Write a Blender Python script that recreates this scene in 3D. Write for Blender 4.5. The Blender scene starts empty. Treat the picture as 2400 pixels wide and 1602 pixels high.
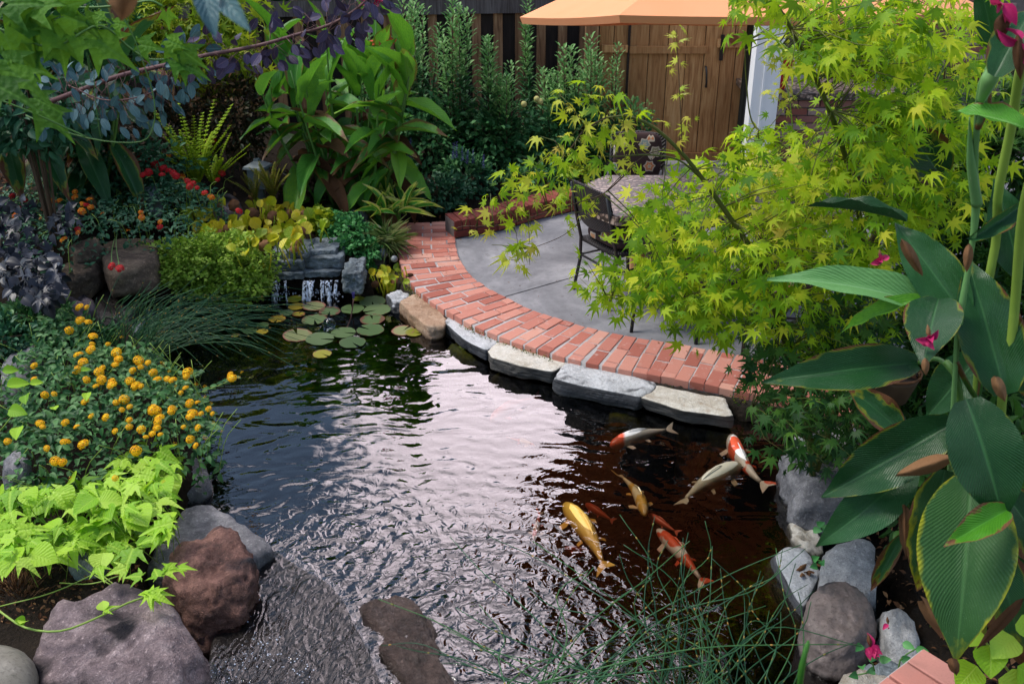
import bpy, bmesh, math, random
import numpy as np
from mathutils import Vector, Matrix, noise
R = math.radians
sc = bpy.context.scene
col = sc.collection

# ------------------------------------------------------------------ camera
CAM_H, PITCH, FPX = 3.0, R(26.3), 2333.0
cd = bpy.data.cameras.new('camera')
cam = bpy.data.objects.new('camera', cd)
col.objects.link(cam)
cam.location = (0, 0, CAM_H)
cam.rotation_euler = (R(90) - PITCH, 0, 0)
cd.sensor_width = 36
cd.lens = 36 * FPX / 2400
cd.clip_start = 0.05
cd.clip_end = 500
cd.dof.use_dof = True
cd.dof.focus_distance = 5.0
cd.dof.aperture_fstop = 7.1
sc.camera = cam

# ------------------------------------------------------------------ sky, sun, exposure
SUN_EL, SUN_AZ = 56, -84        # azimuth from +Y, clockwise positive
w = bpy.data.worlds.new('World')
sc.world = w
w.use_nodes = True
nt = w.node_tree
nt.nodes.clear()
N = nt.nodes.new
L = nt.links.new
out = N('ShaderNodeOutputWorld')
bg = N('ShaderNodeBackground')
bg.inputs['Strength'].default_value = 0.09
sky = N('ShaderNodeTexSky')
sky.sky_type = 'NISHITA'
sky.sun_disc = False
sky.sun_elevation = R(SUN_EL)
sky.sun_rotation = R(SUN_AZ)
sky.air_density = 1.2
sky.dust_density = 1.0
tc = N('ShaderNodeTexCoord')
mp = N('ShaderNodeMapping')
mp.inputs['Scale'].default_value = (1.0, 1.0, 1.7)
mp.inputs['Location'].default_value = (2.35, 0.35, 0.0)
nz = N('ShaderNodeTexNoise')
nz.inputs['Scale'].default_value = 2.6
nz.inputs['Detail'].default_value = 7
nz.inputs['Roughness'].default_value = 0.55
nz.inputs['Distortion'].default_value = 0.3
cr = N('ShaderNodeValToRGB')
cr.color_ramp.elements[0].position = 0.47
cr.color_ramp.elements[1].position = 0.62
mx = N('ShaderNodeMix')
mx.data_type = 'RGBA'
L(tc.outputs['Generated'], mp.inputs['Vector'])
L(mp.outputs['Vector'], nz.inputs['Vector'])
def lobe(a_, e_, r0, r1):                 # soft round patch of sky, 1 inside r0, 0 beyond r1
    nv = N('ShaderNodeVectorMath')
    nv.operation = 'DOT_PRODUCT'
    nv.inputs[1].default_value = (math.sin(R(a_)) * math.cos(R(e_)), math.cos(R(a_)) * math.cos(R(e_)), math.sin(R(e_)))
    L(tc.outputs['Generated'], nv.inputs[0])
    m_ = N('ShaderNodeMapRange')
    m_.interpolation_type = 'SMOOTHSTEP'
    m_.inputs['From Min'].default_value = math.cos(R(r1)); m_.inputs['From Max'].default_value = math.cos(R(r0))
    L(nv.outputs['Value'], m_.inputs['Value'])
    return m_.outputs['Result']
def addn(a_, b_, op='ADD', clamp=False):
    m_ = N('ShaderNodeMath'); m_.operation = op; m_.use_clamp = clamp
    for k_, v_ in enumerate((a_, b_)):
        if isinstance(v_, (int, float)): m_.inputs[k_].default_value = v_
        else: L(v_, m_.inputs[k_])
    return m_.outputs[0]
bank = addn(addn(lobe(2, 31, 5, 15), addn(lobe(4, 58, 10, 27), 0.5, 'MULTIPLY')), 1.0, 'MINIMUM')     # towering cloud over the house
bias = addn(addn(bank, 0.36, 'MULTIPLY'), -0.12)
ad = N('ShaderNodeMath'); ad.operation = 'ADD'
L(nz.outputs['Fac'], ad.inputs[0]); L(bias, ad.inputs[1])
L(ad.outputs[0], cr.inputs['Fac'])
L(cr.outputs['Color'], mx.inputs['Factor'])
L(sky.outputs['Color'], mx.inputs['A'])
mb = N('ShaderNodeMix')                 # thin grey cloud elsewhere, sunlit cloud in the bank
mb.data_type = 'RGBA'
L(bank, mb.inputs['Factor'])
mb.inputs['A'].default_value = (14.0, 13.2, 14.2, 1)
mb.inputs['B'].default_value = (33.0, 28.4, 31.0, 1)
L(mb.outputs['Result'], mx.inputs['B'])
L(mx.outputs['Result'], bg.inputs['Color'])
L(bg.outputs['Background'], out.inputs['Surface'])

sd = bpy.data.lights.new('sun', 'SUN')
sd.energy = 1.5
sd.angle = R(20)
sd.color = (1.0, 0.95, 0.87)
sun = bpy.data.objects.new('sun', sd)
col.objects.link(sun)
az, el = R(SUN_AZ), R(SUN_EL)
sdir = Vector((math.sin(az) * math.cos(el), math.cos(az) * math.cos(el), math.sin(el)))
sun.rotation_euler = sdir.to_track_quat('Z', 'Y').to_euler()
sun.location = (0, 0, 12)
sc.view_settings.view_transform = 'Standard'
sc.view_settings.look = 'None'
sc.view_settings.gamma = 1
sc.view_settings.exposure = 1.05
sc.view_settings.use_curve_mapping = False
sc.render.engine = 'CYCLES'
sc.cycles.use_denoising = True
sc.cycles.max_bounces = 8
sc.cycles.diffuse_bounces = 3
sc.cycles.glossy_bounces = 3
sc.cycles.transmission_bounces = 4
sc.cycles.transparent_max_bounces = 8
sc.cycles.caustics_reflective = False
sc.cycles.caustics_refractive = False
sc.cycles.sample_clamp_indirect = 4

# ------------------------------------------------------------------ helpers: placing
_c, _s = math.cos(PITCH), math.sin(PITCH)
def ray(x, y):
    u = (x - 1200) / FPX
    v = (801 - y) / FPX
    return Vector((u, _c + v * _s, -_s + v * _c))
def G(x, y, z=0.0):                      # the spot at height z seen at a photo pixel
    r = ray(x, y)
    return Vector((0, 0, CAM_H)) + r * ((z - CAM_H) / r.z)
def A(x, y, Y):                          # the spot at distance Y seen at a photo pixel
    r = ray(x, y)
    return Vector((0, 0, CAM_H)) + r * (Y / r.y)
def pxm(Y, z, n):                        # metres covered by n photo pixels there
    return n / FPX * (Y * _c + (CAM_H - z) * _s)

# ------------------------------------------------------------------ helpers: objects
def setp(o, label=None, cat=None, group=None, kind=None):
    if label: o['label'] = label
    if cat: o['category'] = cat
    if group: o['group'] = group
    if kind: o['kind'] = kind
    return o
def empty(name, loc, label=None, cat=None, group=None, kind=None, rz=0):
    o = bpy.data.objects.new(name, None)
    o.empty_display_size = 0.1
    o.location = loc
    o.rotation_euler = (0, 0, rz)
    col.objects.link(o)
    return setp(o, label, cat, group, kind)
class Acc:
    """collects vertices and faces of one mesh"""
    def __init__(s): s.V = []; s.F = []; s.U = []; s.n = 0
    def add(s, V, F, U=None):
        V = np.asarray(V, float).reshape(-1, 3)
        Fs = F if isinstance(F, list) and len(F) and isinstance(F[0], np.ndarray) else [np.asarray(F, int)]
        for f in Fs:
            if len(f): s.F.append(f + s.n)
        s.V.append(V)
        s.U.append(np.zeros((len(V), 2)) if U is None else np.asarray(U, float))
        s.n += len(V)
        return s
    def mesh(s, name, mat, smooth=True, off=None):
        V = np.concatenate(s.V)
        if off is not None: V = V - np.array(off)[None, :]
        U = np.concatenate(s.U)
        lv = np.concatenate([f.ravel() for f in s.F])
        tot = np.concatenate([np.full(len(f), f.shape[1]) for f in s.F])
        st = np.concatenate([[0], np.cumsum(tot)[:-1]])
        me = bpy.data.meshes.new(name)
        me.vertices.add(len(V)); me.vertices.foreach_set('co', V.ravel())
        me.loops.add(len(lv)); me.loops.foreach_set('vertex_index', lv.astype(np.int32))
        me.polygons.add(len(tot)); me.polygons.foreach_set('loop_start', st.astype(np.int32))
        me.polygons.foreach_set('use_smooth', np.full(len(tot), smooth))
        uv = me.uv_layers.new(name='UVMap')
        uv.data.foreach_set('uv', U[lv].ravel())
        me.update(calc_edges=True)
        me.validate()
        if mat: me.materials.append(mat)
        return me
def link(name, me, parent=None, M=None, kind=None, label=None):
    o = bpy.data.objects.new(name, me)
    col.objects.link(o)
    if parent: o.parent = parent
    if M is not None: o.matrix_basis = M
    return setp(o, label, None, None, kind)
def wpart(name, acc, mat, root, smooth=True, kind=None, label=None):
    """world-space geometry as a part of root (root unrotated)"""
    off = root_off(root)
    return link(name, acc.mesh(name, mat, smooth, off), root, None, kind, label)
def root_off(root):
    v = Vector((0, 0, 0))
    o = root
    while o is not None:
        v = v + o.location; o = o.parent
    return v
def place(name, me, root, M, label=None):
    return link(name, me, root, Matrix.Translation(-root_off(root)) @ M, None, label)
def frame(pos, d, up, sx=1, sy=None, sz=None):
    y = Vector(d).normalized()
    x = y.cross(Vector(up))
    if x.length < 1e-4: x = y.cross(Vector((1, 0.3, 0.2)))
    x.normalize()
    z = x.cross(y)
    sy = sx if sy is None else sy
    sz = sy if sz is None else sz
    M = Matrix.Identity(4)
    for i in range(3):
        M[i][0] = x[i] * sx; M[i][1] = y[i] * sy; M[i][2] = z[i] * sz; M[i][3] = pos[i]
    return M
def scatter(acc, tmpl, Ms):
    V, F, U = tmpl
    if not len(Ms): return acc
    M = np.array([[list(r) for r in m] for m in Ms])
    P = np.einsum('kij,nj->kni', M[:, :3, :3], V) + M[:, None, :3, 3]
    k, n = P.shape[:2]
    Fs = [(f[None] + (np.arange(k) * n)[:, None, None]).reshape(-1, f.shape[1]) for f in F]
    return acc.add(P.reshape(-1, 3), Fs, np.tile(U, (k, 1)))
def tmesh(name, tmpl, mat):
    return Acc().add(tmpl[0], tmpl[1], tmpl[2]).mesh(name, mat)
def box(acc, c, s, R3=None, jit=0, bev=0.0):
    """box, optionally with chamfered top edges"""
    hx, hy, hz = s[0] / 2, s[1] / 2, s[2] / 2
    if bev:
        V = np.array([(-hx, -hy, -hz), (hx, -hy, -hz), (hx, hy, -hz), (-hx, hy, -hz),
                      (-hx, -hy, hz - bev), (hx, -hy, hz - bev), (hx, hy, hz - bev), (-hx, hy, hz - bev),
                      (-hx + bev, -hy + bev, hz), (hx - bev, -hy + bev, hz), (hx - bev, hy - bev, hz), (-hx + bev, hy - bev, hz)])
        F = [(3, 2, 1, 0), (8, 9, 10, 11)]
        for a in range(4):
            b = (a + 1) % 4
            F += [(a, b, b + 4, a + 4), (a + 4, b + 4, b + 8, a + 8)]
    else:
        V = np.array([(-hx, -hy, -hz), (hx, -hy, -hz), (hx, hy, -hz), (-hx, hy, -hz),
                      (-hx, -hy, hz), (hx, -hy, hz), (hx, hy, hz), (-hx, hy, hz)])
        F = [(3, 2, 1, 0), (4, 5, 6, 7), (0, 1, 5, 4), (1, 2, 6, 5), (2, 3, 7, 6), (3, 0, 4, 7)]
    if jit: V = V + np.random.uniform(-jit, jit, V.shape)
    if R3 is not None: V = V @ np.array(R3).T
    return acc.add(V + np.array(c), np.array(F))
def rotz(a):
    return np.array([[math.cos(a), -math.sin(a), 0], [math.sin(a), math.cos(a), 0], [0, 0, 1]])
def tube(acc, pts, rad, n=6):
    pts = [Vector(p) for p in pts]
    m = len(pts)
    rads = [rad] * m if not hasattr(rad, '__len__') else rad
    V = []; U = []
    t0 = (pts[1] - pts[0]).normalized()
    nrm = t0.cross(Vector((0.31, 0.17, 0.93)))
    if nrm.length < 1e-3: nrm = t0.cross(Vector((1, 0, 0)))
    nrm.normalize()
    for i in range(m):
        t = (pts[min(i + 1, m - 1)] - pts[max(i - 1, 0)]).normalized()
        nrm = (nrm - t * nrm.dot(t))
        if nrm.length < 1e-6: nrm = t.orthogonal()
        nrm.normalize()
        b = t.cross(nrm)
        for k in range(n):
            a = 2 * math.pi * k / n
            V.append(tuple(pts[i] + (nrm * math.cos(a) + b * math.sin(a)) * rads[i]))
            U.append((k / n, i / (m - 1)))
    F = [(i * n + k, i * n + (k + 1) % n, (i + 1) * n + (k + 1) % n, (i + 1) * n + k) for i in range(m - 1) for k in range(n)]
    acc.add(V, [np.array(F), np.array([tuple(range(n - 1, -1, -1)), tuple((m - 1) * n + k for k in range(n))])], U)
    return acc
def curve(pts, n=16):
    """Catmull-Rom through points"""
    P = [Vector(p) for p in pts]
    P = [P[0] * 2 - P[1]] + P + [P[-1] * 2 - P[-2]]
    o = []
    seg = len(P) - 3
    for i in range(n + 1):
        t = i / n * seg
        k = min(int(t), seg - 1)
        f = t - k
        a, b, c, d = P[k:k + 4]
        o.append(0.5 * ((2 * b) + (c - a) * f + (2 * a - 5 * b + 4 * c - d) * f * f + (3 * b - a - 3 * c + d) * f ** 3))
    return o
def inpoly(x, y, poly):
    c = False
    j = len(poly) - 1
    for i in range(len(poly)):
        xi, yi = poly[i][0], poly[i][1]; xj, yj = poly[j][0], poly[j][1]
        if (yi > y) != (yj > y) and x < (xj - xi) * (y - yi) / (yj - yi) + xi: c = not c
        j = i
    return c
def sample(poly, rnd, n):
    xs = [p[0] for p in poly]; ys = [p[1] for p in poly]
    o = []
    while len(o) < n:
        x = rnd.uniform(min(xs), max(xs)); y = rnd.uniform(min(ys), max(ys))
        if inpoly(x, y, poly): o.append((x, y))
    return o
def rv(rnd, s=1.0):
    return Vector((rnd.uniform(-s, s), rnd.uniform(-s, s), rnd.uniform(-s, s)))

# ------------------------------------------------------------------ materials
MATS = {}
def newmat(name):
    m = bpy.data.materials.new(name)
    m.use_nodes = True
    t = m.node_tree
    t.nodes.clear()
    return m, t, t.nodes.new, t.links.new
def col4(c): return (c[0], c[1], c[2], 1)
def ramp(t, stops, fac):
    r = t.nodes.new('ShaderNodeValToRGB')
    e = r.color_ramp.elements
    e[0].position, e[0].color = stops[0][0], col4(stops[0][1])
    e[1].position, e[1].color = stops[-1][0], col4(stops[-1][1])
    for p, c in stops[1:-1]:
        x = e.new(p); x.color = col4(c)
    t.links.new(fac, r.inputs['Fac'])
    return r.outputs['Color']
def math_(t, op, a, b=None, clamp=False):
    n = t.nodes.new('ShaderNodeMath')
    n.operation = op
    n.use_clamp = clamp
    for i, v in enumerate((a, b)):
        if v is None: continue
        if isinstance(v, (int, float)): n.inputs[i].default_value = v
        else: t.links.new(v, n.inputs[i])
    return n.outputs[0]
def mixc(t, f, a, b, mode='MIX'):
    n = t.nodes.new('ShaderNodeMix')
    n.data_type = 'RGBA'
    n.blend_type = mode
    for k, v in (('Factor', f), ('A', a), ('B', b)):
        if isinstance(v, (int, float)): n.inputs[k].default_value = v
        elif isinstance(v, (tuple, list)): n.inputs[k].default_value = col4(v)
        else: t.links.new(v, n.inputs[k])
    return n.outputs['Result']
def noisef(t, scale, detail=4, rough=0.55, vec=None, dist=0.0):
    n = t.nodes.new('ShaderNodeTexNoise')
    n.inputs['Scale'].default_value = scale
    n.inputs['Detail'].default_value = detail
    n.inputs['Roughness'].default_value = rough
    n.inputs['Distortion'].default_value = dist
    if vec is not None: t.links.new(vec, n.inputs['Vector'])
    return n.outputs['Fac']
def objvec(t):
    return t.nodes.new('ShaderNodeTexCoord').outputs['Object']
def worldvec(t):
    return t.nodes.new('ShaderNodeNewGeometry').outputs['Position']
def objrand(t):
    return t.nodes.new('ShaderNodeObjectInfo').outputs['Random']
def principled(t, base, rough=0.6, spec=0.4, normal=None, coat=0, metal=0):
    p = t.nodes.new('ShaderNodeBsdfPrincipled')
    for k, v in (('Base Color', base), ('Roughness', rough)):
        if isinstance(v, tuple): p.inputs[k].default_value = col4(v)
        elif isinstance(v, (int, float)): p.inputs[k].default_value = v
        else: t.links.new(v, p.inputs[k])
    p.inputs['Specular IOR Level'].default_value = spec
    p.inputs['Coat Weight'].default_value = coat
    p.inputs['Coat Roughness'].default_value = 0.12
    p.inputs['Metallic'].default_value = metal
    if normal is not None: t.links.new(normal, p.inputs['Normal'])
    return p.outputs[0]
def bump(t, h, strength=0.5, dist=0.01):
    b = t.nodes.new('ShaderNodeBump')
    b.inputs['Strength'].default_value = strength
    b.inputs['Distance'].default_value = dist
    t.links.new(h, b.inputs['Height'])
    return b.outputs[0]
def finish(m, t, sh):
    o = t.nodes.new('ShaderNodeOutputMaterial')
    t.links.new(sh, o.inputs['Surface'])
    return m
def leafmat(name, cols, rough=0.5, trans=0.3, spec=0.3, veins=None, edge=None, spots=None, tcol=None, island=True):
    """leaf: colour by leaf, mottled; veins=(count, colour); edge=(colour, width)"""
    m, t, N, L = newmat(name)
    g = N('ShaderNodeNewGeometry')
    r = math_(t, 'FRACT', math_(t, 'ADD', g.outputs['Random Per Island'] if island else 0.0, math_(t, 'MULTIPLY', objrand(t), 3.7)))
    n = noisef(t, 25, 3, vec=objvec(t))
    f = math_(t, 'ADD', r, math_(t, 'MULTIPLY', math_(t, 'SUBTRACT', n, 0.5), 0.5), True)
    k = len(cols)
    c = ramp(t, [(i / (k - 1), cc) for i, cc in enumerate(cols)], f)
    nrm = None
    if veins or edge:
        uv = N('ShaderNodeTexCoord').outputs['UV']
        sp = N('ShaderNodeSeparateXYZ')
        L(uv, sp.inputs[0])
        a = math_(t, 'ABSOLUTE', math_(t, 'SUBTRACT', math_(t, 'MULTIPLY', sp.outputs[0], 2), 1))
        y = sp.outputs[1]
    if veins:
        cnt, vc = veins
        ph = math_(t, 'SUBTRACT', math_(t, 'MULTIPLY', y, cnt), math_(t, 'MULTIPLY', math_(t, 'POWER', a, 0.75), cnt * 0.32))
        wv = math_(t, 'SINE', math_(t, 'MULTIPLY', ph, 6.2832))
        rib = math_(t, 'MULTIPLY', math_(t, 'SUBTRACT', 0.07, a), 16, True)
        sv = math_(t, 'MULTIPLY', math_(t, 'ADD', math_(t, 'MULTIPLY', wv, 0.5), 0.5), math_(t, 'MULTIPLY', noisef(t, 5, 3, 0.5, objvec(t)), 0.3))
        c = mixc(t, math_(t, 'MAXIMUM', math_(t, 'MULTIPLY', rib, 0.8), sv), c, vc)
        nrm = bump(t, math_(t, 'ADD', math_(t, 'SUBTRACT', math_(t, 'MULTIPLY', wv, 0.6), math_(t, 'MULTIPLY', rib, 3)), math_(t, 'MULTIPLY', noisef(t, 9, 3, 0.5, objvec(t)), 4)), 0.3, 0.004)
    if edge:
        ec, ew, bc = edge
        e = math_(t, 'ADD', math_(t, 'MAXIMUM', a, math_(t, 'ADD', math_(t, 'MULTIPLY', y, 1.35), -0.36)), math_(t, 'MULTIPLY', math_(t, 'SUBTRACT', noisef(t, 7, 4, vec=objvec(t)), 0.5), 0.55))
        e = math_(t, 'ADD', e, math_(t, 'MULTIPLY', math_(t, 'SUBTRACT', objrand(t), 0.5), 0.22))
        mk = math_(t, 'MULTIPLY', math_(t, 'SUBTRACT', math_(t, 'ADD', noisef(t, 2.2, 2, 0.5, objvec(t)), math_(t, 'MULTIPLY', math_(t, 'SUBTRACT', objrand(t), 0.5), 0.35)), 0.5), 1.1 if ew < 0.2 else 0.25)
        e = math_(t, 'ADD', e, mk)
        c = mixc(t, math_(t, 'MULTIPLY', math_(t, 'SUBTRACT', e, 1 - ew), 5, True), c, ec)
        c = mixc(t, math_(t, 'MULTIPLY', math_(t, 'SUBTRACT', e, 1 - ew * 0.32), 14, True), c, bc)
    if spots:
        s = noisef(t, 160, 1, vec=objvec(t))
        c = mixc(t, math_(t, 'MULTIPLY', math_(t, 'SUBTRACT', s, 0.70), 14, True), c, spots)
    p = principled(t, c, rough, spec * 0.75, nrm)
    if trans:
        tr = N('ShaderNodeBsdfTranslucent')
        cc = mixc(t, 0.55, c, tcol) if tcol else c
        L(cc, tr.inputs['Color'])
        ms = N('ShaderNodeMixShader')
        ms.inputs[0].default_value = trans
        L(p, ms.inputs[1]); L(tr.outputs[0], ms.inputs[2])
        p = ms.outputs[0]
    return finish(m, t, p)
def rockmat(name, c1, c2, c3, scale=6, bumps=0.6, rough=0.85, streak=None, wet=None, spec=0.3, dark=None, side=None):
    m, t, N, L = newmat(name)
    v = worldvec(t)
    a = noisef(t, scale, 6, 0.62, v, 0.4)
    b = noisef(t, scale * 4.5, 5, 0.7, v)
    f = noisef(t, scale * 22, 3, 0.7, v)
    c = ramp(t, [(0.33, c1), (0.5, c2), (0.66, c3)], math_(t, 'ADD', math_(t, 'MULTIPLY', a, 0.7), math_(t, 'MULTIPLY', b, 0.3)))
    c = mixc(t, math_(t, 'MULTIPLY', math_(t, 'SUBTRACT', f, 0.5), 2.6, True), c, (c1[0] * 0.35, c1[1] * 0.35, c1[2] * 0.35))
    lc = noisef(t, scale * 9, 5, 0.75, v, 0.3)
    c = mixc(t, math_(t, 'MULTIPLY', math_(t, 'SUBTRACT', lc, 0.57), 5, True), c, tuple(min(0.85, x * 1.5) for x in c3))
    if streak:
        mpn = N('ShaderNodeMapping')
        mpn.inputs['Scale'].default_value = (0.6, 0.6, 7)
        L(v, mpn.inputs[0])
        s = noisef(t, scale * 1.5, 4, 0.6, mpn.outputs[0], 0.8)
        c = mixc(t, math_(t, 'MULTIPLY', math_(t, 'SUBTRACT', s, 0.5), 5, True), c, streak)
    if dark:
        d = noisef(t, dark[1], 4, 0.5, v, 0.5)
        c = mixc(t, math_(t, 'MULTIPLY', math_(t, 'SUBTRACT', d, dark[2]), 9, True), c, dark[0])
    if side:                                  # steep and downward faces get a darker colour in thin layered streaks
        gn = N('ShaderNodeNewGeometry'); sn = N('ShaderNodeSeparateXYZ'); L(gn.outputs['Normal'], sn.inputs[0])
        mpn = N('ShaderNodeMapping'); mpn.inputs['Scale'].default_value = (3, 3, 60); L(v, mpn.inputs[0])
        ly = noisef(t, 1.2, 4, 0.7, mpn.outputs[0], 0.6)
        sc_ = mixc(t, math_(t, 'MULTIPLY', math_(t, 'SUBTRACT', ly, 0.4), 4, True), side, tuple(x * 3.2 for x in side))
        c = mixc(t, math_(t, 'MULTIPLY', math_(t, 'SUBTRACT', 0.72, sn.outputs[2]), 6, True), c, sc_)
    rg = rough
    if wet is not None:                       # wet rim just above the water line
        sp = N('ShaderNodeSeparateXYZ')
        L(v, sp.inputs[0])
        wf = math_(t, 'MULTIPLY', math_(t, 'SUBTRACT', math_(t, 'ADD', wet, math_(t, 'MULTIPLY', math_(t, 'SUBTRACT', b, 0.5), 0.06)), sp.outputs[2]), 40, True)
        c = mixc(t, wf, c, (c1[0] * 0.22, c1[1] * 0.22, c1[2] * 0.2))
        rg = math_(t, 'SUBTRACT', rough, math_(t, 'MULTIPLY', wf, rough - 0.2))
    vo = t.nodes.new('ShaderNodeTexVoronoi'); vo.feature = 'DISTANCE_TO_EDGE'; vo.inputs['Scale'].default_value = scale * 2.2; t.links.new(v, vo.inputs['Vector'])
    h = math_(t, 'ADD', math_(t, 'MULTIPLY', b, 0.8), math_(t, 'MULTIPLY', f, 0.45))
    h = math_(t, 'ADD', h, math_(t, 'MULTIPLY', math_(t, 'MULTIPLY', vo.outputs['Distance'], 2.5, True), 0.3))
    return finish(m, t, principled(t, c, rg, spec, bump(t, h, bumps, 0.012)))
def flat(name, c, rough=0.6, spec=0.4, c2=None, scale=20, bumps=0, metal=0, coat=0):
    m, t, N, L = newmat(name)
    v = objvec(t)
    n = noisef(t, scale, 5, 0.6, v)
    cc = mixc(t, math_(t, 'MULTIPLY', math_(t, 'SUBTRACT', n, 0.3), 2.2, True), c, c2 or tuple(x * 0.7 for x in c))
    nb = bump(t, n, bumps, 0.005) if bumps else None
    return finish(m, t, principled(t, cc, rough, spec, nb, coat, metal))
def brickmat(name, cols, dirt=(0.42, 0.36, 0.33), ds=0.62, rough=0.85):
    m, t, N, L = newmat(name)
    v = worldvec(t)
    c = ramp(t, [(i / (len(cols) - 1), x) for i, x in enumerate(cols)], objrand(t))
    a = noisef(t, 14, 5, 0.65, v)
    f = noisef(t, 160, 3, 0.6, v)
    c = mixc(t, math_(t, 'MULTIPLY', math_(t, 'SUBTRACT', a, ds), 5, True), c, dirt)
    c = mixc(t, math_(t, 'MULTIPLY', math_(t, 'SUBTRACT', f, 0.5), 0.9, True), c, tuple(x * 0.55 for x in cols[0]))
    c = mixc(t, math_(t, 'MULTIPLY', math_(t, 'SUBTRACT', noisef(t, 5, 3, 0.5, v), 0.66), 8, True), c, tuple(x * 0.8 for x in cols[-1]))
    return finish(m, t, principled(t, c, rough, 0.3, bump(t, math_(t, 'ADD', f, a), 0.35, 0.004)))
def woodmat(name, c1, c2, c3, seed=0):
    m, t, N, L = newmat(name)
    mpn = N('ShaderNodeMapping')
    mpn.inputs['Scale'].default_value = (14, 14, 1.1)
    rr = objrand(t)
    cmb = N('ShaderNodeCombineXYZ')
    L(math_(t, 'MULTIPLY', rr, 37), cmb.inputs[2]); L(math_(t, 'MULTIPLY', rr, 11), cmb.inputs[0])
    va = N('ShaderNodeVectorMath')
    L(worldvec(t), va.inputs[0]); L(cmb.outputs[0], va.inputs[1])
    L(va.outputs[0], mpn.inputs[0])
    n = noisef(t, 3.0, 6, 0.6, mpn.outputs[0], 0.6)
    n2 = noisef(t, 1.3, 3, 0.5, worldvec(t))
    c = ramp(t, [(0.3, c1), (0.5, c2), (0.7, c3)], n)
    c = mixc(t, math_(t, 'MULTIPLY', math_(t, 'SUBTRACT', n2, 0.5), 1.6, True), c, c1)
    c = mixc(t, math_(t, 'MULTIPLY', rr, 0.55), c, c1)
    return finish(m, t, principled(t, c, 0.75, 0.25, bump(t, n, 0.3, 0.003)))

# foliage
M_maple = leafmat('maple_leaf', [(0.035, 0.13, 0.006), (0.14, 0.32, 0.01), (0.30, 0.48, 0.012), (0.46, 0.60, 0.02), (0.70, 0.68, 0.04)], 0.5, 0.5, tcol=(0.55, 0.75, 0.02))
M_mapleY = leafmat('maple_leaf_sunny', [(0.28, 0.42, 0.03), (0.50, 0.55, 0.05), (0.60, 0.58, 0.08), (0.55, 0.40, 0.06)], 0.5, 0.45, tcol=(0.65, 0.7, 0.04))  # yellowish maple leaves, with sunlight also put into the brighter colour
M_mapleD = leafmat('maple_leaf_shaded', [(0.015, 0.055, 0.012), (0.03, 0.10, 0.015), (0.07, 0.17, 0.02)], 0.5, 0.3)  # dark copy of the maple leaf, shade put into its colour
M_canna = leafmat('canna_leaf', [(0.010, 0.050, 0.014), (0.016, 0.075, 0.02), (0.028, 0.11, 0.03)], 0.33, 0.18, 0.45, (38, (0.045, 0.15, 0.045)), ((0.33, 0.34, 0.01), 0.13, (0.13, 0.05, 0.02)), (0.16, 0.28, 0.16))
M_cannaE = leafmat('canna_leaf_aging', [(0.014, 0.060, 0.016), (0.03, 0.10, 0.022)], 0.5, 0.2, 0.4, (38, (0.06, 0.17, 0.045)), ((0.40, 0.40, 0.01), 0.24, (0.15, 0.06, 0.025)), (0.16, 0.28, 0.16))
M_cannaL = leafmat('canna_leaf_pale', [(0.12, 0.30, 0.09), (0.16, 0.36, 0.12)], 0.45, 0.2, 0.4, (22, (0.25, 0.48, 0.2)), ((0.25, 0.4, 0.05), 0.05, (0.2, 0.09, 0.04)), (0.3, 0.45, 0.25))
M_cannaB = leafmat('canna_leaf_fresh', [(0.06, 0.24, 0.012), (0.09, 0.32, 0.02)], 0.4, 0.3, 0.4, (20, (0.12, 0.42, 0.04)), ((0.2, 0.4, 0.02), 0.07, (0.2, 0.09, 0.04)))
M_cannaG = leafmat('canna_leaf_midgreen', [(0.025, 0.11, 0.018), (0.06, 0.22, 0.025), (0.16, 0.40, 0.03), (0.08, 0.25, 0.06), (0.24, 0.48, 0.04)], 0.38, 0.3, 0.4, (18, (0.14, 0.36, 0.06)), ((0.34, 0.42, 0.03), 0.06, (0.16, 0.07, 0.03)), tcol=(0.2, 0.5, 0.02))
M_dry = leafmat('withered_leaf', [(0.06, 0.025, 0.012), (0.16, 0.075, 0.035), (0.28, 0.15, 0.07)], 0.8, 0.15, 0.2)
M_teal = leafmat('smoke_leaf_teal', [(0.03, 0.085, 0.10), (0.05, 0.12, 0.14), (0.09, 0.18, 0.19)], 0.5, 0.12, 0.5, (9, (0.16, 0.3, 0.3)))
M_purp = leafmat('smoke_leaf_purple', [(0.025, 0.018, 0.04), (0.045, 0.035, 0.08), (0.06, 0.05, 0.12)], 0.45, 0.1, 0.5, (9, (0.2, 0.12, 0.18)))
M_vine = leafmat('potato_vine_leaf', [(0.15, 0.36, 0.01), (0.28, 0.54, 0.015), (0.38, 0.64, 0.03), (0.46, 0.68, 0.08)], 0.45, 0.35, 0.4, (9, (0.46, 0.70, 0.08)), tcol=(0.5, 0.8, 0.02))
M_vineD = leafmat('potato_vine_under', [(0.10, 0.24, 0.01), (0.22, 0.42, 0.015)], 0.5, 0.3, 0.3)
M_lant = leafmat('lantana_leaf', [(0.018, 0.075, 0.02), (0.03, 0.12, 0.03), (0.07, 0.2, 0.05), (0.14, 0.28, 0.1)], 0.5, 0.2, 0.4)
M_lantB = leafmat('lantana_leaf_bluish', [(0.015, 0.07, 0.03), (0.03, 0.12, 0.055), (0.06, 0.18, 0.08)], 0.5, 0.15, 0.4)
M_dark = leafmat('dark_purple_leaf', [(0.008, 0.009, 0.015), (0.018, 0.02, 0.03), (0.04, 0.045, 0.065)], 0.4, 0.05, 0.5)
M_shrub = leafmat('shrub_leaf', [(0.02, 0.085, 0.028), (0.035, 0.14, 0.045), (0.07, 0.22, 0.07), (0.16, 0.34, 0.13)], 0.55, 0.2, 0.35)
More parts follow.
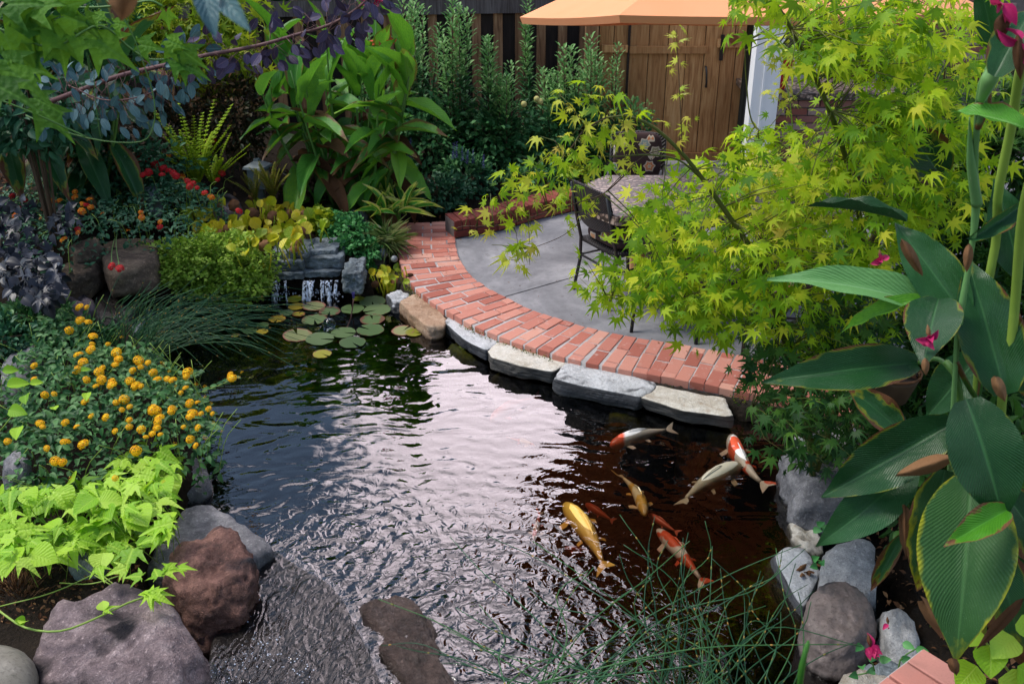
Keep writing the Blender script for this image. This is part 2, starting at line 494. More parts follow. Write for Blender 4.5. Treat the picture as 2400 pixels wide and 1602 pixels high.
M_shrubP = leafmat('shrub_leaf_pale_tip', [(0.09, 0.25, 0.07), (0.18, 0.38, 0.11), (0.32, 0.52, 0.20)], 0.55, 0.25, 0.35)
M_bushd = leafmat('dark_bush_leaf', [(0.012, 0.02, 0.008), (0.03, 0.04, 0.015), (0.08, 0.05, 0.02), (0.12, 0.06, 0.03)], 0.5, 0.15, 0.3)
M_yel = leafmat('yellow_green_leaf', [(0.12, 0.22, 0.015), (0.3, 0.4, 0.02), (0.45, 0.5, 0.03)], 0.5, 0.4, 0.3)
M_hya = leafmat('hyacinth_leaf', [(0.20, 0.36, 0.015), (0.38, 0.46, 0.015), (0.55, 0.52, 0.02), (0.62, 0.45, 0.03)], 0.35, 0.25, 0.5, (5, (0.6, 0.6, 0.06)))
M_maid = leafmat('maidenhair_leaf', [(0.14, 0.26, 0.02), (0.28, 0.44, 0.04), (0.46, 0.60, 0.12)], 0.6, 0.3, 0.3)
M_cress = leafmat('cress_leaf', [(0.03, 0.15, 0.04), (0.07, 0.27, 0.07), (0.14, 0.38, 0.12)], 0.5, 0.2, 0.4)
M_fern = leafmat('fern_leaf', [(0.18, 0.32, 0.01), (0.30, 0.45, 0.015), (0.42, 0.52, 0.02)], 0.55, 0.35, 0.3)
M_fernB = leafmat('fern_leaf_brownish', [(0.10, 0.13, 0.01), (0.20, 0.22, 0.02), (0.25, 0.18, 0.04)], 0.55, 0.3, 0.3)
M_var = leafmat('ginger_leaf', [(0.05, 0.20, 0.02), (0.08, 0.26, 0.02)], 0.4, 0.25, 0.4, None, ((0.55, 0.58, 0.08), 0.42, (0.5, 0.45, 0.15)))
M_grass = leafmat('striped_grass_leaf', [(0.10, 0.20, 0.04), (0.25, 0.34, 0.12), (0.42, 0.46, 0.2)], 0.55, 0.25, 0.3)
M_reed = leafmat('reed_stem', [(0.012, 0.055, 0.025), (0.025, 0.095, 0.04), (0.05, 0.14, 0.04)], 0.45, 0, 0.4)
M_reedj = leafmat('reed_joint', [(0.10, 0.15, 0.03), (0.2, 0.17, 0.04), (0.38, 0.2, 0.05)], 0.6, 0, 0.3)
M_lilyg = leafmat('lily_pad_green', [(0.04, 0.085, 0.025), (0.065, 0.12, 0.035), (0.10, 0.15, 0.06)], 0.4, 0.05, 0.5, None, ((0.05, 0.11, 0.03), 0.12, (0.13, 0.05, 0.03)))
M_lilyy = leafmat('lily_pad_yellow', [(0.10, 0.14, 0.015), (0.22, 0.22, 0.015), (0.36, 0.25, 0.02)], 0.4, 0.05, 0.5, None, ((0.20, 0.18, 0.02), 0.15, (0.2, 0.06, 0.02)))
M_lilyr = leafmat('lily_pad_reddish', [(0.12, 0.16, 0.05), (0.22, 0.24, 0.10)], 0.4, 0.05, 0.5, None, ((0.26, 0.08, 0.06), 0.35, (0.3, 0.08, 0.07)))
M_stem = flat('green_stem', (0.06, 0.16, 0.03), 0.5, 0.4, (0.12, 0.24, 0.05), 8)
M_stemP = flat('pale_canna_stem', (0.16, 0.33, 0.10), 0.4, 0.45, (0.10, 0.24, 0.08), 5)
M_stemY = flat('yellow_green_stem', (0.28, 0.40, 0.06), 0.5, 0.4, (0.18, 0.3, 0.04), 6)
M_twig = flat('brown_twig', (0.09, 0.055, 0.03), 0.7, 0.3, (0.05, 0.03, 0.02), 12)
M_twigG = flat('olive_twig', (0.07, 0.10, 0.015), 0.6, 0.3, (0.11, 0.10, 0.02), 9)
M_twigP = flat('plum_twig', (0.10, 0.045, 0.05), 0.6, 0.3, (0.16, 0.08, 0.07), 9)
def petal(name, cols): return leafmat(name, cols, 0.6, 0.25, 0.3)
M_fly = petal('yellow_petal', [(0.80, 0.33, 0.002), (0.90, 0.48, 0.004), (0.95, 0.60, 0.01)])
M_flo = petal('orange_petal', [(0.6, 0.08, 0.008), (0.75, 0.2, 0.01), (0.8, 0.35, 0.02)])
M_flr = petal('red_petal', [(0.40, 0.006, 0.012), (0.55, 0.015, 0.02)])
M_flp = petal('pink_petal', [(0.30, 0.01, 0.08), (0.50, 0.02, 0.13), (0.62, 0.05, 0.16)])
M_flc = petal('coral_petal', [(0.8, 0.06, 0.10), (0.85, 0.14, 0.05), (0.8, 0.05, 0.3)])
M_flb = petal('blue_petal', [(0.05, 0.04, 0.18), (0.10, 0.08, 0.3)])

# rocks, masonry, wood
M_rock_lil = rockmat('lilac_grey_rock', (0.08, 0.06, 0.065), (0.22, 0.165, 0.165), (0.44, 0.35, 0.34), 6, 1.6, dark=((0.018, 0.014, 0.016), 3.4, 0.52))
M_rock_red = rockmat('red_brown_rock', (0.07, 0.04, 0.035), (0.19, 0.095, 0.075), (0.34, 0.18, 0.14), 8, 1.8, dark=((0.03, 0.028, 0.034), 3.1, 0.54))
M_rock_grey = rockmat('slate_grey_rock', (0.06, 0.06, 0.07), (0.15, 0.148, 0.16), (0.34, 0.33, 0.335), 7, 1.3, 0.55, spec=0.5, wet=-0.12)
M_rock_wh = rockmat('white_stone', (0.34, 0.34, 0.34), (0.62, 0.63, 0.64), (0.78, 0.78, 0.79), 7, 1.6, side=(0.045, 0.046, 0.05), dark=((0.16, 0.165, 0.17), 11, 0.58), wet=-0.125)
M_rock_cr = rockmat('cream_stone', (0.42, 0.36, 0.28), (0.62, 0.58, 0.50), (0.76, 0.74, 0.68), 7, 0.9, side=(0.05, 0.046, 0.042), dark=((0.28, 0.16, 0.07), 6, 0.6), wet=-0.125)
M_rock_tan = rockmat('tan_stone', (0.24, 0.14, 0.08), (0.40, 0.26, 0.17), (0.52, 0.40, 0.29), 6, 0.8, wet=-0.12)
M_rock_sl = rockmat('slate_ledge', (0.09, 0.11, 0.12), (0.17, 0.20, 0.22), (0.30, 0.33, 0.35), 5, 0.9, streak=(0.05, 0.06, 0.065), wet=-0.125)
M_rock_br = rockmat('brown_block', (0.03, 0.022, 0.016), (0.085, 0.06, 0.04), (0.20, 0.15, 0.10), 5, 0.8)
M_rock_sm = rockmat('smooth_taupe_rock', (0.09, 0.07, 0.065), (0.15, 0.12, 0.11), (0.23, 0.18, 0.165), 3, 0.45, 0.6, dark=((0.04, 0.038, 0.042), 4.0, 0.58), wet=-0.12)
M_rock_ol = rockmat('olive_grey_rock', (0.13, 0.12, 0.09), (0.19, 0.175, 0.14), (0.26, 0.24, 0.20), 2.5, 0.25, 0.7)
M_moss = rockmat('mossy_stone', (0.02, 0.03, 0.004), (0.07, 0.10, 0.008), (0.16, 0.18, 0.015), 12, 1.0)
M_wetrock = rockmat('wet_brown_rock', (0.012, 0.010, 0.010), (0.032, 0.025, 0.023), (0.085, 0.068, 0.06), 6, 1.6, 0.28, spec=0.5)
M_soil = rockmat('dark_soil', (0.008, 0.006, 0.004), (0.022, 0.016, 0.011), (0.045, 0.034, 0.024), 9, 1.0)
M_bed = rockmat('pond_liner', (0.002, 0.0018, 0.0014), (0.004, 0.004, 0.003), (0.008, 0.009, 0.004), 6, 0.5)
M_brick = brickmat('red_brick', [(0.33, 0.10, 0.07), (0.46, 0.17, 0.125), (0.57, 0.26, 0.195), (0.42, 0.13, 0.09), (0.62, 0.33, 0.25)], (0.58, 0.42, 0.37), 0.58)
M_brickD = brickmat('dark_red_brick', [(0.14, 0.028, 0.022), (0.22, 0.05, 0.035), (0.27, 0.075, 0.05)], (0.3, 0.18, 0.15), 0.64)
M_brickO = brickmat('old_mixed_brick', [(0.16, 0.05, 0.04), (0.25, 0.11, 0.09), (0.32, 0.24, 0.22), (0.22, 0.06, 0.04)], (0.35, 0.3, 0.28), 0.6)
M_brickP = brickmat('pink_brick', [(0.50, 0.20, 0.155), (0.56, 0.25, 0.20)], (0.62, 0.42, 0.36), 0.62)
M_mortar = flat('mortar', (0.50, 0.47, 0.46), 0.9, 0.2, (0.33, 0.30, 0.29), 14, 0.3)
M_mortarD = flat('shaded_mortar', (0.2, 0.17, 0.16), 0.9, 0.2, (0.12, 0.1, 0.09), 14, 0.3)  # darker copy of the mortar, shade put into its colour
M_wood_g = woodmat('gate_wood', (0.22, 0.095, 0.034), (0.47, 0.24, 0.092), (0.60, 0.36, 0.16))
M_wood_f = woodmat('fence_wood', (0.13, 0.06, 0.028), (0.33, 0.165, 0.08), (0.52, 0.30, 0.155))
M_wood_d = woodmat('dark_fence_wood', (0.012, 0.008, 0.007), (0.028, 0.018, 0.014), (0.05, 0.03, 0.022))
M_wood_r = woodmat('weathered_rail', (0.06, 0.045, 0.04), (0.13, 0.105, 0.10), (0.2, 0.17, 0.16))
M_white = flat('white_paint', (0.86, 0.87, 0.89), 0.5, 0.4, (0.83, 0.84, 0.86), 3)
M_black = flat('black_metal', (0.012, 0.011, 0.012), 0.4, 0.5, (0.02, 0.018, 0.018), 30)
def weave():
    m, t, N, L = newmat('dark_wicker')
    v = objvec(t)
    a = N('ShaderNodeTexWave'); a.wave_type = 'BANDS'; a.bands_direction = 'DIAGONAL'
    a.inputs['Scale'].default_value = 26; a.inputs['Distortion'].default_value = 0.5
    L(v, a.inputs['Vector'])
    c = mixc(t, a.outputs['Fac'], (0.008, 0.007, 0.007), (0.035, 0.028, 0.028))
    return finish(m, t, principled(t, c, 0.5, 0.4, bump(t, a.outputs['Fac'], 0.8, 0.006)))
M_wick = weave()
def floral():
    m, t, N, L = newmat('floral_cushion_cloth')
    v = objvec(t)
    vo = N('ShaderNodeTexVoronoi'); vo.inputs['Scale'].default_value = 7.5
    L(v, vo.inputs['Vector'])
    sep = N('ShaderNodeSeparateXYZ')
    sub = N('ShaderNodeVectorMath'); sub.operation = 'SUBTRACT'
    L(v, sub.inputs[0]); L(vo.outputs['Position'], sub.inputs[1])
    L(sub.outputs[0], sep.inputs[0])
    ang = math_(t, 'ARCTAN2', math_(t, 'ADD', sep.outputs[1], sep.outputs[2]), sep.outputs[0])
    pet = math_(t, 'MULTIPLY', math_(t, 'ABSOLUTE', math_(t, 'SINE', math_(t, 'MULTIPLY', ang, 3))), 0.09)
    d = math_(t, 'ADD', vo.outputs['Distance'], pet)
    csep = N('ShaderNodeSeparateColor'); L(vo.outputs['Color'], csep.inputs[0])
    fc = ramp(t, [(0, (0.45, 0.05, 0.03)), (0.3, (0.6, 0.28, 0.12)), (0.5, (0.05, 0.22, 0.26)), (0.7, (0.55, 0.5, 0.4)), (1, (0.14, 0.15, 0.03))], csep.outputs[0])
    c = mixc(t, math_(t, 'MULTIPLY', math_(t, 'SUBTRACT', 0.40, d), 60, True), (0.05, 0.03, 0.03), (0.55, 0.48, 0.38))
    c = mixc(t, math_(t, 'MULTIPLY', math_(t, 'SUBTRACT', 0.33, d), 60, True), c, fc)
    c = mixc(t, math_(t, 'MULTIPLY', math_(t, 'SUBTRACT', 0.18, d), 60, True), c, (0.6, 0.5, 0.35))
    c = mixc(t, math_(t, 'MULTIPLY', math_(t, 'SUBTRACT', 0.10, d), 60, True), c, (0.02, 0.16, 0.2))
    return finish(m, t, principled(t, c, 0.85, 0.2))
M_floral = floral()
def canopymat():
    m, t, N, L = newmat('orange_canopy_cloth')
    n = noisef(t, 3, 3, 0.5, worldvec(t))
    c = mixc(t, n, (0.82, 0.32, 0.14), (0.86, 0.38, 0.19))
    p = principled(t, c, 0.8, 0.2)
    tr = N('ShaderNodeBsdfTranslucent'); tr.inputs[0].default_value = (0.75, 0.16, 0.04, 1)
    ms = N('ShaderNodeMixShader'); ms.inputs[0].default_value = 0.04
    L(p, ms.inputs[1]); L(tr.outputs[0], ms.inputs[2])
    return finish(m, t, ms.outputs[0])
M_canopy = canopymat()
def concrete():
    m, t, N, L = newmat('patio_concrete')
    v = worldvec(t)
    a = noisef(t, 1.6, 6, 0.65, v, 0.6); b = noisef(t, 9, 5, 0.7, v); f = noisef(t, 120, 2, 0.6, v)
    c = ramp(t, [(0.34, (0.11, 0.112, 0.12)), (0.5, (0.21, 0.21, 0.222)), (0.64, (0.34, 0.335, 0.345))], math_(t, 'ADD', math_(t, 'MULTIPLY', a, 0.7), math_(t, 'MULTIPLY', b, 0.3)))
    c = mixc(t, math_(t, 'MULTIPLY', math_(t, 'SUBTRACT', b, 0.57), 5, True), c, (0.09, 0.088, 0.09))
    c = mixc(t, math_(t, 'MULTIPLY', math_(t, 'SUBTRACT', f, 0.66), 5, True), c, (0.10, 0.09, 0.085))
    return finish(m, t, principled(t, c, 0.75, 0.3, bump(t, math_(t, 'ADD', b, f), 0.15, 0.004)))
M_conc = concrete()
def mosaic():
    m, t, N, L = newmat('pebble_mosaic')
    v = worldvec(t)
    vo = N('ShaderNodeTexVoronoi'); vo.inputs['Scale'].default_value = 34
    L(v, vo.inputs['Vector'])
    cs = N('ShaderNodeSeparateColor'); L(vo.outputs['Color'], cs.inputs[0])
    c = ramp(t, [(0, (0.06, 0.045, 0.04)), (0.4, (0.16, 0.11, 0.09)), (0.7, (0.28, 0.2, 0.16)), (1, (0.42, 0.34, 0.28))], cs.outputs[0])
    c = mixc(t, math_(t, 'MULTIPLY', math_(t, 'SUBTRACT', vo.outputs['Distance'], 0.42), 5, True), c, (0.04, 0.03, 0.025))
    return finish(m, t, principled(t, c, 0.35, 0.4))
M_mosaic = mosaic()

RIP = G(1130, 1470, -0.15); RIP2 = G(640, 700, -0.15); RIP3 = G(760, 1330, -0.15)
def watermat(name, film=False):
    m, t, N, L = newmat(name)
    v = worldvec(t)
    def ring(c, scale, fall):
        sb = N('ShaderNodeVectorMath'); sb.operation = 'SUBTRACT'; L(v, sb.inputs[0]); sb.inputs[1].default_value = c
        ln = N('ShaderNodeVectorMath'); ln.operation = 'LENGTH'; L(sb.outputs[0], ln.inputs[0])
        d = ln.outputs['Value']
        wob = math_(t, 'MULTIPLY', noisef(t, 2.2, 3, 0.6, v), 8.0)
        s = math_(t, 'SINE', math_(t, 'ADD', math_(t, 'MULTIPLY', d, scale), math_(t, 'MULTIPLY', wob, 2.2)))
        return math_(t, 'DIVIDE', s, math_(t, 'ADD', 1, math_(t, 'MULTIPLY', math_(t, 'POWER', d, 2), fall))), d
    if film:
        mpn = N('ShaderNodeMapping'); mpn.inputs['Rotation'].default_value = (0, 0, R(-35)); mpn.inputs['Scale'].default_value = (1.0, 0.45, 1)
        L(v, mpn.inputs[0])
        h = math_(t, 'ADD', noisef(t, 17, 1, 0.5, mpn.outputs[0], 2.0), math_(t, 'MULTIPLY', noisef(t, 34, 1, 0.5, mpn.outputs[0], 1.0), 0.25))
        nb = bump(t, h, 1.0, 0.012)
    else:
        r1, d1 = ring(RIP, 55, 1.3)
        r2, d2 = ring(RIP2, 30, 0.35)
        turb = math_(t, 'DIVIDE', 1.0, math_(t, 'ADD', 1.0, math_(t, 'POWER', math_(t, 'MULTIPLY', d1, 1.2), 4)))
        r3, d3 = ring(RIP3, 70, 1.6)
        turb3 = math_(t, 'DIVIDE', 0.9, math_(t, 'ADD', 1.0, math_(t, 'POWER', math_(t, 'MULTIPLY', d3, 2.3), 4)))
        turb = math_(t, 'MAXIMUM', turb, turb3)
        chop = math_(t, 'MULTIPLY', noisef(t, 14, 1, 0.45, v, 1.8), math_(t, 'MULTIPLY', turb, 0.95))
        mpn = N('ShaderNodeMapping'); mpn.inputs['Scale'].default_value = (0.45, 1, 1); mpn.inputs['Rotation'].default_value = (0, 0, R(12)); L(v, mpn.inputs[0])
        gentle = math_(t, 'MULTIPLY', noisef(t, 5.0, 2, 0.4, mpn.outputs[0], 1.2), 1.0)
        h = math_(t, 'ADD', math_(t, 'ADD', math_(t, 'MULTIPLY', r1, 0.27), math_(t, 'MULTIPLY', r2, 0.07)), math_(t, 'ADD', chop, gentle))
        h = math_(t, 'ADD', h, math_(t, 'MULTIPLY', r3, 0.12))
        nb = bump(t, h, 1.0, 0.0085)
    fr = N('ShaderNodeFresnel'); fr.inputs['IOR'].default_value = 1.45 if not film else 1.4
    L(nb, fr.inputs['Normal'])
    fac = math_(t, 'MULTIPLY', fr.outputs[0], 2.0 if not film else 1.1, True)
    gl = N('ShaderNodeBsdfGlossy'); gl.inputs['Roughness'].default_value = 0.015
    L(nb, gl.inputs['Normal'])
    tr = N('ShaderNodeBsdfTransparent'); tr.inputs[0].default_value = (0.80, 0.78, 0.74, 1) if not film else (0.85, 0.85, 0.85, 1)
    ms = N('ShaderNodeMixShader')
    L(fac, ms.inputs[0]); L(tr.outputs[0], ms.inputs[1]); L(gl.outputs[0], ms.inputs[2])
    finish(m, t, ms.outputs[0])
    if not film:                                # peaty water: swallows light with depth
        va = N('ShaderNodeVolumeAbsorption'); va.inputs['Color'].default_value = (0.62, 0.40, 0.22, 1); va.inputs['Density'].default_value = 7.0
        L(va.outputs[0], [n for n in t.nodes if n.type == 'OUTPUT_MATERIAL'][0].inputs['Volume'])
    return m
M_water = watermat('pond_water')
M_film = watermat('running_water', True)
def fallmat():
    m, t, N, L = newmat('falling_water')
    mpn = N('ShaderNodeMapping'); mpn.inputs['Scale'].default_value = (1, 1, 0.1); L(worldvec(t), mpn.inputs[0])
    n = noisef(t, 60, 3, 0.6, mpn.outputs[0])
    p = principled(t, (0.75, 0.82, 0.95), 0.15, 0.8, bump(t, n, 0.6, 0.01))
    tr = N('ShaderNodeBsdfTransparent')
    ms = N('ShaderNodeMixShader')
    L(math_(t, 'MULTIPLY', math_(t, 'SUBTRACT', n, 0.43), 6, True), ms.inputs[0]); L(tr.outputs[0], ms.inputs[1]); L(p, ms.inputs[2])
    return finish(m, t, ms.outputs[0])
M_fall = fallmat()
# ------------------------------------------------------------------ leaf and flower shapes
def leaf_grid(prof, ny=8, nx=2, arch=0.0, droop=0.0, fold=0.2, wave=0.0, seed=0):
    rnd = random.Random(seed)
    V = []; U = []
    ph = rnd.uniform(0, 6)
    for j in range(ny + 1):
        t = j / ny
        hw = prof(t)
        for i in range(-nx, nx + 1):
            s = i / nx
            z = arch * 4 * t * (1 - t) - droop * t * t + fold * abs(s) * hw
            z += wave * abs(s) * math.sin(t * 17 + ph + (2 if s > 0 else 0))
            V.append((s * hw, t, z)); U.append(((s + 1) / 2, t))
    m = 2 * nx + 1
    F = [(j * m + i, j * m + i + 1, (j + 1) * m + i + 1, (j + 1) * m + i) for j in range(ny) for i in range(m - 1)]
    return np.array(V), [np.array(F)], np.array(U)
p_lance = lambda t: 0.5 * max(0.012, math.sin(math.pi * min(1, t) ** 0.8)) ** 0.8
p_canna = lambda t: 0.5 * max(0.02, math.sin(math.pi * (0.04 + 0.96 * t) ** 0.85)) ** 0.66 * (1 - 0.62 * t ** 4)
p_oval = lambda t: 0.5 * max(0.01, math.sin(math.pi * t)) ** 0.62
p_ovate = lambda t: 0.5 * max(0.01, math.sin(math.pi * t ** 0.72)) ** 0.85
p_round = lambda t: 0.5 * math.sqrt(max(0.001, 1 - (2 * t - 1) ** 2))
p_blade = lambda t: 0.5 * (1 - t ** 2) + 0.02
def star(lobes, vr, side, sr, droop=0.15, curl=0.0):
    """palmate leaf; lobes = [(angle, length)] left to right"""
    V = [(0, 0, 0)]; U = [(0.5, 0)]
    T = []
    def pt(a, r, z=0):
        a = R(a)
        V.append((math.sin(a) * r, math.cos(a) * r, z - droop * r * r)); U.append((0.5 + 0.5 * r * math.sin(a), r * 0.9))
        return len(V) - 1
    n = len(lobes)
    vals = [pt(lobes[0][0] - 20, vr * 0.55)]
    for k in range(n - 1):
        vals.append(pt((lobes[k][0] + lobes[k + 1][0]) / 2, vr * (lobes[k][1] + lobes[k + 1][1]) / 2, 0.02))
    vals.append(pt(lobes[-1][0] + 20, vr * 0.55))
    for k, (a, l) in enumerate(lobes):
        tip = pt(a, l, -curl * l); s1 = pt(a - side, l * sr, 0.02); s2 = pt(a + side, l * sr, 0.02); mid = pt(a, l * sr, -0.01)
        vl, vr_ = vals[k], vals[k + 1]
        T += [(0, vl, mid), (vl, s1, mid), (s1, tip, mid), (mid, tip, s2), (mid, s2, vr_), (0, mid, vr_)]
    T = [(a, c, b) for a, b, c in T]
    return np.array(V), [np.array(T)], np.array(U)
T_maple = [star([(-112, .42), (-74, .72), (-37, .92), (0, 1.0), (37, .92), (74, .72), (112, .42)], 0.38, 8.5, 0.56, 0.12, c) for c in (0.0, 0.15, 0.3)]
T_maples = star([(-80, .7), (-40, .9), (0, 1.0), (40, .9), (80, .7)], 0.36, 10, 0.5, 0.15, 0.1)
T_vine = [star([(-118, .34), (-56, .74), (0, 1.05), (56, .74), (118, .34)], v_, 17, 0.50, d, 0.1) for v_, d in ((0.50, 0.12), (0.42, 0.32), (0.62, 0.2))]
T_vineh = leaf_grid(p_ovate, 6, 2, 0, 0.2, 0.3)
T_grape = star([(-130, .5), (-62, .85), (0, 1.0), (62, .85), (130, .5)], 0.5, 15, 0.55, 0.15, 0.1)
T_canna = [leaf_grid(p_canna, 16, 4, 0.10, 0, 0.16, 0.012, 1), leaf_grid(p_canna, 16, 4, 0.04, 0, 0.25, 0.02, 2), leaf_grid(p_canna, 16, 4, 0.0, 0.28, 0.3, 0.012, 3)]
T_oval = leaf_grid(p_oval, 7, 2, 0.03, 0, 0.12)
T_ovate = leaf_grid(p_ovate, 5, 1, 0.04, 0.06, 0.35)
T_round = leaf_grid(p_round, 8, 3, 0, 0.1, 0.35, 0.03)
T_small = leaf_grid(p_oval, 3, 1, 0.03, 0.08, 0.3)
T_lance = leaf_grid(p_lance, 5, 1, 0.05, 0.12, 0.35)
T_blade = leaf_grid(p_blade, 10, 1, 0.0, 0.45, 0.3)
T_strap = leaf_grid(p_lance, 9, 2, 0.05, 0.12, 0.4)
T_dia = (np.array([(0, 0, 0), (-.5, .5, .08), (0, 1, -.08), (.5, .5, .08)]), [np.array([(0, 3, 2), (0, 2, 1)])], np.array([(.5, 0), (0, .5), (.5, 1), (1, .5)]))
def pad(seed):
    rnd = random.Random(seed)
    V = [(0, 0, 0.004)]; U = [(0.5, 0)]
    n = 30
    for rr in (0.55, 0.85, 1.0):
        for k in range(n + 1):
            a = R(8) + (2 * math.pi - R(16)) * k / n
            q = rr * (1 + (0.02 * math.sin(5 * a + seed) if rr > .9 else 0))
            z = 0.0 if rr < 1 else 0.03 * math.sin(9 * a + seed) + 0.03
            V.append((math.sin(a) * q, math.cos(a) * q, z)); U.append((0.5 + rr / 2, 0))
    m = n + 1
    T = [(0, 1 + k + 1, 1 + k) for k in range(n)]
    Q = [(1 + r * m + k, 1 + r * m + k + 1, 1 + (r + 1) * m + k + 1, 1 + (r + 1) * m + k) for r in range(2) for k in range(n)]
    return np.array(V), [np.array(T), np.array(Q)], np.array(U)
T_pads = [pad(i) for i in range(3)]
def flowerhead(n=34, seed=0, cup=0.9):
    rnd = random.Random(seed)
    V = []; F = []
    for k in range(n):
        f = (k + 0.5) / n
        ph = math.acos(1 - f * 1.05); th = 2.39996 * k
        d = Vector((math.sin(ph) * math.cos(th), math.sin(ph) * math.sin(th), math.cos(ph) * cup))
        c = d * rnd.uniform(0.85, 1.02)
        x = d.orthogonal().normalized(); y = d.cross(x)
        b = len(V)
        V.append(tuple(c * 0.93))
        r0 = rnd.uniform(0.24, 0.34); a0 = rnd.uniform(0, 6)
        for j in range(8):
            a = a0 + j * math.pi / 4
            rr = r0 * (1.0 if j % 2 == 0 else 0.66)
            V.append(tuple(c + (x * math.cos(a) + y * math.sin(a)) * rr))
        F += [(b, b + 1 + j, b + 1 + (j + 1) % 8) for j in range(8)]
    return np.array(V), [np.array(F)], np.zeros((len(V), 2)) + 0.5
T_fl = [flowerhead(34, i) for i in range(3)]
T_fl2 = flowerhead(12, 9, 0.6)

_ico = {}
def ico(sub):
    if sub not in _ico:
        bm = bmesh.new()
        bmesh.ops.create_icosphere(bm, subdivisions=sub, radius=1)
        _ico[sub] = (np.array([v.co[:] for v in bm.verts]), np.array([[v.index for v in f.verts] for f in bm.faces]))
        bm.free()
    return _ico[sub]
def rock_geo(outline, ztop, zbot, seed=0, p=14, amp=0.012, sub=4, tilt=(0, 0), facets=3, lean=0.12):
    """stone: intersection of planes round its outline, softened, with worn surface"""
    rnd = random.Random(seed)
    pts = [Vector((q[0], q[1], 0)) for q in outline]
    c = sum(pts, Vector((0, 0, 0))) / len(pts)
    ar = sum((pts[i] - c).cross(pts[(i + 1) % len(pts)] - c).z for i in range(len(pts)))
    if ar < 0: pts = pts[::-1]
    c.z = (ztop + zbot) / 2
    pl = []
    for i in range(len(pts)):
        a, b = pts[i], pts[(i + 1) % len(pts)]
        e = b - a
        if e.length < 1e-4: continue
        n = Vector((e.y, -e.x, 0)).normalized()
        h = (a - Vector((c.x, c.y, 0))).dot(n)
        if h < 0.01: continue
        n = Vector((n.x, n.y, rnd.uniform(-0.2, 1) * lean)).normalized()
        pl.append((n, h))
    hz = (ztop - zbot) / 2
    pl.append((Vector((tilt[0], tilt[1], 1)).normalized(), hz))
    pl.append((Vector((0, 0, -1)), hz))
    rad = sum((q - Vector((c.x, c.y, 0))).length for q in pts) / len(pts)
    for k in range(facets):
        a = rnd.uniform(0, 6.28)
        n = Vector((math.cos(a), math.sin(a), rnd.uniform(0.5, 1.3)))
        hh = n.x * 0 + (abs(n.z) * hz + math.hypot(n.x, n.y) * rad) * rnd.uniform(0.72, 0.86) / n.length
        pl.append((n.normalized(), hh))
    V, F = ico(sub)
    q2 = np.array([(q.x - c.x, q.y - c.y) for q in pts]); ww, ev = np.linalg.eigh(q2.T @ q2 / len(q2))
    ex = np.sqrt(np.maximum(ww, 1e-6)) * 1.3
    pr = V[:, :2] * ex[None, :]
    V = np.concatenate([pr @ ev.T, V[:, 2:] * hz], 1)
    acc = np.zeros(len(V))
    for n, h in pl:
        acc += np.maximum(V @ np.array(n), 0) ** p / h ** p
    P = V * (acc ** (-1.0 / p))[:, None] + np.array(c)
    Vn = V / np.linalg.norm(V, axis=1)[:, None]
    out_ = []
    k1 = 1.0 / max(0.12, rad)
    pk = []
    if sub >= 5 or p <= 16:
        for _ in range(int(26 if p <= 16 else 8)): # chipped facets
            pk.append((Vector((rnd.gauss(0, 1), rnd.gauss(0, 1), rnd.gauss(.3, .8))).normalized(), rnd.uniform(.93, 1.0)))
        cc_ = np.array(c); Q = P - cc_
        for n_, fr_ in pk:
            dd_ = Q @ np.array(n_); lim = dd_.max() * fr_
            over = np.maximum(dd_ - lim, 0)
            Q = Q - over[:, None] * np.array(n_)[None, :] * 0.9
        P = Q + cc_
    for i, q in enumerate(P):
        v = Vector(q)
        d = noise.noise(v * (2.2 * k1) + Vector((seed, 0, 0))) * 2.2 + noise.noise(v * (6 * k1) + Vector((0, seed, 0))) * 1.0 + noise.noise(v * (16 * k1)) * 0.5 - abs(noise.noise(v * (9 * k1) + Vector((3, seed, 1)))) * 1.2 * (p <= 16)
        out_.append(q + Vn[i] * d * amp)
    return np.array(out_), [F], c
def rock(label, outline, ztop, zbot, mat, seed=0, name='rock', cat='rock', group=None, parent=None, **k):
    V, F, c = rock_geo(outline, ztop, zbot, seed, **k)
    if parent is None:
        me = Acc().add(V, F).mesh(name, mat, True, tuple(c))
        o = link(name, me); o.location = c
        return setp(o, label, cat, group)
    o = wpart(name, Acc().add(V, F), mat, parent)
    return o
def opx(px, z): return [G(x, y, z) for x, y in px]

# ------------------------------------------------------------------ the ground and the pond
WZ = -0.15
pond_px = [(545, 690), (800, 678), (890, 715), (930, 745), (985, 790), (1060, 800), (1140, 840), (1300, 880), (1500, 940), (1700, 985), (1800, 1030), (1835, 1120), (1845, 1220), (1800, 1290),
           (1850, 1400), (1870, 1500), (1960, 1600), (2000, 1720), (1500, 2300), (1000, 2300), (960, 1700), (850, 1500), (800, 1390), (640, 1275), (520, 1180), (490, 1090), (480, 960), (400, 860), (330, 760), (370, 700), (470, 685)]
POND = [G(x, y, WZ)[:2] for x, y in pond_px]
POND_np = np.array(POND)
def sdist(X, Y, poly):
    d = np.full(X.shape, 1e9); ins = np.zeros(X.shape, bool)
    n = len(poly)
    for i in range(n):
        ax, ay = poly[i]; bx, by = poly[(i + 1) % n]
        ex, ey = bx - ax, by - ay
        tt = np.clip(((X - ax) * ex + (Y - ay) * ey) / (ex * ex + ey * ey), 0, 1)
        d = np.minimum(d, np.hypot(X - ax - tt * ex, Y - ay - tt * ey))
        cnd = ((ay > Y) != (by > Y)) & (X < (bx - ax) * (Y - ay) / (by - ay + 1e-12) + ax)
        ins ^= cnd
    return np.where(ins, -d, d)
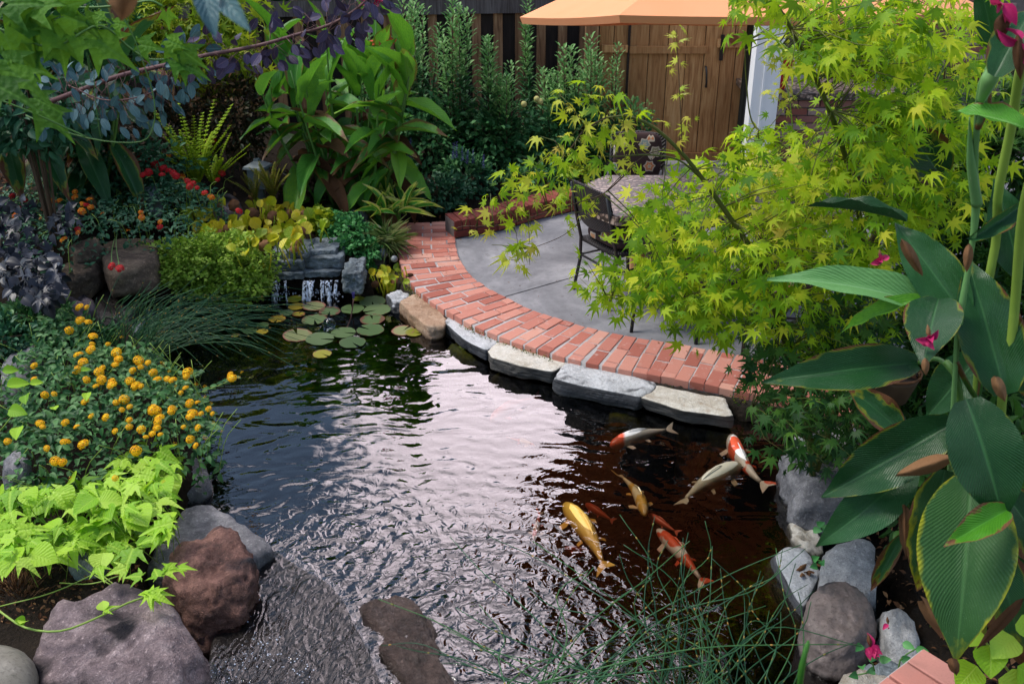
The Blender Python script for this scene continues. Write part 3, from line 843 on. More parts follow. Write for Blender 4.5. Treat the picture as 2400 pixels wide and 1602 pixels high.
CTRL = [(-0.9, 8.6, -.07), (0, 8, -.07), (2, 7, -.07), (4, 9, -.07), (3, 5, -.09), (2.2, 4.6, -.12), (1.9, 3.6, -.12), (2.5, 3.2, -.06), (1.8, 2.2, -.1), (.8, 1.6, -.15), (-1, 1.8, .05), (-1.5, 2.8, .02),
        (-2.0, 3.4, .04), (-1.6, 4.2, .0), (-2.3, 4.6, .05), (-2.5, 5.5, .05), (-2.9, 6.3, .0), (-3.8, 7.2, .35), (-2.6, 7.6, .02), (-2.3, 7.1, -.05), (-1.9, 8.0, .15), (-1.3, 8, .05), (-3.2, 9.3, .4), (-1.4, 9.6, .1), (0, 10, .1), (-5, 6, .5),
        (-7, 9, .5), (1, 10.4, .0), (1.8, 9.8, -.06), (3, 12, -.07), (-4, 11.5, .3), (-5, 3, .3), (4, 3, -.05)]
def gh(X, Y):
    X = np.asarray(X, float); Y = np.asarray(Y, float)
    num = np.zeros(X.shape); den = np.zeros(X.shape)
    for a, b, h in CTRL:
        wgt = 1.0 / ((X - a) ** 2 + (Y - b) ** 2 + 0.05) ** 2
        num += wgt * h; den += wgt
    return num / den
def ghp(x, y): return float(gh(np.array([x]), np.array([y]))[0])
xs = np.concatenate([np.linspace(-80, -8, 10)[:-1], np.arange(-8, -4, 0.25), np.arange(-4, 3.2, 0.055), np.arange(3.2, 8, 0.25), np.linspace(8, 80, 10)])
ys = np.concatenate([np.linspace(-30, 0, 6)[:-1], np.arange(0, 2, 0.12), np.arange(2, 8.2, 0.055), np.arange(8.2, 14, 0.25), np.linspace(14, 90, 10)])
X, Y = np.meshgrid(xs, ys)
sdv = sdist(X, Y, POND)
b = gh(X, Y)
fade = np.clip((np.hypot(X, Y - 6) - 9) / 6, 0, 1)
b = b * (1 - fade) - 0.07 * fade
b += 0.018 * np.sin(X * 9 + Y * 4) * np.sin(Y * 11 - X * 3) * (b > -0.05)
tt = np.clip(sdv / 0.14, 0, 1)
Z = np.where(sdv < 0, np.maximum(-0.95, -0.21 + sdv * 4.0), (-0.21) * (1 - tt) + b * tt)
_ip = [G(x, y, 0) for x, y in [(1064, 520), (1071, 588), (1127, 663), (1229, 718), (1399, 772), (1600, 808), (1830, 850), (2150, 925)]]
_op = [G(x, y, 0) for x, y in [(2200, 1015), (2080, 990), (1804, 944), (1571, 895), (1369, 842), (1175, 786), (1055, 738), (984, 691), (936, 607), (940, 530)]]
spd = sdist(X, Y, [(p.x, p.y) for p in _ip + _op])
Z = np.where(spd < 0.30, np.minimum(Z, -0.27), Z)
_sl = [G(x, y, -.07)[:2] for x, y in [(330, 1400), (420, 1160), (490, 1140), (700, 1270), (860, 1380), (960, 1600), (1100, 1900), (380, 1900), (420, 1500)]]
Z = np.where(sdist(X, Y, [tuple(q) for q in _sl]) < 0.02, np.minimum(Z, -0.3), Z)
_rb = [G(x, y, -.1)[:2] for x, y in [(1800, 1040), (2060, 1040), (2100, 1300), (2150, 1560), (1960, 1640), (1870, 1500), (1800, 1300)]]
Z = np.where(sdist(X, Y, [tuple(q) for q in _rb]) < 0.02, np.minimum(Z, -0.24), Z)
acc = Acc()
nx_, ny_ = len(xs), len(ys)
idx = np.arange(nx_ * ny_).reshape(ny_, nx_)
Fq = np.stack([idx[:-1, :-1], idx[:-1, 1:], idx[1:, 1:], idx[1:, :-1]], -1).reshape(-1, 4)
def groundmat():
    m, t, N_, L_ = newmat('garden_soil')
    v = worldvec(t)
    a = noisef(t, 7, 6, 0.7, v); f = noisef(t, 60, 4, 0.7, v)
    c = ramp(t, [(0.3, (0.012, 0.009, 0.006)), (0.55, (0.03, 0.021, 0.014)), (0.75, (0.07, 0.05, 0.032))], math_(t, 'ADD', math_(t, 'MULTIPLY', a, .6), math_(t, 'MULTIPLY', f, .4)))
    sp = N_('ShaderNodeSeparateXYZ'); L_(v, sp.inputs[0])
    deep = math_(t, 'MULTIPLY', math_(t, 'SUBTRACT', -0.24, sp.outputs[2]), 9, True)
    c = mixc(t, deep, c, (0.0035, 0.003, 0.0018))
    return finish(m, t, principled(t, c, 0.95, 0.15, bump(t, math_(t, 'ADD', a, f), 1.0, 0.03)))
acc.add(np.stack([X, Y, Z], -1).reshape(-1, 3), Fq)
g = link('ground', acc.mesh('ground', groundmat())); setp(g, 'dark garden soil around the pond', kind='structure')

# the water sheet, cut to the pond
bm = bmesh.new()
cx, cy = POND_np.mean(0)
ring = [bm.verts.new((cx + (x - cx) * 1.05 + (0.02 if x > cx else -0.02), cy + (y - cy) * 1.03, WZ)) for x, y in POND]
f = bm.faces.new(ring)
f.normal_update()
if f.normal.z < 0: f.normal_flip()
_low = bmesh.ops.extrude_face_region(bm, geom=[f])
bmesh.ops.translate(bm, verts=[v for v in _low['geom'] if isinstance(v, bmesh.types.BMVert)], vec=(0, 0, -1.1))
if len(bm.faces) == len(ring) + 1:                 # keep the top face so that the body is closed
    bm.faces.new(ring)
bmesh.ops.recalc_face_normals(bm, faces=bm.faces[:])
bmesh.ops.triangulate(bm, faces=bm.faces[:])
me = bpy.data.meshes.new('pond_water'); bm.to_mesh(me); bm.free(); me.materials.append(M_water)
o = link('pond_water', me); setp(o, 'dark rippled pond water reflecting the sky', kind='structure')

# ------------------------------------------------------------------ patio and curved brick path
inner_px = [(1064, 520), (1066, 534), (1067, 560), (1071, 588), (1083, 616), (1100, 640), (1127, 663), (1161, 684), (1195, 701), (1229, 718), (1277, 736), (1331, 753), (1399, 772), (1481, 789), (1600, 808), (1743, 834), (1830, 850), (2000, 885), (2150, 925)]
inner = curve([G(x, y, 0) for x, y in inner_px], 260)
seg = [0.0]
for i in range(1, len(inner)): seg.append(seg[-1] + (inner[i] - inner[i - 1]).length)
def inner_at(s):
    k = int(np.clip(np.searchsorted(seg, s) - 1, 0, len(inner) - 2))
    f = (s - seg[k]) / max(1e-9, seg[k + 1] - seg[k])
    lo, hi = max(0, k - 9), min(len(inner) - 1, k + 10)
    return inner[k].lerp(inner[k + 1], f), (inner[hi] - inner[lo]).normalized()
RW = 0.49
path_root = empty('brick_path', (0, 0, 0), 'curved path of red bricks with pale joints between pond and patio', kind='structure')
acc = Acc(); V = []; n = 140
for i in range(n + 1):
    p, t = inner_at(seg[-1] * i / n)
    o_ = Vector((t.y, -t.x, 0)); o_ = o_ if (o_.x * 0 + o_.dot(Vector((cx, cy, 0)) - p)) > 0 else -o_
    a, b_ = p - o_ * 0.004, p + o_ * (RW - 0.008)
    V += [(a.x, a.y, -0.005), (b_.x, b_.y, -0.005), (b_.x, b_.y, -0.06), (b_.x, b_.y, -0.19), (a.x, a.y, -0.1)]
F = []
for i in range(n):
    k = i * 5
    F += [(k, k + 1, k + 6, k + 5), (k + 1, k + 2, k + 7, k + 6), (k + 2, k + 3, k + 8, k + 7), (k + 4, k, k + 5, k + 9)]
acc.add(V, np.array(F))
mo = wpart('mortar', acc, M_mortar, path_root)
# dark liner strip under the outer edge of the path
acc = Acc(); V = []
for i in range(n + 1):
    p, t = inner_at(seg[-1] * i / n)
    o_ = Vector((t.y, -t.x, 0)); o_ = o_ if o_.dot(Vector((cx, cy, 0)) - p) > 0 else -o_
    for dd, zz in ((RW + 0.005, -0.05), (RW + 0.012, -0.05), (RW + 0.03, -0.07), (RW + 0.045, -0.09), (RW + 0.055, -0.17)):
        q = p + o_ * (dd + 0.008 * math.sin(i * 1.7)); V.append((q.x, q.y, zz + 0.008 * math.sin(i * 2.3)))
F = [(i * 5 + k, i * 5 + k + 1, i * 5 + k + 6, i * 5 + k + 5) for i in range(n) for k in range(4)]
acc.add(V, np.array(F))
lin = link('pond_liner', acc.mesh('pond_liner', M_soil)); setp(lin, 'crumpled dark liner edge between bricks and coping stones', kind='structure')
rnd = random.Random(5)
def brick_mesh(l, wd, h, mat, name='brick'):
    a = Acc(); box(a, (0, 0, -h / 2), (wd, l, h), bev=0.004, jit=0.0015)
    return a.mesh(name, mat, False)
np.random.seed(3)
full = [brick_mesh(0.199, 0.083, 0.055, M_brick) for _ in range(4)]
half = [brick_mesh(0.067, 0.083, 0.055, M_brick) for _ in range(3)]
s = 0.03; row = 0
while s < seg[-1] - 0.05:
    p, t = inner_at(s)
    o_ = Vector((t.y, -t.x, 0)); o_ = o_ if o_.dot(Vector((cx, cy, 0)) - p) > 0 else -o_
    cells = [(0.100, 0), (0.313, 0), (0.453, 1)] if row % 2 == 0 else [(0.034, 1), (0.175, 0), (0.388, 0)]
    for d0, kind in cells:
        q = p + o_ * (d0 + rnd.uniform(-.003, .003)) + t * rnd.uniform(-.003, .003)
        widen = 1.0 + d0 * 0.22
        M = frame((q.x, q.y, rnd.uniform(-0.002, 0.005)), o_ + t * rnd.uniform(-.025, .025), (rnd.uniform(-.02, .02), rnd.uniform(-.02, .02), 1), widen, 1, 1)
        place('brick', rnd.choice(half if kind else full), path_root, M)
    s += 0.0955 + rnd.uniform(-.003, .003); row += 1

# patio slab
bm = bmesh.new()
curb_px = [(1066, 557), (1115, 549), (1168, 539), (1220, 524), (1267, 511), (1315, 500), (1362, 490), (1415, 484)]
curb = [G(x, y, 0) for x, y in curb_px]
pp = [(v.x, v.y) for v in inner[20::6]] + [(4.2, 5.2), (9, 5.5), (9, 10.7), (1.2, 10.7), (1.0, 9.5)] + [(v.x, v.y + 0.02) for v in curb[::-1]]
vs = [bm.verts.new((x, y, -0.012)) for x, y in pp]
f = bm.faces.new(vs)
f.normal_update()
if f.normal.z < 0: f.normal_flip()
j1a, j1b = G(1190, 690), G(1365, 640)
def groove(a, b_, wd=0.007):
    d = (b_ - a).normalized(); nn = Vector((-d.y, d.x, 0))
    for sg in (1, -1):
        bmesh.ops.bisect_plane(bm, geom=bm.verts[:] + bm.edges[:] + bm.faces[:], plane_co=a + nn * wd * sg, plane_no=nn)
    bm.faces.ensure_lookup_table()
    kill = [f for f in bm.faces if abs((f.calc_center_median() - a).dot(nn)) < wd * 0.9 and f.calc_area() < 0.5]
    bmesh.ops.delete(bm, geom=kill, context='FACES')
groove(j1a, j1b)
jd = (j1b - j1a).normalized()
bmesh.ops.triangulate(bm, faces=bm.faces[:])
r_ = bmesh.ops.extrude_face_region(bm, geom=bm.faces[:])
bmesh.ops.translate(bm, verts=[v for v in r_['geom'] if isinstance(v, bmesh.types.BMVert)], vec=(0, 0, -0.05))
bmesh.ops.recalc_face_normals(bm, faces=bm.faces[:])
me = bpy.data.meshes.new('patio'); bm.to_mesh(me); bm.free(); me.materials.append(M_conc)
o = link('patio', me); setp(o, 'grey weathered concrete patio inside the brick curve', kind='structure')

# raised brick kerb behind the patio
cw = empty('brick_planter_kerb', curb[0], 'low dark red brick kerb edging the planted bed behind the patio', 'kerb')
cc = curve(curb, 60)
cs = [0.0]
for i in range(1, len(cc)): cs.append(cs[-1] + (cc[i] - cc[i - 1]).length)
def c_at(s):
    k = int(np.clip(np.searchsorted(cs, s) - 1, 0, len(cc) - 2)); f = (s - cs[k]) / (cs[k + 1] - cs[k])
    t = (cc[min(k + 3, len(cc) - 1)] - cc[max(k - 2, 0)]).normalized()
    return cc[k].lerp(cc[k + 1], f), t, Vector((-t.y, t.x, 0))
acc = Acc()
for i in range(30):
    p, t, nn = c_at(cs[-1] * (i + .5) / 30)
    q = p + nn * 0.115
    box(acc, (q.x, q.y, 0.068), (cs[-1] / 30 * 1.05, 0.20, 0.136), R3=np.array([[t.x, nn.x, 0], [t.y, nn.y, 0], [0, 0, 1]]))
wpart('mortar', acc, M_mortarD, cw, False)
cap = brick_mesh(0.225, 0.062, 0.085, M_brickD); st = brick_mesh(0.198, 0.1, 0.055, M_brickD)
s = 0.035
while s < cs[-1] - 0.02:
    p, t, nn = c_at(s); q = p + nn * 0.112
    place('brick', cap, cw, frame((q.x, q.y, 0.148), nn, (0, 0, 1)))
    s += 0.072
s = 0.1
while s < cs[-1] - 0.08:
    p, t, nn = c_at(s); q = p + nn * 0.045
    place('brick', st, cw, frame((q.x, q.y, 0.055), t, (0, 0, 1)))
    s += 0.21

# near brick wall corner at the bottom right
zt = 0.55
bw = empty('brick_pier', G(2200, 1640, zt), 'pale pink brick pier top at the lower corner below the big canna leaves', 'wall')
E0, E1 = G(2165, 1518, zt), G(2335, 1625, zt)
ed = (E1 - E0).normalized(); en = Vector((ed.y, -ed.x, 0))
acc = Acc(); q = E0 + ed * 0.35 + en * 0.16
box(acc, (q.x, q.y, zt - 0.33), (0.72, 0.34, 0.62), R3=np.array([[ed.x, en.x, 0], [ed.y, en.y, 0], [0, 0, 1]]))
wpart('mortar', acc, M_mortar, bw, False)
bl = brick_mesh(0.2, 0.095, 0.06, M_brickP); 
for i in range(4):
    for j in range(3):
        q = E0 + ed * (0.1 + i * 0.212 + (0 if j % 2 else 0)) + en * (0.047 + j * 0.106)
        place('brick', bl, bw, frame((q.x, q.y, zt), ed + en * rnd.uniform(-.02, .02), (0, 0, 1)))
        if j == 0:
            for k in range(4): place('brick', bl, bw, frame((q.x - en.x * 0.002, q.y - en.y * .002, zt - 0.072 * (k + 1)), ed, (0, 0, 1)))

# ------------------------------------------------------------------ fence, gate, house corner
FA, FB = Vector((-7.5, 10.55, 0)), Vector((0.95, 11.5, 0))
fd = (FB - FA).normalized(); fn = Vector((fd.y, -fd.x, 0)); flen = (FB - FA).length
fence = empty('board_fence', FA, 'tall dark brown board fence with a weathered grey top rail behind the shrubs', 'fence')
Rf = np.array([[fd.x, fn.x, 0], [fd.y, fn.y, 0], [0, 0, 1]])
def fbox(name, s0, wd, z0, z1, off, th, mat, parent, me=None):
    q = FA + fd * s0 + fn * off
    a = Acc(); box(a, (0, 0, 0), (wd, th, z1 - z0), bev=0.003)
    me = me or a.mesh(name, mat, False)
    M = Matrix.Identity(4)
    for i in range(3):
        M[i][0] = fd[i]; M[i][1] = fn[i]
    M[0][3], M[1][3], M[2][3] = q.x, q.y, (z0 + z1) / 2
    place(name, me, parent, M); return me
mb = mf = None
i = 0; s = 0.0
while s < flen:
    mb = fbox('board', s + 0.07, 0.15, 0.02, 1.40, 0.0, 0.018, M_wood_d, fence, mb)
    mf = fbox('board', s + 0.19, 0.10 if mf is None else 0.1, 0.02, 1.40, 0.022, 0.018, M_wood_f, fence, mf)
    s += 0.24
fbox('rail', flen / 2, flen, 1.40, 1.56, 0.045, 0.04, M_wood_r, fence)
fbox('rail', flen / 2, flen, 0.25, 0.34, -0.03, 0.04, M_wood_d, fence)
fbox('rail', flen / 2, flen, 1.585, 1.62, 0.03, 0.10, M_wood_r, fence)
ml = None
for k in range(3):
    fbox('slat', flen / 2, flen, 1.66 + k * 0.09, 1.73 + k * 0.09, 0.0, 0.02, M_wood_f, fence)
for k in range(5): fbox('post', k * flen / 4, 0.09, 0.0, 1.95, -0.05, 0.09, M_wood_d, fence)

GY = 10.35
gate = empty('wooden_gate', (1.9, GY, 0), 'honey brown plank gate with a black handle between fence and white post', 'gate')
def gbox(name, x0, x1, z0, z1, y0, th, mat, bev=0.004, parent=None):
    a = Acc(); box(a, ((x0 + x1) / 2, GY + y0, (z0 + z1) / 2), (x1 - x0, th, z1 - z0), bev=0)
    return wpart(name, a, mat, parent or gate, False)
gx = [A(v, 250, GY).x for v in (1398, 1432, 1466, 1512, 1556, 1598, 1640, 1678, 1712, 1752, 1795)]
for i in range(len(gx) - 1):
    gbox('plank', gx[i] + 0.004, gx[i + 1] - 0.004, 0.04, 1.82, 0.0 + (0.006 if i % 2 else 0), 0.02, M_wood_g)
gbox('backing', gx[0], gx[-1], 0.06, 1.80, 0.022, 0.008, M_wood_d)
zr = A(1500, 100, GY).z
gbox('rail', gx[0] + .03, gx[2] - .01, zr - 0.09, zr - 0.02, -0.03, 0.035, M_wood_g)
gbox('rail', gx[2] + .01, gx[6] + 0.02, zr - 0.10, zr - 0.03, -0.033, 0.035, M_wood_g)
gbox('rail', gx[7] - .05, gx[9] + 0.02, zr - 0.04, zr + 0.04, -0.033, 0.035, M_wood_g)
zb = A(1500, 398, GY).z
gbox('rail', gx[2], gx[9], max(0.05, zb - 0.04), max(0.13, zb + 0.045), -0.033, 0.035, M_wood_g)
gbox('post', gx[2] - 0.012, gx[2] + 0.012, 0.02, 1.85, -0.02, 0.03, M_wood_d)
gbox('post', gx[0] - 0.14, gx[0] - 0.01, 0.0, 1.9, -0.01, 0.09, M_wood_f)
gbox('strap', gx[7] - 0.02, gx[7] + 0.015, A(1690, 140, GY).z, A(1690, 80, GY).z, -0.04, 0.03, M_wood_d)
hp = [A(1655, y, GY - 0.04) for y in (158, 170, 190, 204)]
acc = Acc(); tube(acc, [hp[0] + Vector((0, 0.03, 0)), hp[0], hp[1] + Vector((0, -0.02, 0)), hp[2] + Vector((0, -0.02, 0)), hp[3], hp[3] + Vector((0, 0.03, 0))], 0.011, 8)
wpart('handle', acc, M_black, gate)

HY = 9.6
wp = empty('white_post', (A(1770, 200, HY).x, HY, 0), 'white painted house corner post beside the gate and umbrella pole', 'post')
px0, px1 = A(1764, 200, HY).x - 0.03, A(1822, 200, HY).x - 0.04
acc = Acc(); box(acc, ((px0 + px1) / 2, HY, 1.6), (px1 - px0, 0.25, 3.3), bev=0.01); wpart('shaft', acc, M_white, wp, False)
acc = Acc(); box(acc, (px0 + 0.10, HY - 0.135, 1.6), (0.02, 0.02, 3.2)); box(acc, (px1 + 0.016, HY + 0.03, 1.6), (0.03, 0.3, 3.3)); wpart('trim', acc, M_white, wp, False)
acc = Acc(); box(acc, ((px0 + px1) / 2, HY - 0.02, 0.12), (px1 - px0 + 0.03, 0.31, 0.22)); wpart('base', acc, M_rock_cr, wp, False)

# covered kitchen beyond the post, half hidden by the maple
M_stucco = flat('beige_render', (0.20, 0.17, 0.135), 0.9, 0.2, (0.14, 0.115, 0.09), 3)
M_dim = flat('dark_interior', (0.03, 0.024, 0.02), 0.8, 0.2)
bwall = empty('old_brick_wall', (4.6, 11.2, 0), 'old mottled brick chimney wall with a projecting dark ledge seen through the maple', 'wall')
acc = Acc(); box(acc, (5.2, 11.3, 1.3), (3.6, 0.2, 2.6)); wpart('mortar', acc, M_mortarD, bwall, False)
ob = brick_mesh(0.2, 0.03, 0.062, M_brickO)
for r in range(30):
    for k in range(15):
        xx = 3.52 + k * 0.212 + (0.1 if r % 2 else 0)
        M = Matrix.Translation((xx, 11.2, 0.35 + r * 0.075)) @ Matrix.Rotation(R(90), 4, 'Z') 
        M = Matrix(((0, 1, 0, xx), (-1, 0, 0, 11.195), (0, 0, 1, 0.4 + r * 0.075), (0, 0, 0, 1))) @ Matrix.Rotation(0, 4, 'Z')
        if k < 9 and 4 < r < 26: place('brick', ob, bwall, M)
acc = Acc(); box(acc, (4.9, 11.1, A(2000, 165, 11.1).z), (2.9, 0.2, 0.04)); wpart('ledge', acc, M_dim, bwall, False)
acc = Acc(); box(acc, (3.0, 11.6, 1.5), (2.4, 0.15, 3.0)); o = wall2 = link('kitchen_wall', acc.mesh('kitchen_wall', M_stucco, False)); setp(o, 'plain beige rendered wall in the dim covered kitchen beyond the white post', 'wall')
o['category'] = 'wall'
cnt = empty('brick_counter', (2.9, 9.9, 0), 'red brick outdoor counter with a speckled stone top beside the white post', 'counter')
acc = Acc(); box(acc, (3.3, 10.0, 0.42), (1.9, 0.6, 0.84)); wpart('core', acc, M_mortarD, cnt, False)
for r in range(11):
    for k in range(9):
        xx = 2.46 + k * 0.212 + (0.1 if r % 2 else 0)
        if xx > 4.2: continue
        M = Matrix(((0, 1, 0, xx), (-1, 0, 0, 9.695), (0, 0, 1, 0.07 + r * 0.075), (0, 0, 0, 1)))
        place('brick', ob, cnt, M)
acc = Acc(); box(acc, (3.3, 9.98, 0.87), (2.0, 0.72, 0.06)); wpart('countertop', acc, M_mosaic, cnt, False)
acc = Acc(); q = A(1792, 425, 9.1); box(acc, (q.x, 9.1, q.z), (0.24, 0.02, 0.18)); 
yb = empty('yellow_bin', (q.x, 9.2, 0), 'small dull yellow bin standing at the foot of the brick counter', 'bin')
acc = Acc(); box(acc, (q.x, 9.2, 0.16), (0.27, 0.24, 0.32), bev=0.01); wpart('body', acc, flat('ochre_plastic', (0.36, 0.25, 0.09)), yb, False)
acc = Acc(); box(acc, (q.x, 9.2, 0.335), (0.29, 0.26, 0.03), bev=0.01); wpart('lid', acc, M_black, yb, False)
q = A(1895, 245, 10.1)
gc = empty('grey_chair', (q.x, 10.3, 0.45), 'pale grey curved chair back behind the stone counter', 'chair')
acc = Acc()
Vg = []; nI = 8
for j in range(7):
    for i in range(nI + 1):
        a = -0.9 + 1.8 * i / nI; hw = 0.24 * (1 - 0.04 * j) * (1 if j < 5 else (0.93 if j == 5 else 0.8))
        Vg.append((q.x + math.sin(a) * hw, 10.3 + 0.22 - math.cos(a) * 0.2, 0.75 + j * 0.075 - (0.03 * abs(a) if j > 4 else 0)))
acc.add(Vg, np.array([(j * 9 + i, j * 9 + i + 1, (j + 1) * 9 + i + 1, (j + 1) * 9 + i) for j in range(6) for i in range(nI)]))
wpart('backrest', acc, flat('grey_plastic', (0.36, 0.36, 0.36)), gc)
acc = Acc(); box(acc, (q.x, 10.4, 0.72), (0.4, 0.4, 0.04), bev=0.01); wpart('seat', acc, flat('grey_plastic2', (0.36, 0.36, 0.36)), gc)
q = A(1822, 245, 9.8)
o = link('red_folder', box(Acc(), (0, 0, 0), (0.18, 0.03, 0.30), bev=0.004).mesh('red_folder', flat('red_card', (0.5, 0.01, 0.02)), False)); o.location = (q.x, 9.8, 1.05); o.rotation_euler = (0.2, 0.15, 0.3)
setp(o, 'bright red folder standing on the stone counter next to the white post', 'folder')

# ------------------------------------------------------------------ umbrella
UX, UY = 1.63, 7.05
um = empty('patio_umbrella', (UX, UY, 0), 'large orange patio umbrella tilted over the table', 'umbrella')
tilt = R(8.7); UZ = 1.98; UR = 1.60
def urim(ang, r, z):
    x = -math.sin(R(ang)) * r; y = -math.cos(R(ang)) * r
    return Vector((UX + x, UY + y * math.cos(tilt), UZ + z - y * math.sin(tilt) * 1.0))
angs = [40 + 60 * k for k in range(6)]
acc = Acc(); apex = urim(0, 0, 0.62)
for k in range(6):
    V = []; n_ = 8
    for j in range(n_ + 1):
        t = j / n_
        a = urim(angs[k], UR * t, 0.62 * (1 - t) + 0.03 * math.sin(math.pi * t)); b_ = urim(angs[(k + 1) % 6], UR * t, 0.62 * (1 - t) + 0.03 * math.sin(math.pi * t))
        for i in range(9):
            s_ = i / 8; q = a.lerp(b_, s_)
            sag = -0.012 * 4 * s_ * (1 - s_) * t
            V.append((q.x, q.y, q.z + sag))
    F = [(j * 9 + i, j * 9 + i + 1, (j + 1) * 9 + i + 1, (j + 1) * 9 + i) for j in range(n_) for i in range(8)]
    acc.add(V, np.array(F)[8:])
    acc.add([V[0], *V[9:18]], np.array([(0, i + 1, i + 2) for i in range(8)]))
cv = acc.mesh('canopy', M_canopy, False, (UX, UY, 0))
bm = bmesh.new(); bm.from_mesh(cv); bmesh.ops.remove_doubles(bm, verts=bm.verts[:], dist=1e-4); bmesh.ops.recalc_face_normals(bm, faces=bm.faces[:]); bm.to_mesh(cv); bm.free()
link('canopy', cv, um)
for k in range(6):
    acc = Acc(); a, b_ = urim(angs[k], UR * 1.0, 0), urim(angs[(k + 1) % 6], UR * 1.0, 0)
    V = []
    for i in range(9):
        q = a.lerp(b_, i / 8); sg = -0.012 * 4 * i / 8 * (1 - i / 8)
        V += [(q.x, q.y, q.z + sg + 0.0), (q.x + (UX - q.x) * .012, q.y + (UY - q.y) * .012, q.z + sg - 0.045)]
    acc.add(V, np.array([(2 * i, 2 * i + 1, 2 * i + 3, 2 * i + 2) for i in range(8)]))
    wpart('hem', acc, M_canopy, um)
    acc = Acc(); tube(acc, [urim(0, 0, 0.55), urim(angs[k], UR * 0.5, 0.27), urim(angs[k], UR * 0.98, -0.01)], 0.009, 5); wpart('rib', acc, M_black, um)
    acc = Acc(); tube(acc, [urim(0, 0, 0.15), urim(angs[k], UR * 0.5, 0.27)], 0.007, 5); wpart('strut', acc, M_black, um)
acc = Acc(); tube(acc, [(UX, UY, 0.08), (UX, UY, 1.2), (UX, UY, UZ), urim(0, 0, 0.62)], 0.024, 12); wpart('pole', acc, M_black, um)
acc = Acc(); tube(acc, [urim(0, 0, 0.58), urim(0, 0, 0.70)], [0.03, 0.012], 10); wpart('finial', acc, M_wood_g, um)
acc = Acc(); tube(acc, [(UX, UY, -0.012), (UX, UY, 0.05), (UX, UY, 0.08)], [0.24, 0.22, 0.05], 20); wpart('base', acc, M_black, um)
# a wind ornament hanging from the umbrella rim
q = A(1722, 95, 6.2)
o = link('hanging_ornament', box(Acc(), (0, 0, 0), (0.055, 0.012, 0.055), R3=np.array([[.7, 0, .7], [0, 1, 0], [-.7, 0, .7]])).mesh('hanging_ornament', flat('rust_pink', (0.4, 0.16, 0.10)), False)); o.location = q
setp(o, 'small rusty pink diamond ornament hanging below the orange umbrella rim', 'ornament')
acc = Acc(); tube(acc, [(0, 0, 0.03), (0, 0, 0.14)], 0.003, 4); link('cord', acc.mesh('cord', M_black), o)

# ------------------------------------------------------------------ table and chairs
TX, TY = 1.50, 7.05
tb = empty('stone_table', (TX, TY, 0), 'stone mosaic table with a thick speckled rim under the umbrella', 'table')
def tpoly(g): return [(-0.95 + g * 0, -0.28), (-0.78, -0.50), (0.80, -0.50), (0.98, -0.28), (0.98, 0.28), (0.80, 0.5), (-0.78, 0.5), (-0.95, 0.28)]
acc = Acc(); P8 = tpoly(0)
V = [(TX + x, TY + y, 0.66) for x, y in P8] + [(TX + x, TY + y, 0.715) for x, y in P8] + [(TX + x * .98, TY + y * .97, 0.725) for x, y in P8]
F8 = [(a, (a + 1) % 8, 8 + (a + 1) % 8, 8 + a) for a in range(8)] + [(8 + a, 8 + (a + 1) % 8, 16 + (a + 1) % 8, 16 + a) for a in range(8)]
acc.add(V, [np.array(F8), np.array([tuple(range(7, -1, -1)), tuple(range(16, 24))])]); wpart('tabletop', acc, M_mosaic, tb, False)
for sx in (-0.5, 0.5):
    acc = Acc(); box(acc, (TX + sx, TY + 0.1, 0.33), (0.12, 0.5, 0.66), bev=0.01); wpart('trestle', acc, M_wood_g, tb, False)

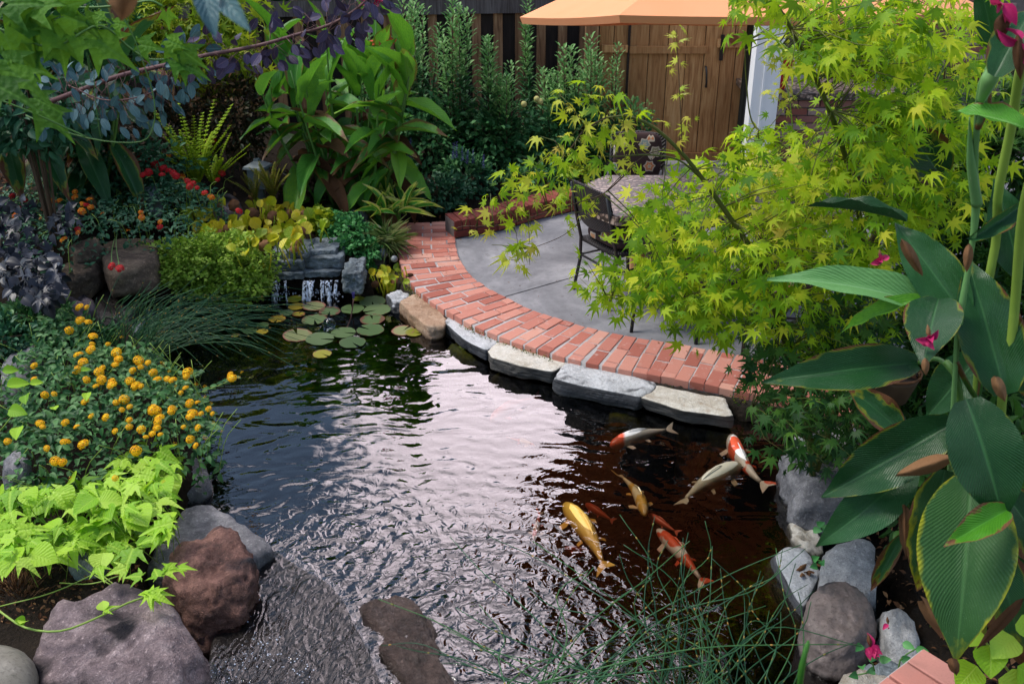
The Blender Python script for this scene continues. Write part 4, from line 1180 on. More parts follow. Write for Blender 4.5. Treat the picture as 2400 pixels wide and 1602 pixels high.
def chair(loc, rz, label, cush=True):
    """woven armchair; faces its local +Y"""
    c = empty('garden_chair', loc, label, 'chair', 'woven garden chairs round the table', rz=rz)
    def part(name, acc, mat, parent=None):
        return link(name, acc.mesh(name, mat), parent or c)
    W2, D2, SH, BH = 0.225, 0.22, 0.42, 0.86
    for sx in (-1, 1):
        a = Acc(); tube(a, [(sx * W2 * 1.02, -D2 - 0.05, 0), (sx * W2, -D2, 0.25), (sx * W2, -D2, SH), (sx * W2, -D2 - 0.05, 0.62), (sx * W2 * 0.98, -D2 - 0.10, BH)], 0.013, 8); part('rear_leg', a, M_black)
        a = Acc(); tube(a, [(sx * W2 * 1.05, D2 + 0.03, 0), (sx * W2, D2, 0.25), (sx * W2, D2, SH), (sx * W2, D2 - 0.02, 0.60), (sx * W2, D2 - 0.1, 0.645), (sx * W2, -D2 + 0.04, 0.63), (sx * W2, -D2 - 0.05, 0.62)], 0.013, 8); part('front_leg', a, M_black)
        a = Acc(); tube(a, [(sx * W2, -D2, 0.28), (sx * W2, D2, 0.28)], 0.009, 6); part('stretcher', a, M_black)
    for yy in (-D2, D2):
        a = Acc(); tube(a, [(-W2, yy, 0.28), (W2, yy, 0.28)], 0.009, 6); part('stretcher', a, M_black)
    a = Acc(); V = []
    for j in range(7):
        t = j / 6; z = 0.60 + t * (BH - 0.60) + (0.012 if j == 6 else 0); y = -D2 - 0.03 - 0.07 * t
        for i in range(9):
            s = i / 8 * 2 - 1; V.append((s * W2, y - 0.035 * (1 - s * s), z + (0.02 * (1 - s * s) if j == 6 else 0) - (0.04 * (1 - s * s) if j == 0 else 0)))
    F = np.array([(j * 9 + i, j * 9 + i + 1, (j + 1) * 9 + i + 1, (j + 1) * 9 + i) for j in range(6) for i in range(8)])
    V2 = [(x, y + 0.022, z) for x, y, z in V]
    a.add(V + V2, [F, F[:, ::-1] + 63])
    edge = [(k, k + 1) for k in range(54, 62)] + [(k + 1, k) for k in range(0, 8)] + [(9 * j, 9 * j + 9) for j in range(6)] + [(9 * j + 17, 9 * j + 8) for j in range(6)]
    a.add(V + V2, np.array([(p, q, q + 63, p + 63) for p, q in edge]))
    part('backrest', a, M_wick)
    a = Acc(); box(a, (0, 0, SH - 0.01), (2 * W2, 2 * D2, 0.035), bev=0.008); part('seat', a, M_wick)
    if cush:
        Vc, Fc = ico(4)
        P = np.sign(Vc) * np.abs(Vc) ** np.array([0.45, 0.45, 0.7]) * np.array([W2 * 1.02, D2 * 1.05, 0.055]) + np.array([0, 0.02, SH + 0.055])
        a = Acc().add(P, [Fc]); part('cushion', a, M_floral)
    return c
# front-left chair: rear legs at (.53,7.0) and (.73,6.66)
fv = Vector((0.34, 0.20, 0)).normalized()
chair((0.63 + fv.x * 0.22, 6.83 + fv.y * 0.22, -0.012), math.atan2(-fv.x, fv.y), 'black woven chair with a floral cushion at the near end of the stone table')
chair((1.15, 6.40, -0.012), R(-24), 'black woven chair with an orange cushion tie, second along the pond side of the table')
chair((1.80, 6.10, -0.012), R(-10), 'black woven chair mostly hidden behind maple leaves on the pond side of the table')
c4 = chair((1.02, 7.95, -0.012), R(172), 'black woven chair with its back to the gate and a floral back cushion')
Vc, Fc = ico(4)
P = np.sign(Vc) * np.abs(Vc) ** np.array([0.45, 0.7, 0.45]) * np.array([0.20, 0.05, 0.20]) + np.array([0, -0.19, 0.72])
link('back_cushion', Acc().add(P, [Fc]).mesh('back_cushion', M_floral), c4)
# orange tie of the second chair's cushion
acc = Acc()
for dx in (0, 0.03): tube(acc, curve([A(1548, 612, 6.25), A(1530 - dx * 200, 622 + dx * 100, 6.22), A(1515, 634 + dx * 60, 6.2)], 8), 0.007, 5)
tube(acc, curve([A(1548, 612, 6.25), A(1544, 630, 6.23), A(1556, 626, 6.23), A(1548, 612, 6.25)], 8), 0.006, 5)
ctie = link('cushion_tie', acc.mesh('cushion_tie', flat('orange_ribbon', (0.6, 0.15, 0.05)), True, tuple(A(1540, 620, 6.25)))); ctie.location = A(1540, 620, 6.25)
setp(ctie, 'orange ribbon tied in a bow at a chair cushion corner', 'ribbon')
#--PART3--
M_wetrock2 = rockmat('wet_umber_rock', (0.03, 0.02, 0.016), (0.08, 0.052, 0.042), (0.16, 0.11, 0.09), 8, 2.0, 0.3, spec=0.5)
M_rock_wh2 = rockmat('pale_boulder', (0.20, 0.20, 0.20), (0.38, 0.38, 0.38), (0.55, 0.54, 0.53), 6, 1.4, dark=((0.09, 0.09, 0.10), 5, 0.6), wet=-0.11)
M_rock_cr2 = rockmat('rust_stained_boulder', (0.30, 0.24, 0.18), (0.46, 0.42, 0.36), (0.60, 0.57, 0.52), 7, 1.4, dark=((0.26, 0.13, 0.06), 6, 0.58), wet=-0.11)
# ------------------------------------------------------------------ stones
def S(label, px, zo, zt, zb, mat, seed=0, name='stone', cat='stone', group=None, **k):
    return rock(label, [G(x, y, zo) for x, y in px], zt, zb, mat, seed, name, cat, group, **k)
CG = 'coping stones between pond and bricks'
S('tan sandstone block with a notched top, leftmost of the long coping stones', [(935, 702), (972, 684), (996, 700), (1046, 742), (1040, 764), (1004, 766), (958, 730)], -0.04, -0.04, -0.20, M_rock_tan, 11, 'coping_stone', 'stone', CG, p=36, amp=0.010, lean=-.05, facets=0, sub=5)
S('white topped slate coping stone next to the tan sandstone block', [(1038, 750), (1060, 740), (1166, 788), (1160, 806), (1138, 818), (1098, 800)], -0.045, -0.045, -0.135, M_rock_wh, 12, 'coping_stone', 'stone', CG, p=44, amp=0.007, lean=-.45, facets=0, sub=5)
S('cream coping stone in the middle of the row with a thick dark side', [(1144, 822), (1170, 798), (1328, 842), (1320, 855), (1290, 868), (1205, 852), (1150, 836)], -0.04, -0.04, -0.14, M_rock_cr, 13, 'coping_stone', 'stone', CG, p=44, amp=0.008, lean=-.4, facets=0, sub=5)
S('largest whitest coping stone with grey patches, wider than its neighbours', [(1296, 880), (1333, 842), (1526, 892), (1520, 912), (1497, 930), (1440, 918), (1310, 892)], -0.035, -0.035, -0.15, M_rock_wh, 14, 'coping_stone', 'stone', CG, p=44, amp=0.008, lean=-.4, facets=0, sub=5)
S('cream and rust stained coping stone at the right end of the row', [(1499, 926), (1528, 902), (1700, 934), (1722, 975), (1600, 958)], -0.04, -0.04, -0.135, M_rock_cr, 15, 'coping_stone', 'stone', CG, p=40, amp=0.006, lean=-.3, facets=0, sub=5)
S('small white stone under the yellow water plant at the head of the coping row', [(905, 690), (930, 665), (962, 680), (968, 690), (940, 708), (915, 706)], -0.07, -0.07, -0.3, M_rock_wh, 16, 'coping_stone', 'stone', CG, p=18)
for i, (px, zt) in enumerate([([(1040, 800), (1075, 795), (1140, 832), (1120, 845), (1060, 825)], -0.155), ([(1130, 850), (1180, 850), (1290, 885), (1270, 900), (1160, 870)], -0.19), ([(1415, 940), (1520, 955), (1525, 985), (1425, 970)], -0.185), ([(1590, 965), (1640, 975), (1625, 1000), (1590, 985)], -0.165), ([(1650, 985), (1760, 1000), (1770, 1030), (1650, 1010)], -0.18)]):
    S(['mossy submerged stone below the second coping stone', 'dark green submerged stone below the middle coping stone', 'golden speckled submerged stone below the largest coping stone', 'small bright mossy stone below the last coping stone', 'mossy submerged stone running under the maple leaves'][i], px, zt, zt, -0.6, M_moss, 20 + i, 'mossy_stone', 'stone', 'mossy stones under the coping', p=12)
# right bank
S('white rough boulder under the dark maple leaves at the right bank', [(1862, 1010), (1900, 985), (2010, 1000), (2035, 1050), (2000, 1085), (1880, 1085)], 0.0, 0.04, -0.3, M_rock_wh2, 31, 'boulder', 'rock', 'stones along the right bank', p=14, amp=.018, sub=5)
S('large blue grey angular rock leaning into the water on the right bank', [(1826, 1090), (1880, 1070), (1990, 1075), (2080, 1120), (2040, 1200), (1960, 1225), (1860, 1205)], -0.06, 0.04, -0.4, M_rock_grey, 32, 'boulder', 'rock', 'stones along the right bank', p=30, amp=.016, facets=8, sub=5)
S('beige stone under the blue grey rock at the waterline', [(1843, 1200), (1880, 1215), (1935, 1260), (1940, 1295), (1900, 1300), (1850, 1262)], -0.12, -0.12, -0.4, M_rock_cr, 33, 'boulder', 'rock', 'stones along the right bank', p=14)
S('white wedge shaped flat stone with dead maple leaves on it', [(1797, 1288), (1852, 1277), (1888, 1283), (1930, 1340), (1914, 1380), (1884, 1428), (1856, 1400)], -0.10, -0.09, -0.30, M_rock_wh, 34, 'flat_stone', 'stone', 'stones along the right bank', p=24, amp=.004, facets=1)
S('pale grey slab behind the smooth brown boulder', [(1932, 1270), (2050, 1265), (2070, 1395), (1980, 1410), (1912, 1385)], -0.05, -0.03, -0.35, M_rock_wh2, 35, 'flat_stone', 'stone', 'stones along the right bank', p=16, amp=.008, tilt=(-.15, -.2))
S('smooth rounded brown boulder at the water edge below the white wedge', [(1872, 1440), (1900, 1392), (1965, 1372), (2035, 1392), (2068, 1450), (2055, 1510), (2000, 1545), (1920, 1535), (1880, 1490)], -0.02, 0.06, -0.34, M_rock_sm, 36, 'boulder', 'rock', 'stones along the right bank', p=8, amp=.010, facets=4, sub=5)
S('upright pale stone between the brown boulder and the canna', [(2060, 1400), (2110, 1400), (2160, 1470), (2165, 1560), (2090, 1560), (2062, 1500)], -0.02, 0.0, -0.35, M_rock_wh2, 37, 'boulder', 'rock', 'stones along the right bank', p=12, amp=.01, tilt=(.1, -.25))
S('white and rust stone at the bottom edge beside the pink brick pier', [(1925, 1600), (1985, 1560), (2040, 1555), (2110, 1600), (2120, 1680), (1950, 1690)], 0.08, 0.12, -0.35, M_rock_cr2, 38, 'boulder', 'rock', 'stones along the right bank', p=9, amp=.012)
S('grey stone between the pale upright stone and the brick pier', [(2020, 1545), (2100, 1530), (2150, 1560), (2140, 1640), (2050, 1630)], 0.0, 0.02, -0.3, M_rock_sl, 39, 'boulder', 'rock', 'stones along the right bank', p=10, amp=.012)
# left foreground
S('big lilac grey boulder in the lower left corner with a trailing vine over it', [(55, 1478), (110, 1442), (205, 1362), (300, 1372), (400, 1412), (478, 1490), (492, 1560), (480, 1680), (440, 1760), (150, 1760), (60, 1640)], 0.18, 0.27, -0.35, M_rock_lil, 41, 'boulder', 'rock', None, p=16, amp=.020, sub=5, facets=6)
S('smooth olive grey rounded stone in the bottom left corner', [(-120, 1500), (-40, 1470), (50, 1475), (92, 1520), (95, 1600), (80, 1700), (-120, 1720)], 0.28, 0.36, -0.2, M_rock_ol, 42, 'boulder', 'rock', None, p=5, amp=.006)
S('red brown rugged boulder standing in the running water', [(383, 1300), (430, 1255), (500, 1232), (560, 1245), (600, 1290), (604, 1345), (570, 1400), (500, 1425), (430, 1420), (385, 1370)], 0.10, 0.17, -0.25, M_rock_red, 43, 'boulder', 'rock', None, p=14, amp=.018, sub=5, facets=7)
S('flat slate grey wet stone slab behind the red brown boulder', [(330, 1330), (380, 1230), (430, 1175), (487, 1160), (530, 1190), (595, 1235), (660, 1285), (600, 1330), (470, 1370)], -0.02, -0.005, -0.5, M_rock_grey, 44, 'stone_slab', 'stone', None, p=18, amp=.008, sub=5, facets=1, tilt=(-.05, .06))
S('dark wet spillway slab with water sheeting over it', [(560, 1290), (645, 1268), (730, 1325), (800, 1368), (828, 1410), (858, 1490), (930, 1600), (1010, 1740), (960, 1850), (420, 1850), (440, 1700), (470, 1560), (500, 1430)], -0.075, -0.075, -0.6, M_wetrock, 45, 'stone_slab', 'stone', None, p=30, amp=.008, sub=5, facets=0)
S('brown submerged stone in the splash beside the spillway slab', [(822, 1400), (900, 1378), (965, 1378), (1000, 1420), (1060, 1520), (1100, 1640), (1000, 1720), (930, 1600), (850, 1480)], -0.12, -0.115, -0.6, M_wetrock2, 46, 'flat_stone', 'stone', None, p=12, amp=.022, sub=5, facets=0)
S('wet grey stone beneath the potato vine at the waterline', [(410, 1050), (450, 1045), (485, 1080), (500, 1120), (480, 1160), (430, 1160), (400, 1110)], -0.08, -0.05, -0.4, M_rock_grey, 47, 'boulder', 'rock', 'stones along the left bank', p=9, amp=.012)
for i, (lb, px, zo, zt, mt, p_) in enumerate([
    ('rounded pink boulder beside the small stream on the left', [(118, 700), (140, 680), (185, 674), (225, 692), (230, 715), (200, 735), (140, 735)], 0.12, 0.18, M_rock_lil, 6),
    ('pale lilac rounded stone below the pink boulder', [(105, 740), (140, 725), (180, 735), (190, 765), (120, 775)], 0.05, 0.10, M_rock_lil, 6),
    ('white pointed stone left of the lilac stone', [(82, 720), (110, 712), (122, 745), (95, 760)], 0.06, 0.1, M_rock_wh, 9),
    ('tan block wedged in the rockery below the orange flowers', [(138, 622), (225, 600), (232, 630), (150, 660)], 0.30, 0.32, M_rock_br, 16),
    ('brown block under the orange flowers, above the tan block', [(160, 580), (230, 560), (250, 585), (170, 605)], 0.38, 0.42, M_rock_br, 12),
    ('large dark upright stone behind the stream outlet', [(228, 590), (330, 555), (375, 575), (370, 640), (255, 660)], 0.30, 0.36, M_rock_br, 12),
    ('flat brown ledge stone carrying the little stream', [(210, 690), (290, 655), (345, 655), (335, 710), (260, 760), (215, 745)], 0.10, 0.10, M_wetrock, 18),
    ('long grey stone at the shaded edge under the reeds', [(300, 745), (345, 715), (370, 725), (330, 800), (300, 800)], -0.05, 0.0, M_rock_sl, 10),
    ('grey stone at the left edge behind the yellow lantana', [(0, 850), (70, 790), (110, 820), (90, 900), (0, 930)], 0.15, 0.2, M_rock_grey, 9),
    ('grey stone at the left edge above the potato vine', [(0, 1060), (50, 1050), (75, 1085), (60, 1125), (0, 1140)], 0.18, 0.24, M_rock_grey, 9),
    ('taupe stone between lilac boulder and potato vine', [(120, 1330), (200, 1295), (260, 1320), (250, 1370), (180, 1380)], 0.02, 0.08, M_rock_sl, 8),
    ('brown flat stone behind the yellow hyacinth leaves', [(480, 470), (520, 455), (565, 465), (570, 490), (500, 500)], 0.33, 0.36, M_rock_lil, 9),
    ('small white stone among the orange flowers', [(335, 440), (370, 435), (378, 455), (345, 462)], 0.50, 0.53, M_rock_sl, 8),
    ('grey flagstone behind the cress', [(790, 500), (840, 485), (870, 495), (850, 515), (800, 515)], 0.12, 0.14, M_rock_sl, 14),
    ('buff stone behind the cress next to the grass tuft', [(845, 550), (880, 532), (905, 545), (900, 600), (860, 600)], 0.05, 0.10, M_rock_cr, 9),
]):
    S(lb, px, zo, zt, min(-0.3, zt - 0.3) if zt < .25 else zt - 0.22, mt, 60 + i, 'stone', 'stone', 'stones of the left rockery', p=p_, amp=.012)
# slate ledge of the waterfall: dry laid pieces, each its own part
ledge = empty('slate_ledge', G(720, 640, 0), 'layered blue grey slate ledge over the small waterfall', 'ledge')
def ledge_piece(px0, px1, y0, z0, z1, dep, seed):
    a, b_ = A(px0, y0, 7.0), A(px1, y0, 7.0)
    a = G(px0, y0, z1); b_ = G(px1, y0, z1)
    ol = [Vector((a.x, a.y, 0)), Vector((b_.x, b_.y, 0)), Vector((b_.x - .02, b_.y + dep, 0)), Vector((a.x + .02, a.y + dep, 0))]
    V, F, c = rock_geo(ol, z1, z0, seed, p=30, amp=0.015, sub=5, facets=0, lean=.02)
    wpart('slate', Acc().add(V, F), M_rock_sl, ledge)
ledge_piece(607, 712, 640, -0.02, 0.035, 0.35, 1)
ledge_piece(700, 800, 636, -0.02, 0.03, 0.35, 2)
ledge_piece(635, 678, 612, 0.035, 0.12, 0.3, 3)
ledge_piece(674, 712, 610, 0.035, 0.125, 0.3, 4)
ledge_piece(702, 800, 604, 0.03, 0.125, 0.35, 5)
ledge_piece(632, 725, 590, 0.125, 0.18, 0.3, 6)
ledge_piece(715, 790, 587, 0.125, 0.165, 0.3, 7)
ledge_piece(585, 612, 640, -0.02, 0.12, 0.3, 8)
ledge_piece(800, 850, 640, -0.05, 0.12, 0.3, 9)
# falling water strands
for i, (x, wd) in enumerate([(642, 18), (656, 8), (670, 6), (720, 16), (733, 12), (757, 9), (770, 14), (778, 5), (790, 8)]):
    q = G(x, 650, 0.0)
    a = Acc(); V = []; ww = pxm(7, 0, wd) / 2
    rr = random.Random(i); dx = rr.uniform(-.03, .03)
    for j in range(8):
        t = j / 7
        for k in range(4):
            an = math.pi * k / 3
            V.append((q.x + dx * t + math.cos(an) * ww * (1 - .2 * t), q.y - 0.03 - 0.10 * math.sqrt(t) - math.sin(an) * ww * .5, -0.01 - t * 0.20))
    a.add(V, np.array([(j * 4 + k, j * 4 + k + 1, (j + 1) * 4 + k + 1, (j + 1) * 4 + k) for j in range(7) for k in range(3)]))
    o = link('water_strand', a.mesh('water_strand', M_fall, True, tuple(q))); o.location = q
    setp(o, ['leftmost strand of water below the slate ledge', 'thin water strand just right of the leftmost one', 'third water strand from the left, under the long lower slate', 'water strand falling near the middle of the ledge', 'water strand right beside the middle one', 'water strand below the right hand slates', 'pair strand next to the right hand water strand', 'very thin strand left of the cress end', 'last water strand on the right, by the cress'][i], 'waterfall', 'strands of the small waterfall')
# splash foam by the fall
a = Acc(); rr = random.Random(4); Vi, Fi = ico(1)
for i in range(110):
    x, y = rr.gauss(0, 1), rr.gauss(0, 1)
    q = G(rr.choice([655, 730, 770]) + x * 22, 690 + y * 9, WZ)
    a.add(Vi * rr.uniform(.004, .009) + np.array([q.x, q.y, WZ + .002]), [Fi])
M_foam = flat('water_foam', (0.55, 0.6, 0.7), 0.15, 0.8)
o = link('splash_foam', a.mesh('splash_foam', M_foam)); setp(o, 'white bubbles and splashes where the small waterfall meets the pond', None, None, 'stuff')
# water running over the spillway slab and the rock beside it
def sheet(name, px, z, mat, label, n=60, dz=0.006):
    poly = [G(x, y, z) for x, y in px]
    xs_ = [p.x for p in poly]; ys_ = [p.y for p in poly]
    bm = bmesh.new()
    f = bm.faces.new([bm.verts.new((p.x, p.y, z)) for p in poly])
    f.normal_update()
    if f.normal.z < 0: f.normal_flip()
    bmesh.ops.triangulate(bm, faces=[f])
    bmesh.ops.subdivide_edges(bm, edges=bm.edges[:], cuts=3, use_grid_fill=True)
    me = bpy.data.meshes.new(name); bm.to_mesh(me); bm.free(); me.materials.append(mat)
    o = link(name, me); setp(o, label, kind='structure'); return o
sheet('running_water', [(612, 1330), (650, 1276), (728, 1328), (797, 1372), (824, 1412), (853, 1492), (925, 1602), (1005, 1745), (955, 1850), (430, 1850), (450, 1700), (486, 1560), (520, 1450), (590, 1400)], -0.058, M_film, 'thin sheet of rippling water running over the dark spillway slab')
sheet('stream_water', [(215, 690), (290, 652), (345, 652), (335, 705), (260, 735)], 0.115, M_film, 'little stream of water on the flat brown ledge stone at the left')
a = Acc()
for i in range(170):
    cx_, cy_ = rr.choice([(570, 1560), (620, 1520), (700, 1580), (560, 1420), (520, 1600)])
    q = G(rr.gauss(cx_, 22), rr.gauss(cy_, 22), -0.057)
    a.add(Vi * np.array([1, 1, .6]) * rr.uniform(.0015, .0045) + np.array([q.x, q.y, -0.057]), [Fi])
o = link('bubbles', a.mesh('bubbles', M_foam)); setp(o, 'tiny air bubbles drifting on the water over the spillway slab', None, None, 'stuff')
rr = random.Random(8)
M_bub = flat('bubble_film', (0.02, 0.02, 0.03), 0.03, 1.0)
for i, (x, y) in enumerate([(846, 1149), (858, 1184), (902, 1192), (890, 1222), (934, 1202), (874, 1268), (1022, 1203), (1246, 1162), (1324, 1371), (1452, 1335), (922, 1234)]):
    q = G(x, y, WZ)
    o = link('bubble', Acc().add(Vi * .007 * rr.uniform(.8, 1.3) * np.array([1, 1, .7]), [Fi]).mesh('bubble', M_bub)); o.location = q
    setp(o, ['uppermost bubble of the small group left of the cloud reflection', 'second bubble down in the group left of the cloud reflection', 'bubble in the middle of the left group', 'bubble below the middle one in the left group', 'rightmost bubble of the left group', 'lowest bubble of the left group', 'lone bubble between the left group and the koi', 'largest dark bubble in the centre of the cloud reflection', 'bubble in the churned water above the rushes', 'bubble floating to the right of the yellow koi tail', 'tiny bubble at the right end of the left group'][i], 'bubble', 'bubbles on the pond')

# ------------------------------------------------------------------ koi
def koimat(name, kind):
    m, t, N, L = newmat('koi_' + name)
    sp = N('ShaderNodeSeparateXYZ'); v = objvec(t); L(v, sp.inputs[0])
    y = sp.outputs[1]; n = noisef(t, 9, 2, 0.4, v); f = noisef(t, 120, 2, 0.5, v)
    W_, O_, Yl = (0.85, 0.83, 0.80), (0.80, 0.07, 0.005), (0.70, 0.42, 0.05)
    if kind == 'head': c = mixc(t, math_(t, 'MULTIPLY', math_(t, 'SUBTRACT', math_(t, 'ADD', y, math_(t, 'MULTIPLY', n, .12)), 0.20), 60, True), W_, O_)
    elif kind == 'patch': c = mixc(t, math_(t, 'MULTIPLY', math_(t, 'SUBTRACT', n, 0.49), 30, True), W_, O_)
    elif kind == 'cream': c = mixc(t, n, (0.62, 0.58, 0.45), (0.45, 0.42, 0.30))
    elif kind == 'yellow': c = mixc(t, math_(t, 'MULTIPLY', y, 2, True), (0.90, 0.52, 0.08), (0.92, 0.58, 0.01))
    elif kind == 'gold': c = mixc(t, math_(t, 'MULTIPLY', math_(t, 'SUBTRACT', n, 0.5), 20, True), (0.72, 0.60, 0.35), (0.65, 0.35, 0.02))
    elif kind == 'red': c = mixc(t, n, (0.65, 0.06, 0.03), (0.7, 0.14, 0.06))
    else: c = mixc(t, n, (0.20, 0.12, 0.06), (0.12, 0.07, 0.04))
    c = mixc(t, math_(t, 'MULTIPLY', f, 0.3), c, (0.4, 0.36, 0.3))
    return finish(m, t, principled(t, c, 0.35, 0.5))
KM = {}
def koi(label, head, tail, kind, z=-0.25, bend=0.0, fat=1.0, group=None):
    if kind not in KM: KM[kind] = koimat(kind, kind)
    h, tl = G(*head, z), G(*tail, z)
    Lh = (h - tl).length
    d = (h - tl).normalized(); sdv_ = Vector((-d.y, d.x, 0))
    mid = (h + tl) / 2
    root = empty('koi', mid, label, 'fish', group)
    def P(t): return Vector((math.sin(t * math.pi) * bend * Lh, (0.5 - t) * Lh, 0))   # local: +Y is the head
    M = Matrix(((-sdv_.x, d.x, 0, 0), (-sdv_.y, d.y, 0, 0), (0, 0, 1, 0), (0, 0, 0, 1)))
    prof = [(0, .012), (.03, .045), (.09, .075), (.18, .096), (.32, .105), (.46, .092), (.6, .068), (.72, .044), (.8, .030), (.86, .024)]
    V = []; n = 12
    for t, r in prof:
        c = P(t); tg = (P(t - .01) - P(t + .01)).normalized(); sx = Vector((tg.y, -tg.x, 0))
        for k in range(n):
            a = 2 * math.pi * k / n
            q = c + sx * math.cos(a) * r * Lh * .92 * fat + Vector((0, 0, 1)) * math.sin(a) * r * Lh * 1.05 * fat
            V.append(tuple(q))
    m = len(prof)
    F = np.array([(i * n + k, i * n + (k + 1) % n, (i + 1) * n + (k + 1) % n, (i + 1) * n + k) for i in range(m - 1) for k in range(n)])
    a = Acc().add(V, [F, np.array([tuple(range(n - 1, -1, -1)), tuple((m - 1) * n + k for k in range(n))])])
    link('body', a.mesh('body', KM[kind]), root, M)
    # tail fin: a forked vertical fan twisted to the side so it reads from above
    e = P(.85); a = Acc()
    def fin(pts, th=0.002):
        c0 = np.array([tuple(p) for p in pts]); k = len(c0)
        a.add(np.concatenate([c0 + [0, 0, th], c0 - [0, 0, th]]), [np.array([tuple(range(k)), tuple(range(2 * k - 1, k - 1, -1))]), np.array([(i, k + i, k + (i + 1) % k, (i + 1) % k) for i in range(k)])])
    bx = -bend * 1.2 * Lh
    fin([e, e + Vector((.055 * Lh + bx * .3, -.07 * Lh, .03 * Lh)), e + Vector((.085 * Lh + bx * .5, -.16 * Lh, .06 * Lh)), e + Vector((.01 * Lh + bx * .4, -.10 * Lh, 0)), e + Vector((-.075 * Lh + bx * .5, -.15 * Lh, -.04 * Lh)), e + Vector((-.05 * Lh + bx * .3, -.07 * Lh, -.02 * Lh))])
    link('tail_fin', a.mesh('tail_fin', KM[kind], False), root, M)
    for sg in (1, -1):
        for t, l, nm in ((.22, .12, 'pectoral_fin'), (.52, .07, 'pelvic_fin')):
            a = Acc(); b0 = P(t) + Vector((sg * .085 * Lh * fat, 0, -.03 * Lh))
            fin([b0 + Vector((0, .02 * Lh, 0)), b0 + Vector((sg * l * .8 * Lh, -l * .3 * Lh, -.01 * Lh)), b0 + Vector((sg * l * .75 * Lh, -l * .75 * Lh, -.01 * Lh)), b0 + Vector((sg * l * .3 * Lh, -l * .6 * Lh, 0)), b0 + Vector((0, -.03 * Lh, 0))])
            link(nm, a.mesh(nm, KM[kind], False), root, M)
    a = Acc(); c0 = [P(t) + Vector((0, 0, hh * Lh)) for t, hh in ((.26, .095), (.34, .125), (.45, .115), (.55, .088), (.62, .06), (.45, .085))]
    tube(a, c0[:5], [.001, .0035, .004, .003, .001], 6)
    link('dorsal_fin', a.mesh('dorsal_fin', KM[kind], False), root, M)
    for sg in (1, -1):
        a = Acc(); c = P(.055); a.add(Vi * .008 * Lh + np.array([sg * .048 * Lh, c.y, .03 * Lh]), [Fi]); link('eye', a.mesh('eye', M_black), root, M)
koi('white koi with an orange red head swimming below the largest coping stone', (1430, 1044), (1583, 1004), 'head', -0.190, 0.05)
koi('orange and white patched koi nosing down beside the right bank', (1714, 1020), (1803, 1146), 'patch', -0.190, -0.08, .9)
koi('plain cream koi under the dark umbrella reflection', (1738, 1090), (1592, 1182), 'cream', -0.190, -0.05, 1.0)
koi('bright yellow koi in the middle of the pond heading away', (1322, 1180), (1420, 1340), 'yellow', -0.195, 0.05, .9)
koi('gold and white koi curving towards the yellow one', (1512, 1208), (1448, 1108), 'gold', -0.20, -0.08, .8)
koi('white koi with red spots and a pale tail near the reeds', (1540, 1240), (1655, 1375), 'patch', -0.225, 0.03, .75)
koi('deep red koi behind the spotted white one', (1520, 1204), (1592, 1250), 'red', -0.250, 0.0, .9)
koi('orange koi under the bright cloud reflection near the coping', (1150, 985), (1270, 928), 'red', -0.290, 0.08, .9)
koi('pale red koi deep between the yellow and the gold koi', (1372, 1180), (1440, 1222), 'red', -0.330, 0)
koi('small white and red koi left of the yellow one', (1252, 1265), (1266, 1196), 'patch', -0.235, 0, .7)
koi('faint red koi lying below the tail of the yellow one', (1322, 1284), (1395, 1290), 'red', -0.320, 0)
koi('orange and cream koi near the lower edge of the cloud reflection', (1254, 1044), (1190, 1024), 'patch', -0.250, 0, .8)
koi('dim brown koi passing behind the patched one', (1640, 1036), (1712, 1068), 'brown', -0.300, 0.05)

# ------------------------------------------------------------------ lily pads
padm = [[tmesh('lily_pad', tp, mt) for tp in T_pads] for mt in (M_lilyg, M_lilyy, M_lilyr)]
pads = [(697, 786, 34, 13, 2, 'reddish edged lily pad nearest the reeds'), (750, 795, 33, 15, 0, 'green lily pad below the glass float'), (826, 804, 31, 15, 0, 'lowest green lily pad of the group'),
        (868, 775, 32, 14, 0, 'green lily pad right of centre above the lowest one'), (805, 780, 29, 13, 0, 'green lily pad right of the glass float'), (737, 750, 30, 11, 0, 'green lily pad left of the glass float'),
        (873, 750, 29, 12, 0, 'green lily pad beside the tan coping block, lower of two'), (884, 728, 32, 12, 0, 'green lily pad beside the tan coping block, upper of two'), (873, 707, 31, 12, 0, 'uppermost green lily pad next to the yellow water plant'),
        (826, 725, 27, 12, 0, 'green lily pad behind the purple bud'), (773, 731, 25, 11, 0, 'green lily pad above the glass float'), (736, 719, 27, 11, 2, 'olive lily pad with a brown rim behind the others'),
        (695, 719, 19, 8, 1, 'small bright lily pad left of the olive one'), (690, 702, 19, 7, 1, 'small yellow pad closest to the waterfall'), (700, 737, 15, 7, 1, 'small yellow green pad in the second row'),
        (672, 735, 16, 7, 0, 'small dark pad left of the yellow green one'), (650, 748, 20, 9, 1, 'yellow and green torn pad at the reed tips'), (608, 728, 15, 6, 0, 'small round pad far left near the maidenhair'),
        (586, 777, 17, 8, 0, 'dull green pad among the reed stems'), (615, 779, 14, 7, 1, 'yellow pad among the reed stems'), (617, 762, 14, 6, 0, 'tiny pad between the reed stems'), (552, 787, 10, 5, 1, 'tiny yellow pad at the left of the reed stems'),
        (945, 776, 27, 12, 2, 'lily pad with a pink rim beside the tan coping block'), (970, 781, 20, 14, 1, 'yellow dying pad with brown blotches beside the pink rimmed pad'), (755, 830, 22, 12, 1, 'sunken yellow brown pad apart from the group'),
        (840, 701, 14, 5, 1, 'narrow yellow pad behind the purple bud')]
rnd = random.Random(2)
